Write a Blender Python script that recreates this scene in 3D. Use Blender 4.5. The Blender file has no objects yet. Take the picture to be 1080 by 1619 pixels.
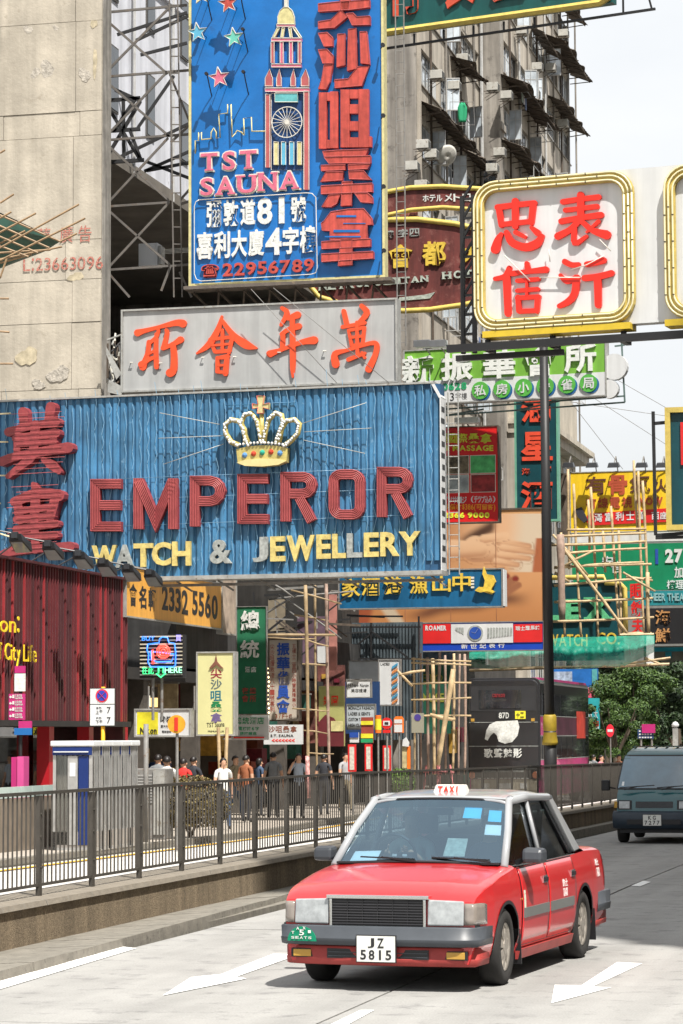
import bpy, bmesh, math, random
from mathutils import Vector, Matrix
R_ = math.radians
rnd = random.Random(7)
SC = bpy.context.scene
COL = SC.collection
# ------------------------------------------------------------------ camera
F = 4150.0                      # focal length in photograph pixels (1080 x 1619)
CAMZ = 2.15
PITCH = math.atan((1163 - 809.5) / F)
ROLL = R_(0.25)
f0 = Vector((0, math.cos(PITCH), math.sin(PITCH)))
r0 = Vector((1, 0, 0)); u0 = Vector((0, -math.sin(PITCH), math.cos(PITCH)))
cr = r0 * math.cos(ROLL) - u0 * math.sin(ROLL)
cu = u0 * math.cos(ROLL) + r0 * math.sin(ROLL)
CAM = Vector((0, 0, CAMZ))
cd = bpy.data.cameras.new('camera'); cam = bpy.data.objects.new('camera', cd); COL.objects.link(cam)
cam.matrix_world = Matrix.Translation(CAM) @ Matrix((cr, cu, -f0)).transposed().to_4x4()
cd.sensor_fit = 'VERTICAL'; cd.sensor_height = 36; cd.lens = F / 1619 * 36
cd.clip_start = 0.5; cd.clip_end = 4000
SC.camera = cam
# ------------------------------------------------------------------ street frame
TH = R_(13.55)
dv = Vector((math.sin(TH), math.cos(TH), 0))       # along the street, away from the camera
rv = Vector((math.cos(TH), -math.sin(TH), 0))      # across it, to the right
YAW = -TH
# ------------------------------------------------------------------ light
SA, SB = 0.38, 0.45
sunv = (rv * SA - dv * SB + Vector((0, 0, 1))).normalized()
elev = math.asin(sunv.z); azim = math.atan2(sunv.x, sunv.y)
w = bpy.data.worlds.new('World'); SC.world = w; w.use_nodes = True
nt = w.node_tree; nt.nodes.clear()
out = nt.nodes.new('ShaderNodeOutputWorld'); bg = nt.nodes.new('ShaderNodeBackground')
sky = nt.nodes.new('ShaderNodeTexSky'); sky.sky_type = 'NISHITA'; sky.sun_disc = False
sky.sun_elevation = elev; sky.sun_rotation = azim; sky.air_density = 1.3; sky.dust_density = 4.0; sky.altitude = 10
tc = nt.nodes.new('ShaderNodeTexCoord')
mp = nt.nodes.new('ShaderNodeMapping'); mp.inputs['Scale'].default_value = (1, 1, 2.6)
no = nt.nodes.new('ShaderNodeTexNoise'); no.inputs['Scale'].default_value = 2.2; no.inputs['Detail'].default_value = 7; no.inputs['Roughness'].default_value = .55
cr2 = nt.nodes.new('ShaderNodeValToRGB')
cr2.color_ramp.elements[0].position = .28; cr2.color_ramp.elements[0].color = (.72, .72, .72, 1)
cr2.color_ramp.elements[1].position = .62; cr2.color_ramp.elements[1].color = (1, 1, 1, 1)
mx = nt.nodes.new('ShaderNodeMix'); mx.data_type = 'RGBA'
mx.inputs[7].default_value = (6.9, 7.05, 7.2, 1)          # bright thin cloud veil
nt.links.new(tc.outputs['Generated'], mp.inputs[0]); nt.links.new(mp.outputs[0], no.inputs['Vector'])
nt.links.new(no.outputs['Fac'], cr2.inputs[0]); nt.links.new(cr2.outputs[0], mx.inputs[0])
nt.links.new(sky.outputs[0], mx.inputs[6]); nt.links.new(mx.outputs[2], bg.inputs[0])
bg.inputs[1].default_value = 0.085
nt.links.new(bg.outputs[0], out.inputs[0])
ld = bpy.data.lights.new('sun', 'SUN'); ld.energy = 5.0; ld.angle = R_(.55); ld.color = (1, .955, .89)
lo = bpy.data.objects.new('sun', ld); COL.objects.link(lo)
lo.rotation_euler = sunv.to_track_quat('Z', 'Y').to_euler(); lo.location = (20, -20, 60)
SC.view_settings.view_transform = 'Standard'; SC.view_settings.look = 'None'
SC.view_settings.exposure = 0.76; SC.view_settings.gamma = 1; SC.view_settings.use_curve_mapping = False
SC.render.engine = 'CYCLES'; SC.cycles.max_bounces = 6; SC.cycles.diffuse_bounces = 3; SC.cycles.glossy_bounces = 3
SC.cycles.transparent_max_bounces = 8; SC.cycles.use_denoising = True; SC.cycles.sample_clamp_indirect = 8

# ------------------------------------------------------------------ helpers
def gz(u):                                          # the street falls gently beyond 40 m
    return 0.0 if u < 40 else -.006 * (u - 40)
def S(u, v, z=0.0):
    p = dv * u + rv * v; return Vector((p.x, p.y, z))
def ray(px, py): return cr * ((px - 540) / F) - cu * ((py - 809.5) / F) + f0
def at(px, py, D):
    q = ray(px, py); return CAM + q * (D / q.y)
def uv_of(P): return P.dot(dv), P.dot(rv)
def uat(px, v):                                     # distance along the street where a sight line at px meets v
    k = ray(px, 1163); k = k / k.y
    Y = v / (Vector((k.x, 1, 0)).dot(rv)); return Vector((k.x * Y, Y, 0)).dot(dv)
def lin(c):
    if isinstance(c, str):
        c = [int(c[i:i + 2], 16) / 255 for i in (0, 2, 4)]
        c = [x / 12.92 if x <= .04045 else ((x + .055) / 1.055) ** 2.4 for x in c]
    return tuple(c[:3])
MATS = {}
def M(key, col=None, rough=.7, metal=0., var=.16, vs=2.5, bump=0., bs=30., emis=0., streak=0., sv=6., spec=.4, coat=0., dirt=None, df=.5, alpha=1.):
    if key in MATS: return MATS[key]
    c = lin(col); m = bpy.data.materials.new(key); m.use_nodes = True
    t = m.node_tree; n = t.nodes; L = t.links; b = n['Principled BSDF']
    b.inputs['Roughness'].default_value = rough; b.inputs['Metallic'].default_value = metal
    b.inputs['Specular IOR Level'].default_value = spec; b.inputs['Coat Weight'].default_value = coat
    b.inputs['Alpha'].default_value = alpha
    b.inputs['Base Color'].default_value = (*c, 1)
    geo = n.new('ShaderNodeNewGeometry'); src = None
    def noise(scale, vec=None, det=4, ro=.6):
        x = n.new('ShaderNodeTexNoise'); x.inputs['Scale'].default_value = scale; x.inputs['Detail'].default_value = det
        x.inputs['Roughness'].default_value = ro
        L.new(vec or geo.outputs['Position'], x.inputs['Vector']); return x.outputs['Fac']
    def ramp(fac, p0, c0, p1, c1):
        x = n.new('ShaderNodeValToRGB'); e = x.color_ramp.elements
        e[0].position = p0; e[0].color = (*c0, 1); e[1].position = p1; e[1].color = (*c1, 1); L.new(fac, x.inputs[0]); return x.outputs[0]
    if var:
        src = ramp(noise(vs), .3, [x * (1 - var) for x in c], .7, [min(1, x * (1 + var * .6)) for x in c])
    if streak:
        mpn = n.new('ShaderNodeMapping'); mpn.inputs['Scale'].default_value = (sv, sv, sv * .07)
        L.new(geo.outputs['Position'], mpn.inputs[0])
        g = ramp(noise(1, mpn.outputs[0], 5), .38, [1 - streak] * 3, .62, [1, 1, 1])
        mm = n.new('ShaderNodeMix'); mm.data_type = 'RGBA'; mm.blend_type = 'MULTIPLY'; mm.inputs[0].default_value = 1
        if src: L.new(src, mm.inputs[6])
        else: mm.inputs[6].default_value = (*c, 1)
        L.new(g, mm.inputs[7]); src = mm.outputs[2]
    if dirt:
        dc = lin(dirt); g = ramp(noise(vs * 2.3, None, 8, .7), df, (0, 0, 0), df + .12, (1, 1, 1))
        mm = n.new('ShaderNodeMix'); mm.data_type = 'RGBA'
        L.new(g, mm.inputs[0]); mm.inputs[7].default_value = (*dc, 1)
        if src: L.new(src, mm.inputs[6])
        else: mm.inputs[6].default_value = (*c, 1)
        src = mm.outputs[2]
    if src: L.new(src, b.inputs['Base Color'])
    if bump:
        bn = n.new('ShaderNodeBump'); bn.inputs['Strength'].default_value = bump; bn.inputs['Distance'].default_value = .02
        L.new(noise(bs, None, 5), bn.inputs['Height']); L.new(bn.outputs[0], b.inputs['Normal'])
    if emis:
        b.inputs['Emission Color'].default_value = (*c, 1); b.inputs['Emission Strength'].default_value = emis
    MATS[key] = m; return m
def glass(key, tint, op=.35, rough=.02, reflc=(1, 1, 1)):
    if key in MATS: return MATS[key]
    m = bpy.data.materials.new(key); m.use_nodes = True; t = m.node_tree; n = t.nodes; n.clear(); L = t.links
    o = n.new('ShaderNodeOutputMaterial'); tr = n.new('ShaderNodeBsdfTransparent'); tr.inputs[0].default_value = (*tint, 1)
    gl = n.new('ShaderNodeBsdfGlossy'); gl.inputs['Roughness'].default_value = rough; gl.inputs[0].default_value = (*reflc, 1)
    fr = n.new('ShaderNodeFresnel'); fr.inputs[0].default_value = 1.5
    ad = n.new('ShaderNodeMath'); ad.operation = 'ADD'; ad.inputs[1].default_value = op; ad.use_clamp = True
    mi = n.new('ShaderNodeMixShader'); L.new(fr.outputs[0], ad.inputs[0]); L.new(ad.outputs[0], mi.inputs[0])
    L.new(tr.outputs[0], mi.inputs[1]); L.new(gl.outputs[0], mi.inputs[2]); L.new(mi.outputs[0], o.inputs[0])
    MATS[key] = m; return m

def tag(o, label=None, cat=None, group=None, kind=None):
    if label: o['label'] = label
    if cat: o['category'] = cat
    if group: o['group'] = group
    if kind: o['kind'] = kind
    return o
def thing(name, label, cat, loc=(0, 0, 0), rz=0., group=None):
    o = bpy.data.objects.new(name, None); COL.objects.link(o); o.location = loc; o.rotation_euler = (0, 0, rz)
    o.empty_display_size = .2
    return tag(o, label, cat, group)
def link(name, me, parent=None, loc=None, rot=None, scale=None, mat=None):
    o = bpy.data.objects.new(name, me); COL.objects.link(o)
    if parent: o.parent = parent
    if loc is not None: o.location = loc
    if rot is not None: o.rotation_euler = rot
    if scale is not None: o.scale = scale
    return o
def dup(root, loc=None, rz=None, label=None, group=None):
    def cp(o, par):
        c = o.copy(); COL.objects.link(c)
        if par: c.parent = par
        for ch in o.children: cp(ch, c)
        return c
    r = cp(root, None)
    if loc is not None: r.location = loc
    if rz is not None: r.rotation_euler = (0, 0, rz)
    if label: r['label'] = label
    if group: r['group'] = group
    return r
BOXF = [(0, 3, 2, 1), (4, 5, 6, 7), (0, 1, 5, 4), (1, 2, 6, 5), (2, 3, 7, 6), (3, 0, 4, 7)]
class MB:
    def __init__(s): s.v = []; s.f = []
    def add(s, vs, fs):
        k = len(s.v); s.v += [tuple(p) for p in vs]; s.f += [tuple(i + k for i in f) for f in fs]; return s
    def box(s, a, b):
        x0, y0, z0 = [min(a[i], b[i]) for i in range(3)]; x1, y1, z1 = [max(a[i], b[i]) for i in range(3)]
        return s.add([(x0, y0, z0), (x1, y0, z0), (x1, y1, z0), (x0, y1, z0), (x0, y0, z1), (x1, y0, z1), (x1, y1, z1), (x0, y1, z1)], BOXF)
    def hexa(s, p): return s.add(p, BOXF)
    def sbox(s, u0, u1, v0, v1, z0, z1):            # box in street coordinates
        P = [S(u0, v0, z0), S(u0, v1, z0), S(u1, v1, z0), S(u1, v0, z0), S(u0, v0, z1), S(u0, v1, z1), S(u1, v1, z1), S(u1, v0, z1)]
        return s.add(P, BOXF)
    def bar(s, a, b, w_, h_=None, up=(0, 0, 1)):
        a = Vector(a); b = Vector(b); h_ = h_ or w_; d = (b - a).normalized(); up = Vector(up)
        if abs(d.dot(up)) > .97: up = Vector((1, 0, 0))
        x = d.cross(up).normalized() * w_ / 2; y = x.cross(d).normalized() * h_ / 2
        return s.add([a - x - y, a + x - y, b + x - y, b - x - y, a - x + y, a + x + y, b + x + y, b - x + y], BOXF)
    def tube(s, pts, r, n=6, r2=None, caps=True):
        pts = [Vector(p) for p in pts]; N = len(pts); rs = r if isinstance(r, (list, tuple)) else [r + ((r2 if r2 is not None else r) - r) * i / max(1, N - 1) for i in range(N)]
        vs = []; up = None
        for i, p in enumerate(pts):
            t = (pts[min(i + 1, N - 1)] - pts[max(i - 1, 0)]).normalized()
            if up is None: up = Vector((0, 0, 1)) if abs(t.z) < .9 else Vector((1, 0, 0))
            x = t.cross(up).normalized(); y = x.cross(t).normalized(); up = y
            for k in range(n):
                a = 2 * math.pi * k / n; vs.append(p + (x * math.cos(a) + y * math.sin(a)) * rs[i])
        fs = [(i * n + k, i * n + (k + 1) % n, (i + 1) * n + (k + 1) % n, (i + 1) * n + k) for i in range(N - 1) for k in range(n)]
        if caps: fs += [tuple(range(n - 1, -1, -1)), tuple(range((N - 1) * n, N * n))]
        return s.add(vs, fs)
    def lathe(s, prof, c=(0, 0, 0), n=16, axis='z'):
        vs = []
        for (r, z) in prof:
            for k in range(n):
                a = 2 * math.pi * k / n; x, y = r * math.cos(a), r * math.sin(a)
                p = {'z': (x, y, z), 'y': (x, z, y), 'x': (z, x, y)}[axis]
                vs.append((c[0] + p[0], c[1] + p[1], c[2] + p[2]))
        N = len(prof)
        fs = [(i * n + k, i * n + (k + 1) % n, (i + 1) * n + (k + 1) % n, (i + 1) * n + k) for i in range(N - 1) for k in range(n)]
        fs += [tuple(range(n - 1, -1, -1)), tuple(range((N - 1) * n, N * n))]
        return s.add(vs, fs)
    def prism(s, poly, y0, y1):                     # polygon in x,z pushed from y0 to y1
        n = len(poly)
        return s.add([(p[0], y0, p[1]) for p in poly] + [(p[0], y1, p[1]) for p in poly],
                     [tuple(range(n)), tuple(range(2 * n - 1, n - 1, -1))] + [(i, (i + 1) % n, n + (i + 1) % n, n + i) for i in range(n)])
    def grid(s, rows):
        n = len(rows[0]); m_ = len(rows)
        return s.add([p for r in rows for p in r], [(i * n + k, i * n + k + 1, (i + 1) * n + k + 1, (i + 1) * n + k) for i in range(m_ - 1) for k in range(n - 1)])
    def mesh(s, name, mat=None, smooth=False, fix=True):
        me = bpy.data.meshes.new(name); me.from_pydata(s.v, [], s.f)
        if fix:
            bm = bmesh.new(); bm.from_mesh(me); bmesh.ops.recalc_face_normals(bm, faces=bm.faces); bm.to_mesh(me); bm.free()
        if mat: me.materials.append(mat)
        if smooth: me.shade_smooth()
        return me
    def build(s, name, mat=None, parent=None, smooth=False, bevel=0, fix=True):
        o = link(name, s.mesh(name, mat, smooth, fix), parent)
        if bevel:
            b = o.modifiers.new('bevel', 'BEVEL'); b.width = bevel; b.segments = 2; b.limit_method = 'ANGLE'
        return o
def struct(o): o['kind'] = 'structure'; return o
# ---- lettering
GL = {}
def glyph(ch, off=.0):
    k = (ch, round(off, 3))
    if k in GL: return GL[k]
    c = bpy.data.curves.new('g', 'FONT'); c.body = ch; c.size = 1; c.resolution_u = 3; c.offset = off; c.fill_mode = 'BOTH'; c.extrude = .5
    o = bpy.data.objects.new('g', c); me = bpy.data.meshes.new_from_object(o)
    vs = [v.co.copy() for v in me.vertices]; fs = [tuple(p.vertices) for p in me.polygons]
    bpy.data.objects.remove(o); bpy.data.curves.remove(c); bpy.data.meshes.remove(me)
    if not vs: GL[k] = None; return None
    GL[k] = (vs, fs, min(v.x for v in vs), max(v.x for v in vs), min(v.y for v in vs), max(v.y for v in vs)); return GL[k]
SERIF = {'T': [(.3, 0, .4)], 'A': [(0, 0, .3), (.68, 0, .32)], 'U': [(0, 1, .36), (.66, 1, .34)], 'N': [(0, 1, .25), (0, 0, .3), (.72, 1, .28)],
         'M': [(0, 0, .26), (.74, 0, .26)], 'R': [(0, 0, .36)], 'P': [(0, 0, .45)], 'H': [(0, 0, .32), (.68, 0, .32), (0, 1, .32), (.68, 1, .32)],
         'I': [(-.6, 0, 2.2), (-.6, 1, 2.2)], 'L': [(0, 1, .45)], 'E': [(-.06, 0, .5), (-.06, 1, .5)]}
def putglyph(mb, g, x0, z0, x1, z1, yb, yf, serif=None):
    vs, fs, a0, a1, b0, b1 = g
    sx = (x1 - x0) / max(1e-6, a1 - a0); sz = (z1 - z0) / max(1e-6, b1 - b0)
    mb.add([(x0 + (v.x - a0) * sx, yf if v.z > 0 else yb, z0 + (v.y - b0) * sz) for v in vs], fs)
    if serif:
        W = x1 - x0; H = z1 - z0; h = H * .09
        for (fx, top, fw) in SERIF.get(serif, []):
            zz = z1 - h if top else z0
            mb.box((x0 + (fx - .05) * W, yf - .002, zz), (x0 + (fx + fw + .05) * W, yb, zz + h))
class Sign:
    """A vertical board: left edge at px xL from yT to yB, right edge at px xR, left edge D metres away."""
    def __init__(s, name, label, cat, xL, yT, yB, xR, D, yaw=YAW, group=None):
        P = at(xL, yT, D); Q = at(xL, yB, D)
        s.R = Vector((math.cos(yaw), math.sin(yaw), 0)); s.N = Vector((s.R.y, -s.R.x, 0))   # towards the viewer
        s.O = Vector((P.x, P.y, Q.z)); s.H = P.z - Q.z
        s.W = s.loc(xR, (yT + yB) / 2)[0]
        s.o = thing(name, label, cat, s.O, yaw, group); s.yaw = yaw
    def loc(s, px, py):
        q = ray(px, py); t = (s.O - CAM).dot(s.N) / q.dot(s.N); P = CAM + q * t - s.O
        return P.dot(s.R), P.z
    def pts(s, L): return [s.loc(*p) for p in L]
    def panel(s, name, mat, t=.25, x0=0, x1=None, z0=0, z1=None, y=0, bevel=0):
        x1 = s.W if x1 is None else x1; z1 = s.H if z1 is None else z1
        return MB().box((x0, y, z0), (x1, y + t, z1)).build(name, mat, s.o, bevel=bevel)
    def frame(s, name, mat, w_=.08, y0=-.04, y1=.3, x0=0, x1=None, z0=0, z1=None):
        x1 = s.W if x1 is None else x1; z1 = s.H if z1 is None else z1; m = MB()
        m.box((x0 - w_, y0, z0 - w_), (x1 + w_, y1, z0 - .002)); m.box((x0 - w_, y0, z1 + .002), (x1 + w_, y1, z1 + w_))
        m.box((x0 - w_, y0, z0), (x0 - .002, y1, z1)); m.box((x1 + .002, y0, z0), (x1 + w_, y1, z1)); return m.build(name, mat, s.o)
    def rect(s, name, mat, px0, py0, px1, py1, y0=-.01, y1=-.03, parent=None):
        a = s.loc(px0, py0); b = s.loc(px1, py1)
        return MB().box((a[0], y0, a[1]), (b[0], y1, b[1])).build(name, mat, parent or s.o)
    def poly(s, name, mat, L, y0=-.01, y1=-.04):
        return MB().prism(s.pts(L), y0, y1).build(name, mat, s.o)
    def text(s, t, px0, py0, px1, py1, mat, y0=-.0, y1=-.06, off=.02, slope=0., cell=False, serif=False, name='letter', joined=False, vert=False, rev=False, hmul=None, dz=0):
        """t fills the pixel box; slope = pixels the line climbs from left to right; CJK in equal cells."""
        if any(ord(c) > 0x2e80 for c in t): off = min(off, .028 if abs(py1 - py0) > 30 else .016); y1 = y0 + (y1 - y0) * .55
        gs = [(c, glyph(c, off)) for c in t]; outp = []; mbj = MB()
        if vert:
            n = len(t)
            for i, (c, g) in enumerate(gs):
                if not g: continue
                a = py0 + (py1 - py0) * (i + .04) / n; b = py0 + (py1 - py0) * (i + .96) / n
                A = s.loc(px0 + slope * i / n, b); B = s.loc(px1 + slope * i / n, a); m = mbj if joined else MB()
                putglyph(m, g, A[0], A[1], B[0], B[1], y0, y1)
                if not joined: outp.append(m.build(name, mat, s.o, fix=False))
        else:
            if cell:
                n = len(t); pos = [(i / n + cell * .5 / n, (i + 1) / n - cell * .5 / n) for i in range(n)]
            else:
                x = 0; pos = []
                for c, g in gs:
                    if not g: pos.append(None); x += .28; continue
                    w_ = g[3] - g[2]; pos.append((x, x + w_)); x += w_ + .09
                tot = x - .09; pos = [p and (p[0] / tot, p[1] / tot) for p in pos]
            cap = glyph('H', off); lo_, hi_ = cap[4], cap[5]
            for (c, g), p in zip(gs, pos):
                if not g: continue
                a, b = px0 + (px1 - px0) * p[0], px0 + (px1 - px0) * p[1]; m_ = (a + b) / 2
                dy = -slope * (m_ - px0) / (px1 - px0)
                A = s.loc(a, py1 + dy); B = s.loc(b, py0 + dy); z0, z1 = A[1], B[1]
                if not cell:
                    k = (z1 - z0) / (hi_ - lo_)
                    if c in '.,-()[]' or c.islower() or c in '•☎&': z0, z1 = A[1] + (g[4] - lo_) * k, A[1] + (g[5] - lo_) * k
                elif ord(c) < 128:
                    k = (z1 - z0) / (hi_ - lo_); w_ = (g[3] - g[2]) * k; mm_ = (A[0] + B[0]) / 2
                    if w_ < B[0] - A[0]: A = (mm_ - w_ / 2, A[1]); B = (mm_ + w_ / 2, B[1])
                elif c in '一': h = z1 - z0; z0, z1 = z0 + h * .4, z0 + h * .58
                m = mbj if joined else MB()
                putglyph(m, g, A[0], z0, B[0], z1, y0, y1, serif=c if serif else None)
                if not joined: outp.append(m.build(name, mat, s.o, fix=False))
        if joined: return mbj.build(name, mat, s.o, fix=False)
        return outp
    def strokes(s, name, mat, chars, tf, y0=0., y1=-.08, wm=1., rimm=None):
        """brush strokes: polylines (x, y, width) in enlargement pixels, tf = (ox, oy, scale)"""
        ox, oy, sc = tf
        for ch in chars:
            m = MB(); rim = MB(); 
            for j, st in enumerate(ch):
                P = [(ox + p[0] / sc, oy + p[1] / sc, p[2] / sc * wm) for p in st]
                # smooth
                Q = []
                for i in range(len(P) - 1):
                    for k in range(4):
                        t = k / 4; a = P[max(i - 1, 0)]; b = P[i]; c = P[i + 1]; d = P[min(i + 2, len(P) - 1)]
                        Q.append(tuple(.5 * ((2 * b[q]) + (-a[q] + c[q]) * t + (2 * a[q] - 5 * b[q] + 4 * c[q] - d[q]) * t * t + (-a[q] + 3 * b[q] - 3 * c[q] + d[q]) * t ** 3) for q in range(3)))
                Q.append(P[-1]); n = len(Q); Lf = []; Rt = []
                for i in range(n):
                    a = Q[max(i - 1, 0)]; b = Q[min(i + 1, n - 1)]; dx, dy = b[0] - a[0], b[1] - a[1]; l = math.hypot(dx, dy) or 1
                    nx, ny = -dy / l, dx / l; h = Q[i][2] / 2
                    Lf.append((Q[i][0] + nx * h, Q[i][1] + ny * h)); Rt.append((Q[i][0] - nx * h, Q[i][1] - ny * h))
                def cap_(c, a, sgn):
                    # rounded end from point a around c
                    ang = math.atan2(a[1] - c[1], a[0] - c[0]); r = math.hypot(a[0] - c[0], a[1] - c[1])
                    return [(c[0] + r * math.cos(ang + sgn * t), c[1] + r * math.sin(ang + sgn * t)) for t in (.6, 1.2, 1.94, 2.54)]
                A = [s.loc(*p) for p in Lf]; B = [s.loc(*p) for p in Rt]
                yy = y1 - .002 * j
                vs = [(p[0], yy, p[1]) for p in A] + [(p[0], yy, p[1]) for p in B] + [(p[0], y0, p[1]) for p in A] + [(p[0], y0, p[1]) for p in B]
                fs = [(i, i + 1, n + i + 1, n + i) for i in range(n - 1)] + [(i, i + 1, 2 * n + i + 1, 2 * n + i) for i in range(n - 1)] + \
                     [(n + i, n + i + 1, 3 * n + i + 1, 3 * n + i) for i in range(n - 1)] + [(0, n, 3 * n, 2 * n), (n - 1, 2 * n - 1, 4 * n - 1, 3 * n - 1)]
                m.add(vs, fs)
                for c, a, sg in ((Q[0], Lf[0], 1), (Q[-1], Rt[-1], 1)):
                    arc = [a] + cap_(c, a, sg) + [(2 * c[0] - a[0], 2 * c[1] - a[1])]
                    q = [s.loc(*p) for p in arc]; k = len(q)
                    m.add([(p[0], yy, p[1]) for p in q] + [(p[0], y0, p[1]) for p in q], [tuple(range(k))] + [(i, i + 1, k + i + 1, k + i) for i in range(k - 1)])
            m.build(name, mat, s.o)
    def tube(s, name, mat, L, r=.02, y=-.05, closed=False, n=5, parent=None):
        p = [(a, y, b) for a, b in s.pts(L)]
        if closed: p.append(p[0])
        return MB().tube(p, r, n).build(name, mat, parent or s.o, smooth=True)
    def bars(s, name, mat, L, r=.03, y=.1):
        m = MB()
        for a, b in L:
            A = s.loc(*a); B = s.loc(*b); m.bar((A[0], y, A[1]), (B[0], y, B[1]), r)
        return m.build(name, mat, s.o)
# ================================================================== setting
def gnd(px, py, z=0.0):
    q = ray(px, py); P = CAM + q * ((z - CAMZ) / q.z)
    for _ in range(6):
        zz = z + gz(P.dot(dv)); P = CAM + q * ((zz - CAMZ) / q.z)
    return P
def strip(u0, u1, v0, v1, z, step=10, vf0=None, vf1=None, thick=0):
    rows = []; u = u0; us = []
    while u < u1 - 1e-6: us.append(u); u += step
    us.append(u1)
    if 40 > u0 and 40 < u1 and 40 not in us: us.append(40); us.sort()
    return MB().grid([[S(u, vf0(u) if vf0 else v0, z + gz(u)), S(u, vf1(u) if vf1 else v1, z + gz(u))] for u in us])
m_ground = M('earth', (.16, .15, .13), .9, var=.3)
m_conc = M('road_concrete', (.335, .33, .315), .85, var=.10, vs=1.2, bump=.25, bs=60, dirt=(.22, .215, .21), df=.54)
def along(m, lo_=.80, sc=(1.5, .05, 1), p0=.36, p1=.62):      # tyre-worn streaks that run with the traffic
    t = m.node_tree; n = t.nodes; L = t.links; b = n['Principled BSDF']; src = b.inputs['Base Color'].links[0].from_socket
    g_ = n.new('ShaderNodeNewGeometry'); mp_ = n.new('ShaderNodeMapping'); mp_.inputs['Rotation'].default_value = (0, 0, TH); mp_.inputs['Scale'].default_value = sc
    vr = n.new('ShaderNodeVectorRotate'); vr.rotation_type = 'Z_AXIS'; vr.inputs['Angle'].default_value = TH; L.new(g_.outputs['Position'], vr.inputs['Vector']); mp_.inputs['Rotation'].default_value = (0, 0, 0); L.new(vr.outputs[0], mp_.inputs[0])
    x = n.new('ShaderNodeTexNoise'); x.inputs['Scale'].default_value = 1; x.inputs['Detail'].default_value = 6; L.new(mp_.outputs[0], x.inputs['Vector'])
    r = n.new('ShaderNodeValToRGB'); r.color_ramp.elements[0].position = p0; r.color_ramp.elements[0].color = (lo_,) * 3 + (1,); r.color_ramp.elements[1].position = p1; r.color_ramp.elements[1].color = (1, 1, 1, 1); L.new(x.outputs['Fac'], r.inputs[0])
    mm = n.new('ShaderNodeMix'); mm.data_type = 'RGBA'; mm.blend_type = 'MULTIPLY'; mm.inputs[0].default_value = 1; L.new(src, mm.inputs[6]); L.new(r.outputs[0], mm.inputs[7])
    # fine aggregate and a few dark spots
    x2 = n.new('ShaderNodeTexNoise'); x2.inputs['Scale'].default_value = 55; x2.inputs['Detail'].default_value = 3; L.new(g_.outputs['Position'], x2.inputs['Vector'])
    r2 = n.new('ShaderNodeValToRGB'); r2.color_ramp.elements[0].position = .35; r2.color_ramp.elements[0].color = (.84, .84, .84, 1); r2.color_ramp.elements[1].position = .6; r2.color_ramp.elements[1].color = (1, 1, 1, 1); L.new(x2.outputs['Fac'], r2.inputs[0])
    m2 = n.new('ShaderNodeMix'); m2.data_type = 'RGBA'; m2.blend_type = 'MULTIPLY'; m2.inputs[0].default_value = 1; L.new(mm.outputs[2], m2.inputs[6]); L.new(r2.outputs[0], m2.inputs[7]); L.new(m2.outputs[2], b.inputs['Base Color'])
along(m_conc)
m_joint = M('road_joint', (.05, .048, .045), .9, var=.2)
m_paint = M('road_paint', (.82, .82, .80), .7, var=.08, vs=14, dirt=(.46, .45, .43), df=.54)
m_kerb = M('kerb_stone', (.20, .185, .155), .9, var=.25, vs=5, bump=.5, bs=45, dirt=(.10, .095, .08), df=.55)
m_wall = M('pebbledash', (.235, .182, .118), .95, var=.5, vs=38, bump=.9, bs=70, streak=.35, sv=3)
m_cap = M('wall_coping', (.20, .175, .14), .9, var=.2, vs=6, bump=.4, dirt=(.2, .185, .16), df=.55)
m_fence = M('fence_paint', (.055, .049, .041), .55, var=.2, vs=9, dirt=(.10, .075, .05), df=.62)
m_pave = M('pavement_slab', (.36, .32, .27), .9, var=.2, vs=3, bump=.2)
m_yel = M('yellow_paint', (.75, .42, .03), .7, var=.15, vs=8)

g = MB().grid([[S(u, v, -.25 + gz(u)) for v in (-900, -60, 0, 60, 900)] for u in (-300, 0, 40, 200, 600, 1500)])
struct(g.build('ground', m_ground))
road = struct(strip(-40, 420, -8.45, 9.6, -.03).build('main_road', m_joint))
EDGE = [-8.45, -4.86, -1.2, 2.45, 6.05, 9.6]
u = -9.5; k = 0
slabs = []
while u < 200:
    L_ = 9.5 if u < 110 else 45
    for i in range(5):
        z0, z1 = gz(u), gz(u + L_); a, b = EDGE[i] + .014, EDGE[i + 1] - .014; ua, ub = u + .012, u + L_ - .012; e = rnd.uniform(-.002, .002)
        if ua < 40 < ub: z0 = 0; z1 = gz(ub)
        P = [S(ua, a, z0 - .04), S(ua, b, z0 - .04), S(ub, b, z1 - .04), S(ub, a, z1 - .04), S(ua, a, z0 + e), S(ua, b, z0 + e), S(ub, b, z1 + e), S(ub, a, z1 + e)]
        MB().hexa(P).build('road_slab', m_conc, road)
    u += L_
side = struct(strip(-40, 420, -17, -10.15, -.015, vf0=lambda u: -15.8 - min(2.2, max(0, (u - 58) * .08))).build('side_road', M('side_road_concrete', (.50, .48, .45), .85, var=.1, vs=1.2, bump=.2)))
kerbv = lambda u: -15.8 - min(2.2, max(0, (u - 58) * .08))
struct(strip(-40, 420, -60, -15.8, .11, vf1=lambda u: kerbv(u) - .15).build('pavement', m_pave))
struct(strip(-40, 420, 9.85, 60, .12).build('far_pavement', m_pave))
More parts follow.
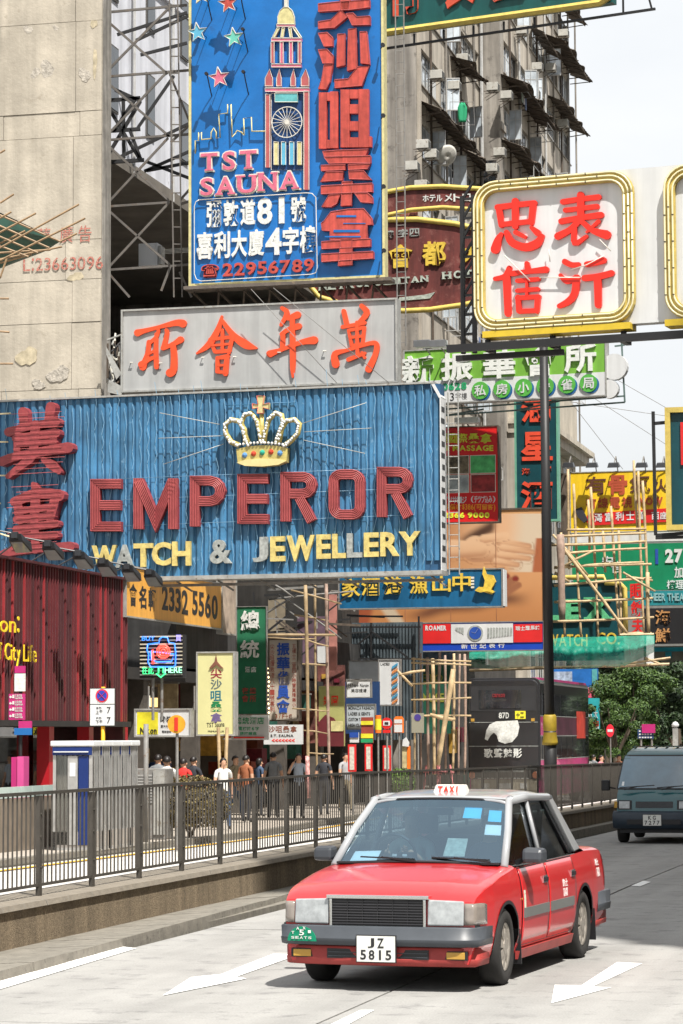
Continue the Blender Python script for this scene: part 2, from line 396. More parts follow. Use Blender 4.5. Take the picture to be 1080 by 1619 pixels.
# markings
mk = MB()
def mark(L):
    P = [gnd(*p) for p in L]; n = len(P)
    mk.add([(p.x, p.y, gz(p.dot(dv)) + .006) for p in P], [tuple(range(n))])
mark([(257, 1575), (302, 1546), (350, 1541), (432, 1509), (473, 1510), (374, 1545), (390, 1548)])
mark([(872, 1587), (877, 1558), (919, 1559), (976, 1522), (1016, 1524), (936, 1561), (967, 1562)])
mark([(-60, 1568), (-60, 1583), (216, 1500), (190, 1497)])
mark([(520, 1622), (548, 1622), (592, 1598), (570, 1598)])
mark([(998, 1401), (1012, 1402), (1029, 1395), (1017, 1393)])
for uu in (62, 72, 82, 92): mk.add([S(uu, -4.98, gz(uu) + .006), S(uu, -4.86, gz(uu) + .006), S(uu + 3, -4.86, gz(uu + 3) + .006), S(uu + 3, -4.98, gz(uu + 3) + .006)], [(0, 1, 2, 3)])
struct(mk.build('road_marking', m_paint, fix=False))
ym = strip(20, 150, 0, 0, .004, vf0=lambda u: kerbv(u) + .32, vf1=lambda u: kerbv(u) + .47); struct(ym.build('yellow_line', m_yel))
# kerb stones, near kerb (under the barrier wall) and far kerb
kr = struct(MB().sbox(-5, 40, -9.3, -8.66, -.2, .02).build('kerb', m_kerb))
kerbn = lambda u: -8.42 - min(.5, max(0, (u - 22) * .032))
u = 12
while u < 150:
    ub = u + .98; z = gz(u) + rnd.uniform(-.004, .004)
    a, b = kerbn(u) + rnd.uniform(-.008, .008), kerbn(ub)
    P = [S(u, -9.6, z - .1), S(u, a, z - .1), S(ub, b, z - .1), S(ub, -9.6, z - .1), S(u, -9.6, z + .03), S(u, a - .02, z + .09), S(ub, b - .02, z + .09), S(ub, -9.6, z + .03)]
    MB().hexa(P).build('kerb_stone', m_kerb, kr); u += 1.0
kf = struct(strip(-40, 420, 0, 0, .02, vf0=lambda u: kerbv(u) - .2, vf1=lambda u: kerbv(u) + .01).build('far_kerb', m_kerb))
u = 30; me_k = None
while u < 120:
    ub = u + .98; z = gz(u)
    P = [S(u, kerbv(u) - .16, z - .05), S(u, kerbv(u), z - .05), S(ub, kerbv(ub), z - .05), S(ub, kerbv(ub) - .16, z - .05), S(u, kerbv(u) - .16, z + .125), S(u, kerbv(u), z + .12), S(ub, kerbv(ub), z + .12), S(ub, kerbv(ub) - .16, z + .125)]
    MB().hexa(P).build('kerb_stone', m_kerb, kf); u += 1.0
# low wall under the fence
wl = thing('barrier_wall', 'low pebbledash wall with pale coping between the road and the side road, under the railing', 'wall', S(10, -9.7, 0))
inv = Matrix.Translation(-S(10, -9.7, 0))
def addp(mb, name, mat, par, **k):
    mb.v = [tuple(Vector(p) - par.location) for p in mb.v]; return mb.build(name, mat, par, **k)
u = 14
while u < 140:
    ub = u + 5.985 if u < 60 else u + 11.97; z = gz(u); z1 = gz(ub)
    P = [S(u, -10.12, z - .1), S(u, -9.44, z - .1), S(ub, -9.44, z1 - .1), S(ub, -10.12, z1 - .1), S(u, -10.12, z + .41), S(u, -9.46, z + .41), S(ub, -9.46, z1 + .41), S(ub, -10.12, z1 + .41)]
    addp(MB().hexa(P), 'wall_section', m_wall, wl)
    P = [S(u, -10.15, z + .412), S(u, -9.42, z + .412), S(ub, -9.42, z1 + .412), S(ub, -10.15, z1 + .412), S(u, -10.15, z + .475), S(u, -9.44, z + .468), S(ub, -9.44, z1 + .468), S(ub, -10.15, z1 + .475)]
    addp(MB().hexa(P), 'coping_stone', m_cap, wl)
    u = ub + .015
# railing
fn = thing('pedestrian_railing', 'long dark grey metal railing of upright bars on the low wall beside the red taxi', 'railing', S(10, -9.7, 0))
sp = 1.72; H = 1.10; post = None; barm = MB().box((-.0085, -.0085, .10), (.0085, .0085, 1.07)).mesh('bar', m_fence)
pm = MB(); pm.box((-.04, -.022, -.02), (.04, .022, 1.06)); pm.lathe([(.014, -.036), (.014, -.022)], (0, 0, .86), 8, 'y'); pm.lathe([(.014, -.036), (.014, -.022)], (0, 0, .3), 8, 'y')
pm.lathe([(.02, -.03), (.02, -.02)], (0, 0, .62), 8, 'y')
postm = pm.mesh('post', m_fence); nb = 0; far = MB(); tr = MB(); br = MB()
u = 26.55 - 6 * sp
while u < 125:
    z = gz(u) + .47; p = S(u, -9.72, z) - fn.location
    link('post', postm, fn, p, (0, 0, math.pi / 2 - TH))
    z2 = gz(u + sp) + .47; q = S(u + sp, -9.72, z2) - fn.location
    tr.bar(p + Vector((0, 0, 1.085)), q + Vector((0, 0, 1.085)), .05, .035); br.bar(p + Vector((0, 0, .115)), q + Vector((0, 0, .115)), .03, .03)
    for i in range(1, 13):
        t = i / 13; b = p.lerp(q, t)
        if u > 21 and nb < 296: link('bar', barm, fn, b, (0, 0, rnd.uniform(-.05, .05))); nb += 1
        else: far.box(b + Vector((-.0085, -.0085, .1)), b + Vector((.0085, .0085, 1.07)))
    u += sp
tr.build('top_rail', m_fence, fn); br.build('bottom_rail', m_fence, fn); tag(far.build('bar', m_fence, fn), kind='stuff')

# ------------------------------------------------------------------ buildings
m_cream = M('cream_render', (.47, .425, .35), .9, var=.16, vs=1.1, bump=.6, bs=9, streak=.22, sv=2.2, dirt=(.30, .265, .21), df=.60)
m_cjoint = M('render_joint', (.33, .295, .24), .9)
m_peel = M('peeled_patch', (.43, .395, .34), .95, var=.45, vs=9, bump=1, bs=18)
m_ypatch = M('ochre_patch', (.47, .41, .29), .95, var=.35, vs=6)
m_bwall = M('pale_blue_render', (.66, .68, .74), .85, var=.10, vs=1, streak=.25, sv=1.6, dirt=(.33, .34, .36), df=.62)
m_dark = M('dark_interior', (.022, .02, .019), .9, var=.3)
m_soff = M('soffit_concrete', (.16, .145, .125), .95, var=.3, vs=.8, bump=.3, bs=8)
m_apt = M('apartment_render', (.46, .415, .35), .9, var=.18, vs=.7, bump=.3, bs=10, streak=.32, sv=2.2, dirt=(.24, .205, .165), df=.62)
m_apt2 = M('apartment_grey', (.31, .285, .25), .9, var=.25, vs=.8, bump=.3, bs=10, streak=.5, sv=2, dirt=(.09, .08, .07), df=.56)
m_wfr = M('window_frame_paint', (.42, .42, .41), .5, var=.2, vs=5)
m_wfr2 = M('window_frame_dark', (.09, .085, .08), .6, var=.2)
m_pane = M('window_pane_sky', (.55, .61, .66), .06, var=.5, vs=.9, spec=1.0, coat=.6)  # pale blue base colour stands in for reflected sky
m_pane2 = M('window_pane_dark', (.03, .035, .04), .08, var=.4, vs=1.3, spec=1.0)
m_pane3 = M('window_pane_curtain', (.58, .58, .55), .25, var=.3, vs=3)
m_rust = M('rusty_sheet', (.11, .085, .065), .85, var=.4, vs=3, bump=.3, streak=.3)
m_acw = M('ac_casing', (.45, .44, .40), .6, var=.15, vs=4, dirt=(.22, .19, .15), df=.55)
m_acg = M('ac_grille', (.10, .10, .095), .6)
m_steel = M('grey_steel', (.20, .195, .185), .6, var=.25, vs=4, dirt=(.13, .085, .055), df=.55)
m_black = M('black_steel', (.016, .016, .017), .5, var=.2)
m_brick = M('brick_red', (.30, .10, .07), .9, var=.35, vs=12)

def bld(name, label, u, v, group=None): return thing(name, label, 'building', S(u, v, gz(u)), 0, group)
# cream party wall
cb = bld('cream_building', 'tall cream rendered blank party wall with peeling patches above the blue sign, at the left', 72, -23.6)
D0 = 73.0
uE = uat(160, -23.7)
addp(MB().sbox(uE, uE + .7, -38, -23.7, -1, 34), 'wall', M('side_render', (.30, .285, .26), .9, var=.3, streak=.4), cb)
# rendered panels, joints between them: rows follow the pour lines of the photograph
rowz = [at(160, y, D0).z for y in (760, 612, 506, 438, 375, 210, 171, 28)] + [26.5, 34]
edges = [-23.72, -24.6, -26.9, -29.2, -31.5, -34, -38]
P0 = uE - .09
for i in range(len(rowz) - 1):
    off = rnd.uniform(-.25, .25)
    for j in range(len(edges) - 1):
        b = edges[j] + (off if j else 0); a = edges[j + 1] + (off if j < len(edges) - 2 else 0)
        e = rnd.uniform(-.012, .012)
        addp(MB().sbox(P0 + e, uE - .002, a + .007, b - .007, rowz[i] + .008, rowz[i + 1] - .008), 'render_panel', m_cream, cb)
addp(MB().sbox(uE - .02, uE - .004, -38, -23.73, 0, 34), 'panel_joint', m_cjoint, cb)
def blob(cx, cy, r, n=22, asp=1.0):
    pts = []
    ph = [rnd.uniform(0, 6.28) for _ in range(6)]
    for k in range(n):
        a = 6.283 * k / n; rr = r * (1 + .22 * math.sin(2 * a + ph[0]) + .12 * math.sin(3 * a + ph[1]) + .07 * math.sin(7 * a + ph[2]))
        pts.append((cx + rr * math.cos(a), cy + rr * asp * math.sin(a)))
    return pts
def wallpatch(name, mat, px, py, r, asp=1, th=.0):
    D = D0 - .4; ms = []
    pts = [at(x, y, D) for x, y in blob(px, py, r, 26, asp)]
    n = len(pts); m = MB(); front = [S(P0 - .015, p.dot(rv), p.z) for p in pts]; back = [S(P0 + .01, p.dot(rv), p.z) for p in pts]
    m.add(front + back, [tuple(range(n))] + [(i, (i + 1) % n, n + (i + 1) % n, n + i) for i in range(n)])
    addp(m, name, mat, cb)
for a in [(55, 95, 13, .9), (35, 100, 8, 1), (22, 30, 7, 1), (120, 108, 9, 1.3), (70, 30, 5, .8)]: wallpatch('peeling_patch', m_peel, *a)
for a in [(138, 90, 4, 5), (136, 28, 5, 1.5), (20, 555, 16, 1), (105, 430, 12, .6)]: wallpatch('ochre_patch', m_ypatch, *a)
for a in [(75, 585, 17, .8), (40, 600, 12, .6)]: wallpatch('peeling_patch', m_peel, *a)
# painted advertising characters on the wall
m_wpaint = M('faded_red_paint', (.42, .13, .10), .9, var=.4, vs=12, dirt=(.46, .36, .29), df=.5)
yw = YAW; ws = Sign('x', 'x', 'x', 5, 340, 420, 150, D0 - .45, YAW); ws.o.location = (0, 0, 0)
wp = ws
def walltext(t, x0, y0, x1, y1, slope, cell):
    os_ = ws.text(t, x0, y0, x1, y1, m_wpaint, 0, -.006, 0.0, slope, cell)
    for o in os_:
        me = o.data
        for v_ in me.vertices:
            p = ws.O + ws.R * v_.co.x + Vector((0, 0, v_.co.z)); v_.co = S(P0 - .024 + v_.co.y, p.dot(rv), p.z) - cb.location
        o.parent = cb; o.name = 'painted_letter'
walltext('華', 33, 347, 57, 372, 0, .1); walltext('廣告', 66, 344, 126, 372, 2, .3); walltext('L:23663096', 12, 396, 140, 417, 4, False)
bpy.data.objects.remove(ws.o)

# pale blue building with the deep soffit
bb = bld('pale_blue_building', 'pale blue walled building with narrow windows overhanging a dark recess behind the steel truss', 78, -24.6)
vB = -24.6; zS = 19.1
uA, uB_ = uE + .9, 104
addp(MB().sbox(uA, uB_, -40, vB, zS + .35, 40), 'wall', m_bwall, bb)
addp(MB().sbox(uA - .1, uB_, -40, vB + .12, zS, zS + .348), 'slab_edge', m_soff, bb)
addp(MB().sbox(uA, uB_, -40, -33, 0, zS - .01), 'recessed_wall', m_dark, bb)  # recess walls coloured near black to stand in for the shadow there
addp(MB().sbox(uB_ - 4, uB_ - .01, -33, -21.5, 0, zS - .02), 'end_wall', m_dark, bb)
winm = MB().box((-.42, -.03, 0), (.42, .12, 2.0)).mesh('window', m_wfr2)
wpm = MB().box((-.36, -.045, .06), (.36, -.031, 1.94)).mesh('pane', m_pane2)
ro = (0, 0, math.pi / 2 - TH)
for fz in range(5):
    for uu in (uA + 2.6, uA + 6.2, uA + 9.8, uA + 13.4, uA + 17):
        o = link('window', winm, bb, S(uu, vB + .02, zS + 1.6 + fz * 3.4) - bb.location, ro); link('pane', wpm, o)
for uu in (uA + 1.2, uA + 4.3, uA + 8.3, uA + 11.5): addp(MB().tube([S(uu, vB + .12, zS), S(uu, vB + .12, 38)], .05, 6), 'drainpipe', m_wfr, bb)
for zz in (zS + 6.4, zS + 12.6): addp(MB().sbox(uA, uB_, vB, vB + .1, zz, zz + .12), 'string_course', m_bwall, bb)
# back building seen above/behind the pale one (faces us)
fb = bld('distant_cream_block', 'cream block behind the steel truss, left of the tall blue sign', 106, -30)
addp(MB().sbox(104.5, 112, -34, -22.2, 0, 44), 'wall', m_cream, fb)
for j in range(8):
    for k in range(3):
        o = link('window', winm, fb, S(104.47, -23.6 - k * 2.2, 19 + j * 3) - fb.location, (0, 0, -TH)); link('pane', wpm, o)

# tall apartment block
ap = bld('apartment_block', 'weathered beige apartment block with strip windows, iron awnings and air conditioners, behind the signs', 98, -20.5)
def cface(u0, u1, v, z0, z1, name='wall', mat=m_apt, dep=9): addp(MB().sbox(u0, u1, v - dep, v, z0, z1), name, mat, ap)
FH = 2.9
wA = MB(); 
def winmesh(w_, h_, nx, mat):
    m = MB(); fw = .045
    m.box((-w_ / 2, 0, 0), (w_ / 2, .06, fw)); m.box((-w_ / 2, 0, h_ - fw), (w_ / 2, .06, h_))
    for i in range(nx + 1):
        x = -w_ / 2 + (w_ - fw) * i / nx; m.box((x, 0, fw + .001), (x + fw, .06, h_ - fw - .001))
    m.box((-w_ / 2 + fw, .012, h_ * .66), (w_ / 2 - fw, .048, h_ * .66 + .03))
    return m.mesh('window', mat)
W1 = winmesh(1.25, 1.45, 2, m_wfr); W2 = winmesh(1.25, 1.45, 2, m_wfr2)
PN = [MB().box((-.58, .025, .05), (.58, .035, 1.4)).mesh('pane', mm) for mm in (m_pane, m_pane2, m_pane3, m_pane)]
def facade(u0, u1, v, zb, nf, bay=4.1, skipv=None):
    cface(u0, u1, v - .4, 0, zb + nf * FH + 1.3, 'wall', m_apt)
    nbay = max(1, round((u1 - u0) / bay)); bw = (u1 - u0) / nbay
    for f in range(nf):
        z = zb + f * FH                                     # sill level
        addp(MB().sbox(u0, u1, v - .4, v, z - 1.42, z - .05), 'spandrel', m_apt, ap)
        addp(MB().sbox(u0, u1, v - .4, v + .07, z - .048, z), 'sill', m_apt2, ap)
        for b in range(nbay + 1):
            uu = u0 + b * bw; addp(MB().sbox(max(u0, uu - .16), min(u1, uu + .16), v - .39, v - .003, z + .001, z + 1.479), 'pier', m_apt, ap)
        for b in range(nbay):
            for q in range(3):
                uu = u0 + b * bw + .16 + (bw - .32) * (q + .5) / 3
                o = link('window', W1 if rnd.random() < .7 else W2, ap, S(uu, v - .12, z + .01) - ap.location, ro, (((bw - .36) / 3) / 1.25, 1, 1))
                r = rnd.random(); link('pane', PN[0 if r < .42 else 1 if r < .72 else 2 if r < .86 else 3], o)
        # open casements
        for _ in range(max(1, int((u1 - u0) / 5))):
            uu = rnd.uniform(u0 + .6, u1 - .8)
            o = link('window', W1, ap, S(uu, v + .35, z + .06) - ap.location, (0, 0, -TH + rnd.uniform(-.3, .3)), (.45, 1, .93)); link('pane', PN[0], o)
uB = 111.2; uC = 131.8; vA = -20.5; vBB = -19.6
zA = 24.55 - 6 * FH
facade(97.9, uB, vA, zA, 12)
facade(uB + .9, uC, vBB, zA + 3 * FH + .9, 8, 3.6)
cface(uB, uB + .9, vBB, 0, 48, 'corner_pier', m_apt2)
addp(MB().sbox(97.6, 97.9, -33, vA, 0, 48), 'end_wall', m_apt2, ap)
addp(MB().sbox(97.86, 98.1, vA - .2, vA + .12, 4, 46), 'corner_rib', m_apt, ap)
addp(MB().tube([S(uB - .25, vA + .14, 4), S(uB - .25, vA + .14, 46)], .07, 6), 'drainpipe', m_wfr, ap)
for zz in (22.6, 25.6, 28.5): addp(MB().sbox(uB - .1, uB + .95, vBB, vBB + .1, zz, zz + .3), 'ledge', m_apt2, ap)
o = link('window', W2, ap, S(uB - .07, vBB - .55, 25.9) - ap.location, (0, 0, -TH), (.6, 1, .85)); link('pane', PN[1], o)
# red brick patch on the end wall
for i in range(9):
    for j in range(5):
        q = at(613 + j * 6 + (i % 2) * 2, 276 + i * 7, 97.3); uu, vv = uv_of(q)
        addp(MB().sbox(97.55, 97.6, vv - .065, vv + .06, q.z - .07, q.z + .07), 'brick', m_brick, ap)
def awning(u0, u1, v, z, proj=1.15, drop=.42):
    n = int((u1 - u0) / .14); A = []; B = []
    for i in range(n + 1):
        uu = u0 + (u1 - u0) * i / n; e = .03 * (i % 2)
        sag = .06 * math.sin(uu * 1.7) + .03 * math.sin(uu * 4.1)
        A.append(S(uu, v, z + e)); B.append(S(uu, v + proj + .08 * math.sin(uu * 2.3), z - drop + e + sag))
    m = MB().grid([A, B]); lo_ = [p - Vector((0, 0, .012)) for p in A], [p - Vector((0, 0, .012)) for p in B]; m.grid(list(lo_))
    uu = u0 + .3
    while uu < u1:
        m.bar(S(uu, v, z - .55), S(uu, v + proj * .95, z - drop - .05), .04); m.bar(S(uu, v, z - .06), S(uu, v + proj, z - drop - .06), .04); uu += 1.1
    m.bar(S(u0, v + proj * .9, z - drop - .02), S(u1, v + proj * .9, z - drop - .02), .05)
    addp(m, 'awning', m_rust, ap, fix=False)
awning(98.2, 106.5, vA, 26.75, .95); awning(106.7, 111, vA, 26.75, .85)
awning(104.5, 108, vA, 30.1, 1.0); awning(111.4, 121, vBB, 31.0, 1.15, .45); awning(111.4, 122, vBB, 28.1, 1.0, .4)
awning(124, 132.2, vBB, 36.1, 1.1, .45); awning(124.5, 132.1, vBB, 33.2, .95, .4); awning(119, 124, vBB, 35.2, .8)
awning(127, 132, vBB, 39, .9)
# lower podium with cornice at the far end
pd = bld('corniced_block', 'pale older block with a projecting cornice below the far end of the apartment block', 118, -19)
addp(MB().sbox(112.6, 127.6, -30, -18.9, 0, 15.3), 'wall', m_apt, pd); addp(MB().sbox(112.5, 127.8, -30, -18.25, 15.3, 15.7), 'cornice', m_apt, pd)
addp(MB().sbox(112.4, 128.0, -30, -18.0, 15.701, 15.95), 'cornice', m_cream, pd); addp(MB().sbox(112.6, 127.6, -30, -18.8, 15.951, 18.2), 'parapet', m_cream, pd)
for zz in (4.5, 8, 11.0, 13.3):
    for uu in (114, 116, 118, 120, 122, 124, 126):
        o = link('window', W1, pd, S(uu, -18.85, zz) - pd.location, ro, (.9, 1, 1.1)); link('pane', PN[1], o)
# air conditioners
def make_ac():
    t = thing('air_conditioner', '', 'air conditioner')
    m = MB().box((-.33, 0, 0), (.33, .6, .42)); m.build('casing', m_acw, t, bevel=.015)
    m = MB()
    for i in range(7): m.box((-.29, -.012, .04 + i * .05), (.29, -.001, .065 + i * .05))
    m.build('grille', m_acg, t)
    m = MB(); m.bar((-.25, .05, -.03), (-.25, .75, -.03), .03); m.bar((.25, .05, -.03), (.25, .75, -.03), .03); m.bar((-.25, .1, -.03), (-.25, .72, -.4), .025); m.bar((.25, .1, -.03), (.25, .72, -.4), .025)
    m.build('bracket', m_rust, t); return t
ac0 = make_ac(); first = True
ACS = [(659, 262, 'A', 'on the sill below the lowest long awning of the beige block'), (677, 228, 'A', 'twin of the lower pair, near the satellite dish'), (690, 243, 'A', 'right unit of the pair near the satellite dish'),
       (700, 118, 'A', 'hanging low beside the window above the green washing'), (728, 135, 'A', 'right unit of the pair above the green washing'), (742, 92, 'A', 'high on the drainpipe corner of the near bay'), (674, 292, 'A', 'just above the maroon oval sign'),
       (790, 137, 'B', 'under the second awning of the far bay'), (788, 265, 'B', 'near the lowest corner of the far bay'), (812, 150, 'B', 'small dark unit midway along the far bay'), (857, 148, 'B', 'right unit of the pair halfway up the far bay'), (846, 150, 'B', 'left unit of the pair halfway up the far bay'),
       (876, 192, 'B', 'under the last curved awning at the far corner'), (903, 194, 'B', 'on the far corner against the sky'), (905, 52, 'B', 'topmost, jutting at the roofline corner against the sky'), (884, 106, 'B', 'between the two curved awnings'), (838, 48, 'B', 'high on the far bay below the top sign'), (862, 105, 'B', 'beside the lattice of the far bay'), (800, 240, 'B', 'left of the aerial on the far bay')]
for px, py, sg, wh in ACS:
    v = vA if sg == 'A' else vBB
    uu = uat(px, v + .4); P = at(px, py, 1); D = S(uu, v + .4).y; z = at(px, py, D).z
    o = ac0 if first else dup(ac0)
    first = False; o.location = S(uu, v + .62, z - .2); o.rotation_euler = (0, 0, math.pi / 2 - TH + math.pi)
    o.rotation_euler = (0, 0, math.pi / 2 - TH)
    o.scale = (.8, .8, .8); o['label'] = 'grey boxy air conditioner ' + wh; o['group'] = 'air conditioners on the apartment block'
for k in range(9):
    uu = uB + 2.2 + k * 2.5; addp(MB().tube([S(uu, vBB + .08, 6), S(uu, vBB + .08, 40)], .05, 5), 'drainpipe', [m_rust, m_wfr, m_apt2][k % 3], ap)
for k in range(4):
    uu = 100.2 + k * 3.1; addp(MB().tube([S(uu, vA + .08, 6), S(uu, vA + .08, 44)], .05, 5), 'drainpipe', [m_rust, m_apt2][k % 2], ap)
for k in range(22):
    sg = k % 3; v = vA if sg == 0 else vBB; uu = rnd.uniform(99, 110) if sg == 0 else rnd.uniform(113, 129.5); z = zA + rnd.randrange(1, 10) * FH + rnd.uniform(-.6, .3); L_ = rnd.uniform(1.0, 2.2)
    m = MB()
    for a, b in (((uu, 0, 0), (uu, .9, 0)), ((uu + L_, 0, 0), (uu + L_, .9, 0)), ((uu, .9, 0), (uu + L_, .9, 0)), ((uu, .6, 0), (uu + L_, .6, 0)), ((uu, .9, 0), (uu, .9, .5)), ((uu + L_, .9, 0), (uu + L_, .9, .5)), ((uu, .9, .5), (uu + L_, .9, .5))): m.bar(S(a[0], v + a[1], z + a[2]), S(b[0], v + b[1], z + b[2]), .03)
    addp(m, 'drying_rack', m_wfr, ap)
    if k % 2: 
        for q in range(3): addp(MB().sbox(uu + .2 + q * .45, uu + .5 + q * .45, v + .58, v + .62, z - rnd.uniform(.3, .6), z), 'laundry', M('laundry%d' % ((k + q) % 4), [(.5, .5, .52), (.15, .2, .35), (.45, .3, .28), (.3, .35, .3)][(k + q) % 4], .8), ap)
# satellite dish, washing, aerial
sd = thing('satellite_dish', 'round mesh satellite dish on the beige block beside a pair of air conditioners', 'satellite dish')
uu = uat(706, vA + .5); D = S(uu, vA + .5).y; sd.location = at(706, 246, D)
MB().lathe([(.45, 0), (.36, -.05), (.2, -.09), (.03, -.11), (.03, -.1), (.2, -.08), (.36, -.04)], n=20, axis='y').build('dish', m_acw, sd, smooth=True)
MB().tube([(0, -.1, 0), (0, .4, -.3)], .025).build('arm', m_steel, sd); sd.rotation_euler = (.5, 0, .5)
ln = thing('washing_line', 'green garment hanging on a frame outside the beige block', 'washing')
uu = uat(731, vA + .6); D = S(uu, vA + .6).y; ln.location = at(731, 345, D)
ln.location = at(731, 163, D)
m = MB().tube([(-.5, 0, .05), (.45, 0, .05)], .012); m.tube([(-.5, 0, .05), (-.5, 0, -.95)], .012); m.tube([(-.5, 0, -.95), (.5, 0, -.9)], .012); m.tube([(.45, 0, .05), (.5, 0, -.9)], .012); m.build('line_frame', m_steel, ln)
m = MB(); rows = []
for i in range(9):
    z = .02 - i * .1; w_ = .09 + .1 * min(1, i / 2) - (.03 if i > 6 else 0); rows.append([((k / 6 - .5) * 2 * w_, .04 * math.sin(k * 2 + i * .3), z) for k in range(7)])
m.grid(rows); o = m.build('garment', M('green_cloth', (.02, .30, .14), .8), ln, smooth=True); sm = o.modifiers.new('thick', 'SOLIDIFY'); sm.thickness = .02

# tall block on the other side of the road (outside the frame) whose shade falls on the carriageway
ob = bld('office_block', 'tall pale office block across the road that shades the carriageway', 12, 10.2)
addp(MB().sbox(11.2, 110, 10.2, 30, 0, 52.8), 'wall', m_cream, ob)
m = MB(); gm = MB()
for f in range(16):
    z = 1.2 + f * 3.2
    for k in range(30):
        uu = 12.5 + k * 3.2; gm.sbox(uu, uu + 2.3, 10.12, 10.19, z, z + 1.9)
    m.sbox(11.1, 110.1, 10.05, 10.199, z - .9, z - .5)
o = addp(m, 'string_course', m_apt, ob); o = addp(gm, 'window', m_pane2, ob)
# ================================================================== signs
m_blueS = M('enamel_blue_ribs', (.055, .20, .37), .5, var=.35, vs=1.6, streak=.35, sv=5, spec=.5, dirt=(.16, .30, .43), df=.60)
m_neon = M('unlit_neon_tube', (.20, .36, .50), .25, var=.3, vs=6)
m_neonw = M('neon_white_tube', (.62, .60, .54), .2, var=.2)
m_redL = M('faded_red_channel', (.27, .045, .05), .5, var=.3, vs=7, dirt=(.22, .035, .04), df=.52)
m_redT = M('neon_red_tube', (.40, .10, .10), .25, var=.2)
m_gold = M('gold_letter', (.62, .50, .17), .5, var=.3, vs=7, dirt=(.30, .27, .16), df=.56)
m_goldt = M('gold_tube', (.70, .60, .28), .3, var=.2)
m_silv = M('worn_silver_letter', (.33, .35, .33), .45, var=.4, vs=9)
m_edge = M('aluminium_edge', (.36, .36, .34), .5, var=.25, vs=4, metal=.2, dirt=(.17, .14, .10), df=.56)
m_white = M('white_sign_sheet', (.62, .63, .63), .45, var=.06, vs=1.2, streak=.12, sv=3)
m_greysh = M('grey_sign_sheet', (.40, .405, .40), .45, var=.08, vs=1.5, streak=.18, sv=3, dirt=(.30, .27, .23), df=.66)
m_ored = M('orange_red_letter', (.72, .075, .02), .45, var=.15, vs=6, dirt=(.45, .05, .02), df=.64)
m_bred = M('bright_red_letter', (.80, .025, .012), .4, var=.1, vs=6)
m_ygold = M('yellow_gold_border', (.55, .42, .10), .5, var=.2, vs=5, dirt=(.32, .24, .08), df=.6)
m_ytube = M('cream_neon_tube', (.80, .72, .45), .25, var=.1)
m_tst = M('cobalt_sign_sheet', (.008, .135, .42), .35, var=.16, vs=1.1, bump=.5, bs=2.2, dirt=(.012, .10, .30), df=.6)
m_coral = M('coral_red_letter', (.52, .075, .055), .45, var=.25, vs=5, streak=.3, sv=9)
m_pink = M('pink_letter', (.56, .13, .20), .45, var=.25, vs=9)
m_pale = M('pale_edge', (.62, .60, .52), .5, var=.2, vs=6)
m_letw = M('white_letter', (.66, .67, .64), .45, var=.25, vs=12, dirt=(.38, .38, .35), df=.55)
m_teal = M('teal_piece', (.10, .36, .38), .4, var=.25, vs=6)
m_lyel = M('pale_yellow_piece', (.55, .50, .24), .5, var=.25, vs=7)

# ---- big blue ribbed sign
s = Sign('watch_shop_sign', 'huge blue ribbed signboard with a golden crown and red capital letters', 'sign', -34, 637.5, 918, 697, 68.6, R_(-16.3))
EW, EH = s.W, s.H
emp = s
s.panel('backing', M('blue_backing', (.02, .08, .17), .6), .4, y=.05)
pitch = EW / 60; ribm = None
for i in range(60):
    x = i * pitch
    rb = MB().prism([(0, 0), (pitch - .018, 0), (pitch - .018, EH), (0, EH)], .05, .03)
    rb = MB(); h0 = 0 if i < 58 else .25; h1 = EH - (0 if i < 58 else .12 * (i - 57))
    z0_, z1_ = h0, h1
    rb.add([(0, .05, z0_), (.045, .008, z0_), (pitch - .065, .008, z0_), (pitch - .02, .05, z0_), (0, .05, z1_), (.045, .008, z1_), (pitch - .065, .008, z1_), (pitch - .02, .05, z1_)],
           [(0, 1, 5, 4), (1, 2, 6, 5), (2, 3, 7, 6), (0, 3, 2, 1), (4, 5, 6, 7)])
    o = rb.build('rib', m_blueS, s.o); o.location = (x, 0, 0)
# slack unlit neon threads woven over the ribs
nm = MB()
for i in range(59):
    x = (i + 1) * pitch - .012; z = .15
    while z < EH - .3:
        L_ = rnd.uniform(.3, .9); a = rnd.uniform(.02, .05)
        if rnd.random() < .8: nm.tube([(x - a, -.035, z), (x + a * .6, -.045, z + L_ * .5), (x - a, -.035, z + L_)], .007, 3, caps=False)
        z += L_ + rnd.uniform(0, .08)
tag(nm.build('neon_tube', m_neon, s.o), kind='stuff')
# edges
m = MB(); m.box((-.1, -.12, -.11), (EW + .05, .5, -.003)); m.box((-.1, -.06, EH + .003), (EW - .15, .46, EH + .05)); m.build('edge_trim', m_edge, s.o)
m = MB(); m.box((EW + .003, -.06, 0), (EW + .03, .46, EH - .35)); m.bar((EW + .01, .2, EH - .36), (EW - .2, .2, EH + .02), .06, .5, up=(0, 1, 0)); m.build('end_cap', m_white, s.o)
m = MB()
for i in range(14): z = .2 + i * .29; m.box((EW + .031, -.05 + .05 * (i % 3), z), (EW + .036, .3, z + .13))
m.build('end_stripe', m_black, s.o)
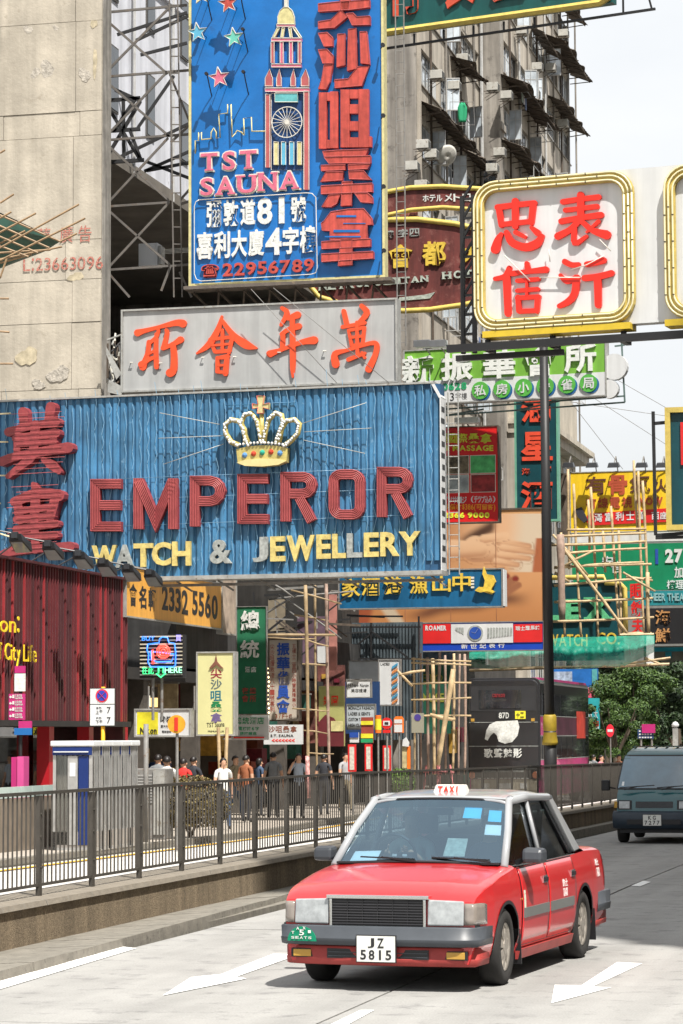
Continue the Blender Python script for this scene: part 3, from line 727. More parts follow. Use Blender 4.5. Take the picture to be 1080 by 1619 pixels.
# access ladder at the right end
lm = MB(); lx = EW + .14
for xx in (lx, lx + .26): lm.tube([(xx, .25, -.1), (xx, .25, EH - .2)], .018)
for i in range(15): lm.tube([(lx, .25, .05 + i * .28), (lx + .26, .25, .05 + i * .28)], .012)
lm.build('side_ladder', m_edge, s.o)
def letters3(s, txt, boxes, mats, y0, y1, off, tube=None):
    for c, (a, b, e, d), mt in zip(txt, boxes, mats):
        A = s.loc(a, d); B = s.loc(e, b); g = glyph(c, off)
        m = MB(); putglyph(m, g, A[0], A[1], B[0], B[1], y0, y1); o = m.build('letter', mt, s.o, fix=False)
        if tube:
            for kk, sc_ in enumerate((0.0,)):
                g2 = glyph(c, -.012); m = MB()
E_ = [(146, 758, 195, 841), (214, 757, 284, 837), (303, 753, 359, 833), (378, 750, 427, 829), (446, 747, 503, 825), (522, 743, 579, 822), (598, 739, 655, 818)]
def offs(P, d, closed=False):
    n = len(P); out_ = []
    for i in range(n):
        a = P[(i - 1) % n] if (closed or i > 0) else None; b = P[i]; c = P[(i + 1) % n] if (closed or i < n - 1) else None
        ns = []
        for p, q in ((a, b), (b, c)):
            if p and q: l = math.hypot(q[0] - p[0], q[1] - p[1]) or 1; ns.append((-(q[1] - p[1]) / l, (q[0] - p[0]) / l))
        if len(ns) == 1: nx, ny = ns[0]; k = 1
        else: nx, ny = ns[0][0] + ns[1][0], ns[0][1] + ns[1][1]; l2 = (nx * nx + ny * ny) or 1; k = 2 / l2
        out_.append((b[0] + nx * d * k, b[1] + ny * d * k))
    return out_
def spine(c, x0, y0, x1, y1, w_):
    h = w_ / 2; ym = y0 + (y1 - y0) * .5; arc = lambda cx, cy, rx, ry, a0, a1, n=6: [(cx + rx * math.cos(R_(a0 + (a1 - a0) * k / n)), cy + ry * math.sin(R_(a0 + (a1 - a0) * k / n))) for k in range(n + 1)]
    if c == 'E': return [([(x1, y0 + h), (x0 + h, y0 + h), (x0 + h, y1 - h), (x1, y1 - h)], 0), ([(x0 + w_, ym), (x1 - 1, ym)], 0)]
    if c == 'M': return [([(x0 + h, y1), (x0 + h, y0)], 0), ([(x1 - h, y1), (x1 - h, y0)], 0), ([(x0 + h + 1, y0 + 4), ((x0 + x1) / 2, y1 - w_ * .9), (x1 - h - 1, y0 + 4)], 0)]
    if c in 'PR':
        yb = y0 + (y1 - y0) * (.60 if c == 'P' else .54); ry = (yb - y0 - h) / 2 - h * 0; r = (yb - y0 - w_) / 2; cy = y0 + h + r; L_ = [(x0 + h, y1), (x0 + h, y0 + h)] + arc(x1 - h - r, cy, r, r, -90, 90) + [(x0 + w_, cy + r)]
        o_ = [(L_, 0)]
        if c == 'R': o_.append(([(x1 - h - r - 6, cy + r + h * .8), (x1 - h, y1)], 0))
        return o_
    r = 12; a, b, e, d = x0 + h, y0 + h, x1 - h, y1 - h
    return [(arc(e - r, b + r, r, r, -90, 0, 4) + arc(e - r, d - r, r, r, 0, 90, 4) + arc(a + r, d - r, r, r, 90, 180, 4) + arc(a + r, b + r, r, r, 180, 270, 4), 1)]
for c, (a, b, e, d) in zip('EMPEROR', E_):
    ww = 15.5 if c != 'M' else 15; m = MB(); root = None; tm = MB()
    for j, (P, cl) in enumerate(spine(c, a, b, e, d, ww)):
        A = [s.loc(*q) for q in offs(P, ww / 2, cl)]; B = [s.loc(*q) for q in offs(P, -ww / 2, cl)]; n = len(P); yf = -.15 - .004 * j
        V = [(q[0], yf, q[1]) for q in A] + [(q[0], yf, q[1]) for q in B] + [(q[0], 0, q[1]) for q in A] + [(q[0], 0, q[1]) for q in B]
        rng = range(n if cl else n - 1); fs = []
        for i in rng: k = (i + 1) % n; fs += [(i, k, n + k, n + i), (i, k, 2 * n + k, 2 * n + i), (n + i, n + k, 3 * n + k, 3 * n + i)]
        if not cl: fs += [(0, n, 3 * n, 2 * n), (n - 1, 2 * n - 1, 4 * n - 1, 3 * n - 1)]
        m.add(V, fs)
        for dd in (-.86, -.5, -.16, .18, .52, .86):
            Q = [s.loc(*q) for q in offs(P, ww / 2 * dd, cl)]; Q = [(q[0], yf - .012, q[1]) for q in Q]
            if cl: Q.append(Q[0])
            tm.tube(Q, .013, 4)
    o = m.build('letter', m_redL, s.o); q_ = tm.build('neon_tubes', m_redT, o)
W_ = [(147, 862, 186, 900), (184, 861, 213, 898), (213, 859, 243, 897), (242, 857, 272, 895), (274, 856, 303, 895)]
letters3(s, 'WATCH', W_, [m_gold, m_silv, m_gold, m_gold, m_gold], 0, -.10, .034)
letters3(s, '&', [(334, 853, 368, 892)], [m_silv], 0, -.12, .03)
J_ = [(401, 849, 425, 889), (429, 848, 452, 888), (455, 846, 499, 888), (502, 845, 524, 884), (527, 844, 548, 883), (550, 843, 574, 882), (577, 842, 600, 881), (603, 841, 632, 880), (632, 840, 666, 879)]
letters3(s, 'JEWELLERY', J_, [m_silv, m_gold, m_gold, m_gold, m_gold, m_silv, m_gold, m_gold, m_gold], 0, -.10, .034)
# carved Chinese pair
BR1 = [[(130, 100, 46), (135, 160, 40)], [(262, 75, 46), (250, 150, 40)], [(62, 195, 42), (175, 165, 34), (285, 148, 44)], [(95, 225, 34), (285, 200, 44)], [(100, 220, 30), (102, 290, 30)], [(275, 205, 34), (272, 280, 34)],
       [(190, 160, 44), (180, 300, 44)], [(100, 255, 26), (280, 240, 26)], [(30, 335, 44), (120, 305, 40), (345, 268, 50)], [(165, 320, 44), (60, 405, 24)], [(228, 325, 24), (265, 350, 44), (300, 382, 26)]]
BR2 = [[(178, 440, 20), (195, 480, 50)], [(90, 525, 44), (200, 485, 50), (300, 495, 54)], [(105, 530, 40), (115, 610, 44)], [(285, 500, 44), (258, 600, 44)], [(110, 570, 30), (270, 545, 30)], [(190, 500, 44), (185, 600, 44)], [(100, 608, 34), (265, 590, 38)],
       [(100, 655, 38), (285, 628, 36)], [(100, 695, 34), (280, 682, 38)], [(185, 600, 36), (190, 750, 40)], [(25, 775, 30), (90, 755, 44), (200, 745, 38), (355, 735, 44)]]
s.strokes('carved_letter', m_redL, [BR1, BR2], (0, 620, 3), 0, -.3)
tm = MB()
for (x0, x1, y0_, y1_) in ((20, 105, 655, 750), (20, 100, 770, 868)):
    for k in range(13):
        yy = y0_ + (y1_ - y0_) * k / 12; a = s.loc(x0 + 8 * math.sin(k * 1.3) + 6, yy + 2); b = s.loc(x1 + 6 * math.sin(k * .9), yy - 2); tm.tube([(a[0], -.335, a[1]), (b[0], -.335, b[1])], .007, 4)
tm.build('neon_line', m_redT, s.o)
# crown
m_cg = M('crown_gold', (.48, .40, .13), .4, var=.3, vs=9); m_bulb = M('bulb_glass', (.68, .69, .66), .15, var=.15, vs=20)
def zc(ox, oy, sc): return lambda L: [(ox + x / sc, oy + y / sc) for x, y in L]
Z = zc(340, 600, 2.842)
def ribbon(L, r, y=-.22, name='crown_arch', mat=None):
    p = [(a, y, b) for a, b in s.pts(Z(L))]; MB().tube(p, r, 8).build(name, mat or m_cg, s.o, smooth=True)
arches = [[(120, 300), (85, 285), (60, 245), (60, 205), (85, 185), (120, 192), (145, 230), (150, 290)],
          [(165, 300), (145, 250), (132, 200), (145, 165), (175, 155), (200, 185), (215, 240), (220, 290)],
          [(232, 290), (238, 240), (255, 185), (285, 155), (312, 165), (318, 200), (300, 250), (285, 295)],
          [(325, 300), (355, 280), (385, 245), (392, 205), (370, 185), (335, 190), (312, 225), (300, 285)]]
for a in arches: ribbon(a, .07)
ribbon([(222, 160), (222, 290)], .06)
bm_ = MB().lathe([(.0, -.04), (.027, -.027), (.038, 0), (.027, .027), (0, .04)], n=6).mesh('bulb', m_bulb, True)
for a in arches:
    p = s.pts(Z(a))
    for i in range(len(p) - 1):
        for k in range(4):
            t = k / 4; link('bulb', bm_, s.o, (p[i][0] + (p[i + 1][0] - p[i][0]) * t + rnd.uniform(-.02, .02), -.3, p[i][1] + (p[i + 1][1] - p[i][1]) * t + rnd.uniform(-.02, .02)))
for k in range(15):
    x, z_ = s.loc(340 + (112 + k * 16) / 2.842, 600 + (300 - 10 * math.sin(k / 14 * 3.14)) / 2.842); link('bulb', bm_, s.o, (x, -.3, z_))
band = Z([(110, 318), (160, 305), (225, 300), (290, 302), (340, 312), (335, 375), (290, 390), (225, 396), (160, 392), (118, 384)])
s.poly('crown_band', m_cg, band, -.05, -.27)
s.poly('crown_base', m_goldt, Z([(113, 378), (150, 366), (225, 360), (300, 362), (337, 370), (300, 388), (225, 396), (150, 393)]), -.27, -.29)
for (x, y, c) in ((148, 345, (.1, .25, .5)), (188, 338, (.5, .06, .03)), (227, 333, (.03, .35, .25)), (266, 330, (.5, .06, .03)), (306, 336, (.1, .25, .5))):
    a = s.loc(340 + x / 2.842, 600 + y / 2.842); MB().lathe([(.0, -.33), (.05, -.31), (.075, -.27)], (a[0], 0, a[1]), 8, 'y').build('crown_jewel', M('jewel%d' % int(c[0] * 10 + c[1] * 100), c, .2), s.o)
for L_ in ([(185, 115), (210, 120), (205, 80), (238, 80), (232, 118), (260, 112), (258, 140), (232, 132), (236, 158), (206, 158), (210, 132), (186, 138)],):
    s.poly('crown_cross', m_lyel, Z(L_), -.2, -.3); 
s.tube('cross_outline', M('cross_red', (.5, .12, .08), .5), Z([(185, 115), (210, 120), (205, 80), (238, 80), (232, 118), (260, 112), (258, 140), (232, 132), (236, 158), (206, 158), (210, 132), (186, 138)]), .014, -.31, True)
for L_ in ([(254, 694), (357, 690)], [(262, 735), (357, 703)], [(256, 654), (350, 672)], [(483, 697), (580, 718)], [(484, 684), (590, 678)], [(480, 671), (582, 638)]):
    s.tube('neon_ray', M('old_tube', (.42, .43, .40), .3, var=.3), L_, .010, -.16)
for L_ in ([(0, 656), (22, 655)], [(-5, 700), (18, 700)], [(-5, 753), (14, 753)], [(-5, 796), (6, 797)], [(-4, 842), (55, 860)]): s.tube('neon_ray', m_ytube, L_, .022, -.2)
for L_ in ([(357, 641), (357, 740)], [(470, 636), (474, 735)], [(357, 641), (470, 636)]): s.tube('crown_support', m_blueS, L_, .012, -.03)
for (y, x0_, x1_) in ((757, 195, 655), (832, 195, 655), (790, 195, 655)): s.tube('support_wire', m_neon, [(x0_, y), (x1_, y - 18)], .006, -.045)
# bracket truss under the sign
m = MB()
for i in range(9):
    x = EW * (.25 + i * .09); m.bar((x, .45, -.11), (x + .3, .8, -.35), .04)
m.bar((EW * .2, .3, -.22), (EW, .3, -.22), .07); m.build('bracket', m_steel, s.o)

# ---- white sign with orange brush characters
s = Sign('mahjong_club_sign', 'long pale grey signboard with four orange brush characters directly above the blue ribbed sign', 'sign', 195, 493, 618, 626, 70.2)
s.panel('board', m_greysh, .4); s.frame('frame', m_edge, .05, -.06, .42)
CH = [[[(68, 160, 30), (95, 152, 20), (150, 138, 16), (215, 122, 26), (240, 125, 34)], [(148, 150, 14), (140, 175, 16), (112, 200, 16)], [(112, 195, 20), (106, 240, 20), (88, 290, 30)], [(140, 165, 16), (138, 220, 18), (140, 290, 20)], [(108, 240, 12), (140, 225, 12)], [(82, 280, 26), (110, 262, 18), (140, 250, 14)],
       [(178, 150, 16), (180, 165, 18), (168, 215, 22)], [(165, 218, 20), (200, 205, 18), (232, 186, 28)], [(203, 205, 24), (207, 250, 26), (205, 300, 30), (192, 312, 36)]],
      [[(388, 98, 10), (372, 150, 24), (338, 205, 26), (293, 238, 8)], [(388, 112, 14), (430, 168, 26), (480, 205, 36), (520, 218, 8)], [(343, 185, 14), (362, 232, 16)], [(350, 185, 12), (425, 176, 16)], [(428, 178, 18), (415, 235, 16)], [(365, 232, 16), (418, 228, 16)], [(390, 150, 14), (390, 232, 14)], [(352, 208, 10), (420, 202, 10)],
       [(372, 255, 16), (372, 305, 18)], [(370, 256, 14), (410, 250, 20)], [(408, 252, 20), (402, 315, 22)], [(375, 284, 10), (402, 282, 10)], [(370, 308, 14), (402, 310, 14)]],
      [[(616, 66, 16), (635, 85, 22), (612, 130, 14)], [(640, 105, 20), (675, 92, 30)], [(655, 100, 22), (655, 145, 20)], [(615, 165, 18), (640, 148, 20), (680, 135, 26)], [(620, 165, 20), (618, 215, 20)], [(570, 240, 30), (620, 222, 16), (690, 196, 22), (738, 188, 34)], [(655, 120, 20), (657, 220, 24), (657, 290, 22), (657, 328, 8)]],
      [[(850, 78, 20), (862, 130, 22)], [(918, 58, 20), (938, 85, 26), (905, 125, 18)], [(845, 138, 16), (890, 130, 16), (930, 122, 16)], [(868, 150, 12), (882, 215, 16)], [(872, 150, 14), (928, 140, 16)], [(928, 142, 16), (922, 205, 14)], [(875, 178, 12), (925, 172, 12)], [(882, 208, 12), (922, 202, 12)], [(900, 120, 14), (903, 250, 16)],
       [(820, 280, 32), (818, 240, 26), (868, 225, 14), (950, 200, 18), (975, 205, 22), (970, 245, 24), (945, 298, 30)], [(868, 262, 18), (930, 238, 14)], [(920, 235, 12), (930, 255, 12)]]]
s.strokes('brush_letter', m_ored, CH, (190, 460, 2.4), 0, -.06, .9)
for L_ in ([(405, 462), (540, 610)], [(440, 460), (625, 612)]): s.tube('stay_wire', m_steel, L_, .009, -.5)
mm_ = MB()
for q in [(207, 574), (253, 575), (320, 566), (370, 565), (440, 558), (512, 556)]:
    a = s.loc(*q); mm_.tube([(a[0], -.08, a[1]), (a[0] + .09, -.08, a[1])], .016, 5); mm_.tube([(a[0], 0, a[1]), (a[0], -.08, a[1])], .012, 5)
tag(mm_.build('neon_holder', m_neonw, s.o), kind='stuff')
m = MB()
for i in range(12): m.bar((i * .58, .3, -.06), (i * .58 + .4, .6, -.45), .05)
m.bar((0, .5, -.3), (s.W, .5, -.3), .08); m.build('bracket', m_rust, s.o)

# ---- tall blue sauna sign
s = Sign('sauna_sign', 'tall cobalt blue signboard with neon stars, a clock tower and coral red characters', 'sign', 303, -70, 449, 604, 73.5)
s.panel('board', m_tst, .35)
s.frame('frame', m_lyel, .07, -.05, .36)
A5 = zc(290, 0, 3.273); A6 = zc(290, 220, 3.273)
def star(cx, cy, r, mat):
    L_ = []
    for k in range(10):
        a = math.pi / 2 + math.pi * k / 5 + .15; rr = r if k % 2 == 0 else r * .42; L_.append((cx + rr * math.cos(a), cy - rr * math.sin(a)))
    p = s.pts(L_); t = MB().prism(p, -.42, -.47).build('star', mat, s.o)
    q = [(a, -.48, b) for a, b in p] + [(p[0][0], -.48, p[0][1])]; MB().tube(q, .016, 5).build('star_outline', m_neonw, t)
    for k in (2, 6):
        MB().tube([(p[k + 1][0], 0, p[k + 1][1]), (p[k + 1][0], -.42, p[k + 1][1])], .012, 4).build('star_prop', m_black, t)
star(325, -1, 15, m_lyel); star(368, 12, 16, m_coral); star(320, 58, 16, M('star_blue', (.10, .38, .55), .4)); star(377, 66, 16, M('star_green', (.12, .45, .36), .4)); star(354, 129, 17, m_pink)
def P5(L_, mat, name='sign_shape', y1=-.1): 
    o = s.poly(name, mat, A5(L_), 0, y1); s_t = [(a, y1 - .006, b) for a, b in s.pts(A5(L_))]; MB().tube(s_t + [s_t[0]], .012, 4).build('neon_outline', m_neonw if mat is not m_coral else m_redT, o)
def P6(L_, mat, name='sign_shape', y1=-.1):
    o = s.poly(name, mat, A6(L_), 0, y1); s_t = [(a, y1 - .006, b) for a, b in s.pts(A6(L_))]; MB().tube(s_t + [s_t[0]], .012, 4).build('neon_outline', m_neonw if mat is not m_coral else m_redT, o)
def bx(x0, y0, x1, y1): return [(x0, y0), (x1, y0), (x1, y1), (x0, y1)]
# clock tower
P5(bx(528, -60, 545, 40), m_pale, 'tower_spire'); P5([(493, 130), (493, 90), (505, 60), (525, 42), (548, 42), (568, 60), (578, 90), (580, 130)], m_lyel, 'tower_dome')
P5(bx(488, 130, 580, 142), m_pink, 'tower_ledge')
for a, b in ((490, 465), (515, 508), (548, 556), (570, 604)): P5([(a, 148), (a + 14, 148), (b + 12, 198), (b, 198)], m_lyel, 'tower_roof_rib')
P5(bx(460, 202, 616, 218), m_pink, 'tower_ledge')
for x in (458, 505, 553, 598): P5(bx(x, 222, x + 16, 330), m_redT if x in (458, 598) else m_pink, 'tower_column')
P5(bx(460, 336, 614, 352), m_pink, 'tower_ledge')
for x, w_ in ((428, 38), (487, 24), (560, 24), (614, 40)): P5([(x, 450), (x, 410), (x + w_ * .6, 362), (x + w_, 410), (x + w_, 450)], m_redT, 'tower_window')
P5(bx(428, 460, 656, 478), m_pink, 'tower_ledge'); P5(bx(478, 486, 596, 532), m_teal, 'tower_panel')
P5(bx(430, 492, 452, 870), m_redT, 'tower_pilaster'); P5(bx(628, 476, 654, 985), m_redT, 'tower_pilaster')
for x, mt in ((473, m_lyel), (512, M('star_blue'), ), (554, M('star_blue')), (594, m_lyel)): P5(bx(x, 738, x + 22, 856), mt, 'tower_slat')
P5(bx(455, 484, 626, 880), M('tower_night_blue', (.006, .04, .14), .5), 'tower_field', -.012)
c0 = s.loc(290 + 540 / 3.273, 636 / 3.273); rr = abs(s.loc(290 + 618 / 3.273, 636 / 3.273)[0] - c0[0])
m = MB(); m.tube([(c0[0] + rr * math.cos(k * .2618), -.09, c0[1] + rr * math.sin(k * .2618)) for k in range(25)], .016, 5)
for k in range(20): a = k * .31416; m.tube([(c0[0] + .07 * math.cos(a), -.09, c0[1] + .07 * math.sin(a)), (c0[0] + rr * math.cos(a), -.09, c0[1] + rr * math.sin(a))], .009, 4)
m.lathe([(.07, -.1), (.07, -.02)], (c0[0], 0, c0[1]), 12, 'y'); m.build('clock_face', m_neonw, s.o)
s.tube('skyline_tube', m_lyel, A5([(68, 800), (68, 733), (85, 733), (85, 690), (100, 690), (100, 728), (150, 722), (150, 690), (163, 668), (176, 690), (176, 720), (196, 718), (190, 596), (235, 590), (235, 545), (253, 545), (258, 715), (285, 680), (308, 690), (320, 705), (318, 618), (358, 612), (360, 684), (430, 684)]), .022, -.12)
# characters down the right side
for L_ in ([(820, -40), (872, -40), (862, 60), (820, 60)], [(705, 27), (800, 17), (970, 5), (970, 45), (880, 57), (705, 68)], [(705, 120), (770, 110), (822, 60), (860, 92), (790, 150), (705, 156)], [(850, 78), (885, 75), (905, 95), (972, 90), (972, 135), (880, 138)],
           [(705, 180), (750, 175), (780, 202), (780, 245), (735, 248)], [(705, 265), (750, 262), (782, 295), (780, 335), (728, 335)], [(735, 345), (780, 342), (765, 430), (745, 468), (705, 468), (722, 420)], [(805, 185), (842, 180), (842, 345), (800, 355)],
           [(860, 160), (900, 152), (905, 362), (855, 375)], [(920, 172), (955, 170), (970, 340), (925, 335)], [(790, 420), (860, 415), (910, 352), (968, 348), (930, 450), (790, 462)]):
    P5(L_, m_coral, 'letter_stroke', -.16)
for b in ((708, 485, 748, 775), (766, 480, 806, 772), (749, 485, 765, 528), (749, 730, 765, 773), (820, 470, 866, 768), (913, 468, 965, 768), (867, 470, 912, 516), (867, 546, 912, 594), (867, 634, 912, 682), (867, 717, 912, 768), (966, 712, 980, 766)): 
    s.poly('letter_stroke', m_coral, A5(bx(*b)), 0, -.16)
for L_ in ([(728, 70), (800, 64), (965, 58), (950, 92), (735, 96)], [(735, 100), (975, 92), (975, 128), (760, 132)], [(720, 142), (845, 138), (845, 165), (720, 170)], [(860, 138), (975, 133), (960, 160), (860, 165)], [(745, 176), (835, 174), (830, 218), (715, 226)], [(862, 172), (940, 170), (980, 215), (865, 212)],
           [(720, 248), (985, 234), (985, 278), (720, 290)], [(828, 226), (880, 224), (876, 348), (822, 352)], [(760, 296), (820, 290), (800, 340), (770, 357), (722, 357)], [(893, 286), (960, 284), (985, 305), (985, 336), (925, 332)],
           [(770, 382), (860, 368), (940, 365), (980, 412), (985, 447), (958, 450), (958, 520), (840, 528), (765, 526), (765, 480), (725, 478), (720, 440), (735, 430)], [(722, 536), (975, 520), (975, 560), (722, 574)], [(722, 600), (990, 586), (990, 622), (722, 640)], [(822, 524), (880, 522), (880, 655), (808, 662)]):
    P6(L_, m_coral, 'letter_stroke', -.16 - rnd.uniform(0, .012))
for b in ((800, 400, 902, 410), (785, 475, 920, 488), (740, 507, 925, 514), (835, 440, 950, 444)): s.poly('letter_gap', m_tst, A6(bx(*b)), -.17, -.18)
# latin and small characters
T_ = [('T', 90, 68, 188, 176), ('S', 203, 60, 280, 172), ('T', 293, 54, 390, 166), ('S', 88, 197, 165, 304), ('A', 170, 190, 275, 300), ('U', 278, 182, 388, 292), ('N', 388, 168, 494, 280), ('A', 500, 162, 606, 272)]
for c, a, b, e, d in T_:
    A = s.loc(290 + a / 3.273, 220 + d / 3.273); B = s.loc(290 + e / 3.273, 220 + b / 3.273)
    m = MB(); putglyph(m, glyph(c, .045), A[0], A[1], B[0], B[1], 0, -.10, serif=c); o = m.build('letter', m_pale, s.o, fix=False)
    m = MB(); q = .035; putglyph(m, glyph(c, .02), A[0] + q, A[1] + q, B[0] - q, B[1] - q, -.1, -.125, serif=c); m.build('letter_face', m_pink, o, fix=False)
s.text('彌敦道81號', 326, 318, 486, 361, m_letw, 0, -.12, .03, 9, .12); s.text('喜利大廈4字樓', 311, 368, 501, 412, m_letw, 0, -.12, .03, 12, .08)
s.text('☎', 319, 418, 347, 440, m_coral, 0, -.08, .01, 0, .01); s.text('22956789', 353, 417, 497, 438, m_coral, 0, -.08, .025, 8)
s.tube('border_tube', m_neonw, A6([(85, 318), (640, 282), (670, 285), (690, 305), (697, 670), (690, 695), (665, 703), (95, 738), (72, 728), (62, 700), (62, 350), (70, 328)]), .014, -.1, True)
# lamp brackets casting long shadows
for q in ((392, 55), (393, 122), (335, 125), (335, 5), (388, 3)):
    a = s.loc(*q); m = MB().tube([(a[0], 0, a[1] - .5), (a[0], -.25, a[1] - .25), (a[0] + .02, -.55, a[1])], .018, 5); m.lathe([(.05, -.66), (.05, -.55)], (a[0] + .02, 0, a[1]), 8, 'y'); m.build('lamp_stalk', m_black, s.o)
for z in (.6, 2.4, 4.4, 6.4): 
    m = MB().tube([(s.W, -.1, z), (s.W + .12, -.35, z + .02)], .02); m.lathe([(.06, -.42), (.06, -.33)], (s.W + .12, 0, z + .02), 8, 'y'); m.build('edge_lamp', m_black, s.o)
m = MB(); m.box((-.2, -.12, -.17), (s.W + .25, .5, -.075)); m.build('bottom_ledge', M('brown_steel', (.12, .10, .085), .7, var=.3, dirt=(.2, .15, .1), df=.55), s.o)
m = MB()
for i in range(8): m.bar((i * .75, .2, -.22), (i * .75 + .5, .9, -.8), .05); m.bar((i * .75 + .5, .9, -.8), (i * .75 + .75, .2, -.22), .05)
m.bar((-.2, .9, -.8), (s.W + .2, .9, -.8), .06)
m.build('bracket', m_rust, s.o)
m = MB()
for xx in (s.W + .38, s.W + .62): m.tube([(xx, .1, -2), (xx, .1, 10)], .02)
for i in range(36): m.tube([(s.W + .38, .1, -1.9 + i * .33), (s.W + .62, .1, -1.9 + i * .33)], .01, 4)
m.build('side_ladder', m_steel, s.o)

# ---- top dark green sign
m_dgreen = M('bottle_green_sheet', (.008, .09, .085), .45, var=.2, vs=1, streak=.2, sv=4)
s = Sign('boutique_sign', 'dark green signboard with coral characters cut by the top edge of the photo', 'sign', 560, -95, 60, 968, 80, R_(-27))
s.panel('board', m_dgreen, .35)
m = MB(); m.tube([(0, -.1, 0), (s.W - .35, -.1, 0), (s.W - .1, -.1, .12), (s.W, -.1, .4), (s.W, -.1, 3)], .11, 6); m.build('border', m_ygold, s.o)
s.text('行表麗鮮', 600, -62, 930, 34, M('coral_orange_letter', (.62, .09, .045), .45, var=.2, vs=5), 0, -.15, .045, 58 * .8, .30)
m = MB(); m.bar((0, .1, -.45), (s.W + 1.3, .1, -.35), .07); m.bar((s.W + .3, .1, -.38), (s.W + .3, .1, .6), .05); m.bar((s.W + 1.2, .1, -.36), (s.W + .9, .1, .8), .05)
for i in range(7): m.bar((i * 1.0, .1, -.44), (i * 1.0, .1, -.1), .05)
m.build('support_rail', m_black, s.o)

# ---- white sign with gold border on the black pole
SW = Sign('watch_dealer_sign', 'white signboard with gold rounded borders and four bright red characters, on the black pole', 'sign', 748, 282, 541, 1180, 55.5, R_(-22))
s = SW
zt = s.H; x_r = s.loc(990, 400)[0]
xl = .42
# white box: behind the gold border the sheet runs on to the right
def rrect(x0, z0, x1, z1, r, n=6):
    L_ = []
    for cx, cz, a0 in ((x1 - r, z1 - r, 0), (x0 + r, z1 - r, 90), (x0 + r, z0 + r, 180), (x1 - r, z0 + r, 270)):
        for k in range(n + 1): a = R_(a0 + 90 * k / n); L_.append((cx + r * math.cos(a), cz + r * math.sin(a)))
    return L_
b0 = s.loc(752, 535); b1 = s.loc(1003, 268); PW = b1[0] - b0[0]; PZ0 = b0[1] + .12; PZ1 = b1[1] - .0
MB().prism(rrect(b0[0] + .02, PZ0 + .02, b1[0] - .02, PZ1 - .02, .48), .0, .35).build('board', m_white, s.o)
MB().box((b1[0] - .5, .02, PZ0 - .02), (b1[0] + 1.5, .33, PZ1 + .02)).build('board', m_white, s.o)
def border(x0, x1):
    for ins, r in ((.075, .09),): pass
    o_ = rrect(x0, PZ0, x1, PZ1, .5); i_ = rrect(x0 + .24, PZ0 + .24, x1 - .24, PZ1 - .24, .3); n = len(o_)
    v = [(p[0], -.11, p[1]) for p in o_] + [(p[0], -.11, p[1]) for p in i_] + [(p[0], .01, p[1]) for p in o_] + [(p[0], -.005, p[1]) for p in i_]
    f = []
    for k in range(n):
        q = (k + 1) % n; f += [(k, q, n + q, n + k), (k, q, 2 * n + q, 2 * n + k), (n + k, n + q, 3 * n + q, 3 * n + k)]
    o = MB().add(v, f).build('gold_border', m_ygold, s.o)
    for ins in (.03, .11, .2):
        L_ = rrect(x0 + ins, PZ0 + ins, x1 - ins, PZ1 - ins, .5 - ins * .8); L_.append(L_[0]); MB().tube([(p[0], -.135, p[1]) for p in L_], .022, 5).build('neon_tube', m_ytube, o, smooth=True)
    cl = MB()
    for k in range(4):
        for ins in (.03, .11, .2):
            t = PZ0 + .5 + (PZ1 - PZ0 - 1) * (k + (.3 if ins == .11 else 0)) / 4
            cl.box((x0 + ins - .02, -.16, t), (x0 + ins + .02, -.12, t + .02)); cl.box((x1 - ins - .02, -.16, t + .1), (x1 - ins + .02, -.12, t + .12))
            t = x0 + .5 + (x1 - x0 - 1) * (k + (.4 if ins == .11 else 0)) / 4
            cl.box((t, -.16, PZ0 + ins - .02), (t + .02, -.12, PZ0 + ins + .02)); cl.box((t + .1, -.16, PZ1 - ins - .02), (t + .12, -.12, PZ1 - ins + .02))
    tag(cl.build('tube_clip', m_black, o), kind='stuff')
border(b0[0], b1[0]); x2 = s.loc(1052, 400)[0]; 
MB().prism(rrect(x2 + .02, PZ0 + .02, x2 + PW - .02, PZ1 - .02, .48), -.002, .3).build('board', m_white, s.o)
border(x2, x2 + PW)
CW = [[[(160, 255, 30), (172, 340, 26)], [(152, 250, 28), (240, 238, 26), (338, 228, 26)], [(332, 232, 32), (322, 325, 28)], [(175, 335, 24), (322, 320, 24)], [(242, 220, 34), (242, 345, 30)], [(172, 385, 20), (155, 415, 34), (142, 460, 44)], [(198, 375, 24), (225, 425, 36), (290, 450, 38), (350, 432, 40), (375, 395, 26)], [(245, 375, 24), (290, 398, 18)], [(325, 352, 20), (355, 378, 32)]],
      [[(480, 222, 26), (570, 208, 24), (660, 198, 26)], [(492, 264, 22), (570, 255, 22), (652, 245, 24)], [(472, 320, 28), (570, 302, 26), (672, 288, 30)], [(570, 188, 34), (570, 300, 32)], [(570, 305, 30), (520, 360, 28), (455, 395, 34)], [(540, 345, 22), (540, 430, 26), (600, 395, 16)], [(575, 320, 24), (630, 365, 28), (700, 388, 44)], [(600, 375, 10), (660, 320, 18)]],
      [[(212, 555, 26), (190, 595, 26), (140, 608, 20)], [(198, 600, 36), (202, 700, 34), (205, 782, 32)], [(300, 532, 24), (305, 558, 28)], [(225, 582, 26), (300, 572, 22), (395, 562, 32)], [(252, 618, 20), (358, 610, 20)], [(252, 668, 20), (355, 660, 20)], [(256, 700, 24), (260, 770, 24)], [(252, 705, 22), (360, 698, 22)], [(355, 705, 26), (350, 770, 24)], [(262, 772, 22), (350, 768, 22)], [(300, 610, 12), (300, 690, 12)]],
      [[(490, 522, 28), (525, 538, 26), (560, 535, 20)], [(468, 590, 18), (500, 620, 28), (555, 600, 24)], [(548, 605, 34), (540, 680, 34), (510, 720, 32), (462, 745, 22)], [(600, 535, 26), (640, 528, 26), (685, 515, 30)], [(590, 605, 30), (655, 598, 30), (725, 580, 30)], [(655, 600, 36), (658, 740, 32)]]]
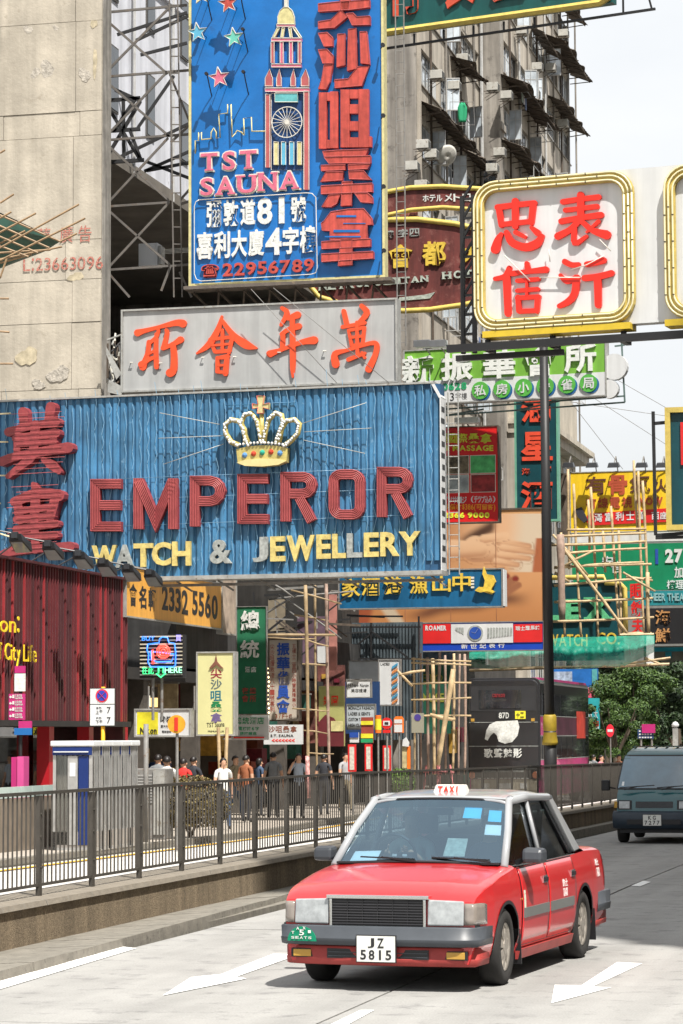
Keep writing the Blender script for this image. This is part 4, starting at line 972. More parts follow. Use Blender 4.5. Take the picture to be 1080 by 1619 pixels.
s.strokes('brush_letter', m_bred, CW, (740, 250, 3.176), 0, -.07, 1.05)
for L_ in ([(800, 405), (840, 445)], [(855, 440), (920, 440)], [(950, 380), (968, 398)], [(870, 395), (872, 415)], [(905, 428), (930, 420), (958, 405)]): s.tube('neon_tube', m_neonw, L_, .012, -.1)
m = MB(); p0 = s.loc(765, 535)[0]; p1 = s.loc(990, 520)[0]
m.box((b0[0] + .2, -.14, PZ0 - .14), (b1[0] - .1, .35, PZ0 - .003)); m.build('yellow_base', M('yellow_enamel', (.62, .44, .03), .4, var=.15), s.o)
MB().box((x2 + .0, -.14, PZ0 - .14), (x2 + 2, .35, PZ0 - .003)).build('yellow_base', M('yellow_enamel'), s.o)
m = MB(); m.box((-.55, -.25, PZ0 - .42), (s.W + 1, -.12, PZ0 - .26)); m.box((-.45, .5, PZ0 - .3), (s.W + 1, .62, PZ0 - .15))
for x in (.2, 1.65, 3.2, 4.6): m.box((x, -.12, PZ0 - .4), (x + .12, .5, PZ0 - .26)); m.box((x, .1, PZ0 - .26), (x + .1, .2, PZ0 - .142))
m.build('support_beam', m_black, s.o)
m = MB()
for x in (-.38, -.12): m.box((x, .2, PZ0 - .4), (x + .08, .3, PZ1 + .05 - .25))
for k in range(8): z = PZ0 + k * .42; m.bar((-.34, .25, z), (-.08, .25, z + .4), .05); m.box((-.3, .22, z), (-.12, .28, z + .05))
m.box((-.1, .15, PZ1 - 1.35), (.5, .33, PZ1 - 1.15)); m.box((-.5, .2, PZ0 - .55), (1.9, .33, PZ0 - .43)); m.build('lattice_mast', m_black, s.o)

# pole
pu = 54.6
pp = thing('sign_pole', 'tall black pole with a yellow collar standing on the kerb behind the red taxi', 'pole', gnd(872, 1303, .1), 0)
D = pp.location.y; topz = at(855, 548, D); base = Vector(pp.location); tp = Vector((topz.x - base.x, -.9, topz.z - base.z))
col1 = at(868, 1172, D); zc1 = col1.z - base.z
def pa(z): return tp * (z / tp.z)
MB().tube([pa(-.1), pa(.3)], .22, 16).build('base', m_black, pp, smooth=True)
MB().tube([pa(.3), pa(zc1 + .3)], .158, 18).build('shaft', m_black, pp, smooth=True)
MB().tube([pa(zc1 + .3), pa(tp.z)], .125, 18, .105).build('upper_shaft', m_black, pp, smooth=True)
MB().tube([pa(zc1 - .08), pa(zc1 - .0), pa(zc1 + .25), pa(zc1 + .3), pa(zc1 + .62), pa(zc1 + .66)], [.2, .19, .155, .17, .165, .13], 18).build('collar', M('yellow_collar', (.30, .21, .02), .5, var=.25, vs=5), pp, smooth=True)
# ================================================================== smaller signs, scaffolds, shops
YP = math.pi / 2 - TH                                # boards lying along the facade
def board(name, label, cat, xL, yT, yB, xR, D, mat, yaw=YAW, t=.2, fr=None, fw=.04):
    s = Sign(name, label, cat, xL, yT, yB, xR, D, yaw); s.panel('board', mat, t)
    if fr: s.frame('frame', fr, fw, -.03, t + .01)
    return s
m_ink = M('black_ink', (.02, .02, .02), .5, var=0)
m_bam = M('bamboo', (.50, .37, .21), .6, var=.35, vs=4, dirt=(.30, .21, .12), df=.58)
m_bam2 = M('grey_bamboo', (.34, .24, .19), .7, var=.35, vs=5)
m_orange = M('amber_sheet', (.80, .40, .07), .45, var=.08, vs=1.5, streak=.12)
# maroon ribbed hall
hl = bld('ribbed_hall', 'maroon hall clad in vertical metal ribs with yellow lettering, at the left behind the railing', 55, -20.6)
vH = -20.6; uH0, uH1 = 41.0, uat(197, vH)
zT = at(100, 902, S(uat(100, vH), vH).y).z; zBt = at(100, 1139, S(uat(100, vH), vH).y).z
m_mar = M('maroon_panel', (.085, .022, .025), .5, var=.25, vs=2, streak=.25)
m_rib = [M('rib_maroon', (.13, .028, .032), .45, var=.2), M('rib_red', (.30, .035, .04), .4, var=.2), M('rib_dark', (.075, .025, .028), .5, var=.2)]
addp(MB().sbox(uH0, uH1, vH - 3, vH, zBt, zT), 'panel', m_mar, hl)
nR = int((uH1 - uH0) / .18); ribs = [MB().box((-.025, -.06, 0), (.025, 0, zT - zBt + .02)).mesh('rib', mm_) for mm_ in m_rib]
for i in range(nR + 1):
    k = 1 if rnd.random() < .22 else (2 if rnd.random() < .45 else 0)
    link('rib', ribs[k], hl, S(uH0 + i * (uH1 - uH0) / nR, vH + .003, zBt - .01) - hl.location, (0, 0, YP))
addp(MB().sbox(uH0, uH1 + .05, vH - 3.1, vH + .16, zBt - .14, zBt - .012), 'bottom_edge', m_dark, hl)
addp(MB().sbox(uH0, uH1 + .05, vH - 3.1, vH + .16, zT + .012, zT + .07), 'top_edge', m_mar, hl)
m_rcol = M('red_column', (.38, .012, .02), .35, var=.1)
for px in (72, 135, 190):
    uu = uat(px, vH - .3); addp(MB().sbox(uu - .16, uu + .16, vH - .45, vH - .15, gz(uu) + .1, zBt - .145), 'column', m_rcol, hl)
m_gl = glass('shop_glass', (.35, .40, .36), .12)
addp(MB().sbox(uH0, uH1, vH - 1.1, vH - 1.07, gz(uH1), zBt - .15), 'shop_glass', m_gl, hl)
addp(MB().sbox(uH0, uH1, vH - 3.2, vH - 3.0, gz(uH1), zBt - .15), 'back_wall', M('reflected_olive', (.06, .07, .035), .8, var=.5, vs=1.2), hl)  # olive mottling stands in for greenery reflected in the glass
addp(MB().sbox(uH1 + .02, uH1 + .2, vH - 3.2, vH - .05, gz(uH1), zT), 'end_wall', m_mar, hl)
hs = Sign('x', 'x', 'x', 0, 960, 1060, 100, S(uat(0, vH + .17), vH + .17).y, YP)
yel = M('yellow_letter', (.85, .62, .02), .4, var=.05)
for a in (hs.text('oon:', -16, 972, 30, 997, yel, 0, -.02, .0, -3), hs.text('f City Life', -2, 1016, 57, 1042, yel, 0, -.02, .0, -5)):
    for o in a: o.parent = hl; o.location = hs.O - hl.location; o.rotation_euler = (0, 0, YP)
bpy.data.objects.remove(hs.o)
# inner shop sign 
s = board('camera_brand_sign', 'small cream sign with black italic lettering inside the hall behind the phone booths', 'sign', 86, 1141, 1164, 115, 66.5, M('cream_sheet', (.55, .52, .33), .5), t=.05)
s.text('Nikon', 89, 1150, 113, 1159, m_ink, 0, -.01, .02)
# floodlights over the hall
m_lamp = M('lamp_black', (.03, .032, .036), .35, var=.2); m_lens = M('lamp_lens', (.25, .27, .28), .1)
for i, (x, y) in enumerate(((28, 849), (80, 862), (128, 877), (166, 889), (205, 898), (240, 906), (258, 910))):
    if i == 6: continue
    uu = uat(x, vH + 1.0); P = S(uu, vH + 1.0); D = P.y; z = at(x, y, D).z
    t = thing('floodlight', ['', 'second', 'third', 'fourth', 'fifth', ''][i] and 'black floodlight over the ribbed hall, %s of the row from the left' % ['', 'second', 'third', 'fourth', 'fifth', ''][i] or
              ('black floodlight over the ribbed hall, ' + ('leftmost of the row' if i == 0 else 'rightmost of the row')), 'floodlight', (P.x, P.y, z), YP, 'floodlights over the ribbed hall')
    m = MB().hexa([(-.18, -.16, -.1), (.30, -.2, -.30), (.30, .2, -.30), (-.18, .16, -.1), (-.22, -.13, .06), (.22, -.2, -.12), (.22, .2, -.12), (-.22, .13, .06)]); m.box((-.3, -.07, -.05), (-.2, .07, .09)); m.build('lamp_head', m_lamp, t, bevel=.01)
    MB().hexa([(-.14, -.13, -.125), (.27, -.17, -.315), (.27, .17, -.315), (-.14, .13, -.125), (-.14, -.13, -.12), (.27, -.17, -.31), (.27, .17, -.31), (-.14, .13, -.12)]).build('lens', m_lens, t)
    MB().tube([(-.25, 0, .05), (-.5, .5, .15), (-.7, 1.05, zT - z)], .02).build('arm', m_lamp, t)
m_amb = board('phone_number_sign', 'long amber signboard with large black digits, lying along the facade under the blue ribbed sign', 'sign', 199, 895, 973, 350, S(uat(199, -20.5), -20.5).y, m_orange, YP, .05, m_edge)
s = m_amb
s.text('會名軒', 203, 922, 248, 956, m_ink, 0, -.01, .03, -11, .2)
s.text('2332', 256, 926, 297, 963, m_ink, 0, -.01, .025, -9); s.text('5560', 304, 934, 344, 971, m_ink, 0, -.01, .025, -9)
s2 = board('photo_panel', 'narrow pale poster with a blurred photograph at the end of the amber signboard', 'poster', 351, 900, 1000, 373, S(uat(351, -20.5), -20.5).y, M('photo_beige', (.42, .34, .27), .5, var=.5, vs=2.2), YP, .15, m_edge)

# row of low shops, near-black colours standing in for the deep shade
rw = bld('shop_row', 'dark row of open shops under the signboards, between the ribbed hall and the apartment block', 80, -21)
uS0, uS1 = uH1 + .3, 97.5
addp(MB().sbox(88, 96, -33, -21.2, -1, 13.5), 'rear_block', M('shade_dark_wall', (.045, .042, .038), .9, var=.5, vs=.7, streak=.4), rw)  # block added to darken the gap; its near-black colour imitates deep shade
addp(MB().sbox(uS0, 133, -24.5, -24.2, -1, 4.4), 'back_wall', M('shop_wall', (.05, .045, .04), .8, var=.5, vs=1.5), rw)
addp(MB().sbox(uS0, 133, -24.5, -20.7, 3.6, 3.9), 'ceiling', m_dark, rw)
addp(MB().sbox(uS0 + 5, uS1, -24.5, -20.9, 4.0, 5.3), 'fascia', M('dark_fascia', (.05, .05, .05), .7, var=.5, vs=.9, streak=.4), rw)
for i in range(14):
    uu = uS0 + 2 + i * 4.7
    addp(MB().sbox(uu, uu + .4, -21.3, -20.85, -1, 3.6), 'pillar', M('shop_pillar', (.08, .07, .06), .7, var=.4, vs=3), rw)
cols = ['5a2a1c', 'b08a3c', '6a2030', '2c5a50', 'd8c890', '803018', '243c70', 'a89878']
for i in range(60):
    uu = uS0 + 1 + i * 1.08; c = cols[rnd.randrange(8)]; z = .9 + rnd.random() * 1.6; w_ = rnd.uniform(.3, .9); h = rnd.uniform(.2, .8)
    addp(MB().sbox(uu, uu + w_, -23.6, -23.5 + rnd.uniform(0, 1.5), z - .6, z + h - .6), 'shop_display', M('display_' + c, c, .5, var=.4, vs=5), rw)
m_lit = M('shop_light_warm', (1, .62, .25), .5, var=0, emis=1.1); m_litw = M('shop_light_white', (1, .92, .75), .5, var=0, emis=1.4)
for i in range(30):
    uu = uS0 + .8 + i * 2.2; addp(MB().sbox(uu, uu + rnd.uniform(.3, 1.1), -23.3, -22.6, 3.0, 3.06 + rnd.random() * .25), 'shop_lamp', m_lit if i % 3 else m_litw, rw)
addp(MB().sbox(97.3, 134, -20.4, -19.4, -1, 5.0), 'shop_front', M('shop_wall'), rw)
for i in range(26):
    uu = 97.6 + i * 1.38; c = cols[rnd.randrange(8)]; z = .3 + rnd.random() * 3.2
    addp(MB().sbox(uu, uu + rnd.uniform(.5, 1.1), -19.39, -19.2, z, z + rnd.uniform(.3, 1.1)), 'shop_display', M('display_' + c, c, .5, var=.4, vs=5), rw)
for i in range(26):
    uu = 68 + i * 1.12; c = cols[rnd.randrange(8)]; v0 = -22.3 + rnd.random() * 1.2; z = 2.0 + rnd.random() * 1.3; w_ = rnd.uniform(.25, .6); h = rnd.uniform(.3, .95)
    o_ = addp(MB().sbox(uu, uu + .08, v0, v0 + w_, z, z + h), 'hanging_panel', M('display_' + c, c, .5, var=.4, vs=5), rw)
    m = MB().sbox(uu - .02, uu + .1, v0 - .03, v0 + w_ + .03, z + h + .002, z + h + .05).sbox(uu - .02, uu + .1, v0 - .03, v0 + w_ + .03, z - .05, z - .002); m.v = [tuple(Vector(p) - rw.location) for p in m.v]; m.build('panel_frame', m_steel, o_)
# vertical coloured shop panels facing us
for i in range(20):
    uu = uS0 + 2.5 + i * 3.1; c = cols[rnd.randrange(8)]; v0 = -22.8 + rnd.random() * 1.4; z = 2.1 + rnd.random() * .8
    addp(MB().sbox(uu, uu + .06, v0, v0 + rnd.uniform(.4, .9), z, z + rnd.uniform(.3, .8)), 'hanging_panel', M('display_' + c, c, .5, var=.4, vs=5), rw)

def box_sign(*a, **k): return board(*a, **k)
# camera neon sign
s = board('camera_neon_sign', 'black louvred sign with a blue and red neon camera outline above a green arrow', 'sign', 221, 1004, 1072, 290, 62.5, m_black, t=.25)
m_lou = M('louvre_cream', (.50, .45, .34), .5, var=.2)
for i in range(11):
    z = .06 + i * s.H / 11.3; m = MB().box((.02, -.05, z), (s.W - .02, -.002, z + .03)); m.build('louvre', m_lou if i not in (0, 1, 9) else m_steel, s.o)
nb_ = M('neon_blue', (.03, .16, .75), .3, var=0, emis=1.6); nr = M('neon_red', (1, .06, .04), .3, var=0, emis=1.5); ng = M('neon_green', (.05, .75, .22), .3, var=0, emis=1.2); nv = M('neon_violet', (.25, .22, .8), .3, var=0, emis=1.2)
ZN = zc(190, 910, 4.5)
for L_ in ([(205, 490), (285, 480), (290, 450), (310, 438), (345, 442), (355, 478), (395, 485), (403, 540), (402, 640), (385, 650), (225, 650), (208, 620), (212, 560), (200, 530)], [(225, 540), (232, 600), (270, 615), (375, 612), (392, 560)]): s.tube('neon_outline', nb_, ZN(L_), .017, -.09, True)
for r in (46, 32, 16): s.tube('neon_ring', nr, ZN([(316 + r * math.cos(k * .45), 542 + r * math.sin(k * .45)) for k in range(14)]), .02, -.1, True)
s.tube('neon_stroke', nr, ZN([(240, 530), (243, 630)]), .03, -.09)
s.tube('neon_arrow', ng, ZN([(282, 655), (282, 695), (265, 697), (298, 725), (332, 695), (315, 693), (315, 655)]), .02, -.09, True)
s.text('在此', 225, 1054, 245, 1066, ng, -.06, -.08, .0, 0, .15); s.text('HERE', 262, 1055, 289, 1064, M('neon_pale_green', (.3, .8, .5), .3, var=0, emis=.9), -.06, -.08, 0); s.text('BUY', 226, 1006, 246, 1013, nb_, -.06, -.08, 0); s.text('買', 279, 1004, 288, 1014, nv, -.06, -.08, .01, 0, .05)
m = MB(); a = s.loc(240, 1072); b = s.loc(254, 1072)
for q in (a, b): m.tube([(q[0], .1, 0), (q[0], .1, -1.0)], .035)
m.build('post', m_steel, s.o)
# nikon light box
s = board('camera_lightbox', 'yellow and white light box with black italic lettering, right of the phone booths', 'light box', 215, 1123, 1163, 300, 66, m_white, t=.25, fr=m_edge)
s.rect('yellow_half', M('vivid_yellow', (.78, .70, .04), .4, var=.35, vs=1.6), 217, 1126, 250, 1161, -.002, -.008); s.text('Nikon', 222, 1150, 248, 1160, m_ink, -.008, -.02, .03); s.text('時裝', 253, 1132, 272, 1143, m_ink, 0, -.01, .02, 0, .1); s.text('鏡片光學', 254, 1146, 270, 1151, m_ink, 0, -.01, 0, 0, .1, joined=True, name='small_print'); s.text('電話查詢', 256, 1155, 271, 1159, m_ink, 0, -.01, 0, 0, .1, joined=True, name='small_print')
m = MB()
for x in (.3, 1.5): m.tube([(x, .1, s.H), (x, .1, s.H + .6)], .025)
m.build('hanger', m_steel, s.o)
# round amber sign on a pole
g_ = gnd(280, 1345); rs = thing('round_amber_sign', 'round amber sign with a red band on a thin grey pole', 'sign', (g_.x, g_.y, g_.z), -TH)
D = g_.y; zc_ = at(280, 1145, D).z - g_.z; r_ = 14.5 * D / F
MB().tube([(0, 0, 0), (0, 0, zc_)], .03).build('pole', m_steel, rs)
MB().lathe([(r_, -.06), (r_, -.03)], (0, 0, zc_), 22, 'y').build('disc', M('amber_disc', (.62, .30, .02), .4, var=.2, vs=6), rs); MB().box((-.035, -.075, zc_ - .13), (.035, -.061, zc_ + .13)).build('red_band', M('deep_red', (.6, .03, .015), .5), rs)
# yellow lit tst sign with bamboo foot
s = board('tower_logo_sign', 'tall pale yellow light box with a small clock tower drawing and coloured characters', 'light box', 313, 1033, 1161, 369, 67, M('pale_yellow_sheet', (.62, .60, .30), .4, var=.06), t=.3, fr=m_edge)
for c, y, cc in (('尖', 1057, '8a2a3a'), ('沙', 1074, '5a6a6a'), ('咀', 1092, '1a6a7a'), ('桑', 1109, '1a7a4a'), ('拿', 1127, '6a5a8a')):
    s.text(c, 333, y, 351, y + 16, M('ink_' + cc, cc, .5, var=0), 0, -.01, .035, 0, .01)
s.poly('tower_drawing', M('ink_brown', (.2, .08, .05)), [(331, 1057), (335, 1052), (340, 1046), (342, 1035), (344, 1046), (349, 1052), (354, 1057), (349, 1056), (343, 1051), (337, 1056)]); s.text('TST Sauna', 327, 1143, 355, 1150, m_ink, 0, -.008, -.005, 2, joined=True, name='small_print')
s.text('PREMIUM CLUB', 329, 1155, 354, 1157.5, m_ink, 0, -.006, -.005, 0, joined=True, name='small_print')
m = MB()
for x0, x1 in ((347, 352), (361, 358)):
    a = s.loc(x0, 1150); b = s.loc(x1, 1262); m.tube([(a[0], -.12, a[1]), (b[0], -.15, b[1])], .045, 7)
m.build('bamboo_prop', m_bam, s.o)
# green banner
m_gban = M('banner_green', (.012, .13, .06), .7, var=.25, vs=2, bump=.3, bs=5)
s = board('green_banner', 'dark green vertical banner with two big white characters', 'banner', 375, 960, 1129, 421, 74, m_gban, t=.08, fr=m_steel, fw=.02)
s.text('總', 381, 965, 411, 997, m_letw, 0, -.08, .04, 0, .01); s.text('統', 380, 1012, 410, 1041, m_letw, 0, -.08, .04, 0, .01); s.text('酒店', 387, 1054, 406, 1063, m_letw, 0, -.05, .02, 0, .2)
m_dr = M('dark_red_letter', (.28, .05, .035), .6); s.text('夜總', 382, 1087, 406, 1097, m_dr, 0, -.03, .02, 0, .15); s.text('會所', 382, 1099, 406, 1110, m_dr, 0, -.03, .02, 0, .15)
s = board('hotel_board', 'small white board with green characters and a red underline, below the green banner', 'sign', 366, 1131, 1170, 424, 75, m_white, t=.12)
m_grn = M('green_letter', (.02, .30, .12), .5); s.text('總統酒店', 371, 1134, 418, 1145, m_grn, 0, -.01, .03, 0, .1); s.text('電梯按6字', 377, 1149, 410, 1155, m_grn, 0, -.01, .02, 0, .1); s.text('請按鐘進', 379, 1157, 406, 1162, m_grn, 0, -.01, .02, 0, .1); s.rect('red_line', m_bred, 370, 1165, 418, 1167)
s = board('sauna_arrow_board', 'small white board with brown characters and a row of red arrows', 'sign', 417, 1146, 1177, 478, 76, m_white, t=.12)
m_brn = M('brown_letter', (.22, .07, .04), .5); s.text('沙咀桑拿', 424, 1148, 470, 1158, m_brn, 0, -.01, .03, 0, .1); s.text('S.T. SAUNA', 428, 1161, 464, 1165, m_ink, 0, -.01, .01, joined=True); s.text('<<<<<<<', 430, 1168, 466, 1173, m_bred, 0, -.01, .02)
# mahjong vertical
s = board('vertical_club_sign', 'tall grey vertical sign with five blue characters between small maroon columns of text', 'sign', 426, 1012, 1138, 470, 78, M('warm_grey_sheet', (.42, .37, .31), .5, var=.1, vs=2), t=.35, fr=m_rust)
m_blu = M('blue_letter', (.02, .07, .34), .45); s.text('振華雀員會', 438, 1015, 458, 1128, m_blu, 0, -.04, .045, 0, vert=True)
s.text('尖沙咀彌敦道八十一號喜利', 427, 1018, 434, 1126, m_dr, 0, -.01, .0, 0, vert=True, joined=True, name='small_print'); s.text('五樓十二室四小時營業精美小', 462, 1018, 468, 1118, m_dr, 0, -.01, .0, 0, vert=True, joined=True, name='small_print'); s.text('3/F十樓', 434, 1129, 462, 1136, m_brn, 0, -.01, .02, 0, .1)
# string of small bulbs
bl = thing('bulb_string', 'string of small warm bulbs between the green banner and the grey vertical sign', 'lights', at(424, 1080, 77.5))
for k in range(12): MB().lathe([(0, -.04), (.035, 0), (0, .04)], (.02 * math.sin(k), 0, -1.0 + k * .13), 6).build('bulb', M('bulb_lit', (1, .75, .4), .3, var=0, emis=2.0), bl)

# bamboo scaffolding between the signs
def tb(pts_px, D): return [at(x, y, d) for (x, y), d in zip(pts_px, D if isinstance(D, (list, tuple)) else [D] * len(pts_px))]
def scaffold(name, label, poles, mat=m_bam, r=.05, cat='scaffolding'):
    P0_ = tb(poles[0][0][:1], poles[0][1])[0]; t = thing(name, label, cat, P0_); t.name = name
    for p in poles:
        L_, D = p[0], p[1]; rr = p[2] if len(p) > 2 else r; q = tb(L_, D); mt = p[3] if len(p) > 3 else mat
        nseg = max(2, int((q[-1] - q[0]).length / .5)); pts = []
        if len(q) == 2:
            bend = Vector((rnd.uniform(-.03, .03), 0, rnd.uniform(-.03, .03)))
            pts = [q[0].lerp(q[1], i / nseg) + bend * math.sin(math.pi * i / nseg) - P0_ for i in range(nseg + 1)]
        else: pts = [x - P0_ for x in q]
        rad = [rr * (1.0 + (.16 if i % 2 else -.04)) * (1 - .2 * i / len(pts)) for i in range(len(pts))]
        MB().tube(pts, rad, 6).build('bamboo_pole', mt, t, smooth=True)
    return t
scaffold('bamboo_scaffold', 'bamboo pole scaffold under the blue ribbed sign, right of the grey vertical sign', [
    ([(483, 925), (487, 1258)], 76, .058), ([(498, 925), (502, 1258)], 77.5, .04), ([(516, 922), (521, 1225)], 76.5, .055, m_bam2), ([(421, 1004), (530, 1004)], 76, .045), ([(421, 1008), (500, 1010)], 76, .024),
    ([(460, 933), (540, 955)], 76, .028), ([(465, 972), (520, 982)], 77, .028), ([(480, 1010), (520, 1022)], 76, .028), ([(462, 1120), (520, 1125)], 76, .024), ([(478, 1050), (515, 1052)], 76, .03), ([(478, 1155), (518, 1160)], 76, .024), ([(484, 1190), (528, 1192)], 76, .024), ([(430, 922), (465, 945)], 76, .03, m_steel), ([(412, 975), (470, 940)], 77, .035, m_steel), ([(440, 940), (540, 1010)], 78, .03, m_steel), ([(425, 948), (560, 935)], 79, .03, m_steel)], mat=M('shaded_bamboo', (.33, .24, .135), .65, var=.35, vs=4))  # darker copy of the bamboo, shade under the sign put into its colour
scaffold('striped_post', 'thin post wrapped in red and white tape behind the railing below the bamboo scaffold', [([(486, 1195), (488, 1262)], 68, .06, M('hazard_tape', (.6, .3, .28), .6, var=.8, vs=9))], cat='post')
# corrugated backdrop and truss below the blue restaurant sign
m_corr = M('blue_grey_sheet', (.085, .11, .125), .6, var=.35, vs=1.4, streak=.4)
s = Sign('corrugated_hoarding', 'grey blue corrugated sheet hoarding behind the black truss frame, under the seafood sign', 'hoarding', 545, 985, 1170, 668, 92, YAW)
for i in range(24): 
    x = s.W * i / 24; MB().box((x, 0, 0), (x + s.W / 24 * .55, .06, s.H)).build('sheet_rib', m_corr, s.o)
s.panel('sheet', m_corr, .05, y=.061)
s.bars('truss', m_black, [((530, 992), (668, 992)), ((532, 1042), (666, 1042)), ((545, 1040), (592, 1000)), ((592, 1000), (648, 1040)), ((665, 975), (665, 1042)), ((590, 985), (590, 1120)), ((540, 975), (640, 975))], .06, -.3)
# tangle of dark frames between 500 and 560
sl = thing('steel_brackets', 'dark tangle of old steel sign brackets below the right part of the blue ribbed sign', 'brackets', at(540, 960, 84))
for _ in range(34):
    x0 = rnd.uniform(395, 560); y0_ = rnd.uniform(925, 1010); a = rnd.choice([(60, 3), (40, 30), (-40, 32), (4, 60), (90, -6)]); D = rnd.uniform(79, 90)
    MB().bar(at(x0, y0_, D) - sl.location, at(x0 + a[0], y0_ + a[1], D) - sl.location, rnd.uniform(.03, .07)).build('steel_bar', rnd.choice([m_steel, m_black, m_rust]), sl)
# salmon side panels and posters seen around the bamboo
s = board('salmon_panel', 'narrow salmon pink panel edge behind the bamboo poles', 'panel', 520, 940, 1060, 532, 82, M('salmon', (.40, .17, .14), .6, var=.35, vs=2), t=.1)
s = board('purple_poster', 'dark purple poster board behind the bamboo poles above the olive sign', 'poster', 470, 975, 1050, 522, 84, M('dusk_purple', (.13, .08, .11), .6, var=.5, vs=1.5), t=.1)
s.rect('white_sheet', m_white, 502, 1022, 518, 1048)
s = board('beige_board', 'plain beige board high behind the green banner', 'board', 424, 948, 1003, 450, 86, M('dull_beige', (.24, .20, .14), .7, var=.3), t=.1)
s = board('pink_collage_board', 'dark collage of small pink and orange posters behind the bamboo', 'poster', 472, 1052, 1175, 545, 86, M('collage', (.16, .06, .05), .6, var=.9, vs=3), t=.1)
for _ in range(22): 
    x = rnd.uniform(474, 535); y = rnd.uniform(1054, 1165); s.rect('small_poster', M('display_' + rnd.choice(cols)) if 0 else M('display_' + cols[rnd.randrange(8)], '808080'), x, y, x + rnd.uniform(4, 10), y + rnd.uniform(4, 12), -.005, -.02 - rnd.random() * .03)
s = board('olive_sign', 'olive yellow sign with two red characters behind the bamboo', 'sign', 504, 1085, 1180, 544, 82, M('olive_sheet', (.36, .36, .13), .5, var=.15, vs=2), t=.12); s.text('樂園', 510, 1100, 536, 1115, m_bred, 0, -.01, .02, 0, .2)
s.poly('maroon_swoosh', M('deep_maroon', (.12, .02, .025), .5), [(504, 1142), (515, 1130), (528, 1135), (538, 1150), (544, 1155), (544, 1180), (504, 1180)])
s.rect('cream_label', m_lyel, 524, 1140, 543, 1156, -.04, -.06)
# tailor and barber boards
m_gsheet = M('cool_white_sheet', (.40, .44, .47), .5, var=.2, vs=2)
s = board('bare_lightbox', 'blank pale blue light box pair above the tailor boards', 'light box', 552, 1046, 1115, 612, 88, m_gsheet, t=.2, fr=m_steel)
s = board('barber_board', 'pale board with a diagonal orange and blue barber stripe along its right edge', 'sign', 600, 1044, 1114, 632, 86, m_white, t=.15, fr=m_steel)
s.text('LADIES', 602, 1048, 616, 1052, m_ink, 0, -.008, 0, joined=True, name='small_print')
for k in range(8):
    y = 1048 + k * 8; s.poly('stripe', M('stripe_orange', (.55, .2, .06), .5) if k % 2 else M('stripe_blue', (.05, .24, .40), .5), [(620, y + 6), (629, y), (629, y + 4), (620, y + 10)])
s = board('nail_board', 'small white framed board with two lines of grey print, below the blank light box', 'sign', 549, 1075, 1102, 586, 83, m_white, t=.1, fr=m_steel, fw=.03); s.text('Hi New Nursin', 551, 1081, 583, 1086, m_ink, 0, -.008, 0, joined=True, name='small_print'); s.text('美容護膚', 555, 1089, 580, 1095, m_ink, 0, -.008, 0, 0, .1, joined=True, name='small_print')
s = board('navy_board', 'navy blue board edge behind the small white framed board', 'board', 546, 1078, 1160, 600, 84.5, M('navy_sheet', (.015, .045, .13), .5, var=.2), t=.1)
s = board('tailor_board', 'pale grey tailor board with black capitals', 'sign', 549, 1114, 1153, 593, 83, M('cool_white_sheet'), t=.1, fr=m_steel, fw=.02)
for i, tx in enumerate(('MONAZA FASHION', 'LADIES & GENTS', 'CUSTOM TAILOR', 'HIGH CLASS')): s.text(tx, 551, 1117 + i * 9, 551 + (40, 34, 30, 26)[i], 1122 + i * 9, m_ink, 0, -.008, .01, joined=True)
s = board('spanish_colour_board', 'small red and yellow striped board on a thin pole', 'sign', 571, 1134, 1175, 590, 80, m_dr, t=.06); s.rect('yellow_band', M('vivid_yellow'), 571, 1140, 590, 1146); s.rect('green_band', m_grn, 571, 1168, 590, 1174); s.rect('yellow_band', M('vivid_yellow'), 571, 1160, 590, 1167)
s = board('blue_leaflet_board', 'small blue and white board under the tailor board', 'sign', 553, 1158, 1174, 567, 81, m_white, t=.06); s.rect('blue_top', m_blu, 553, 1158, 567, 1166)

# blue restaurant sign
s = board('seafood_sign', 'deep blue signboard with golden characters and a golden fish, under the ribbed sign', 'sign', 537, 905, 962, 793, 80.5, M('deep_teal_blue', (.008, .10, .22), .4, var=.2, vs=1.5, streak=.2), t=.35, fr=m_steel)
m_g2 = M('yellow_gold', (.66, .46, .06), .4, var=.3, vs=9, dirt=(.25, .15, .03), df=.62)
for c, x, y in (('家', 541, 915), ('酒', 572, 913), ('港', 607, 911), ('漁', 648, 910), ('山', 684, 910), ('中', 716, 906)): s.text(c, x, y, x + 29, y + 29 - (3 if c == '山' else 0), m_g2, 0, -.14, .035, 0, .01)
for k in range(4): s.rect('small_character', m_neonw, 745, 912 + k * 5, 750, 915 + k * 5, -.01, -.04)
s.poly('fish', m_g2, [(766, 896), (770, 908), (781, 910), (785, 920), (778, 932), (781, 938), (771, 935), (760, 937), (752, 934), (758, 931), (766, 928), (768, 918), (764, 908)], 0, -.15)
s.poly('fish_tail', m_g2, [(752, 934), (758, 928), (775, 930), (783, 936), (778, 940), (765, 936)], -.01, -.12)
MB().box((s.W + .05, .01, 0), (s.W + .08, .5, s.H)).build('end_panel', m_white, s.o)

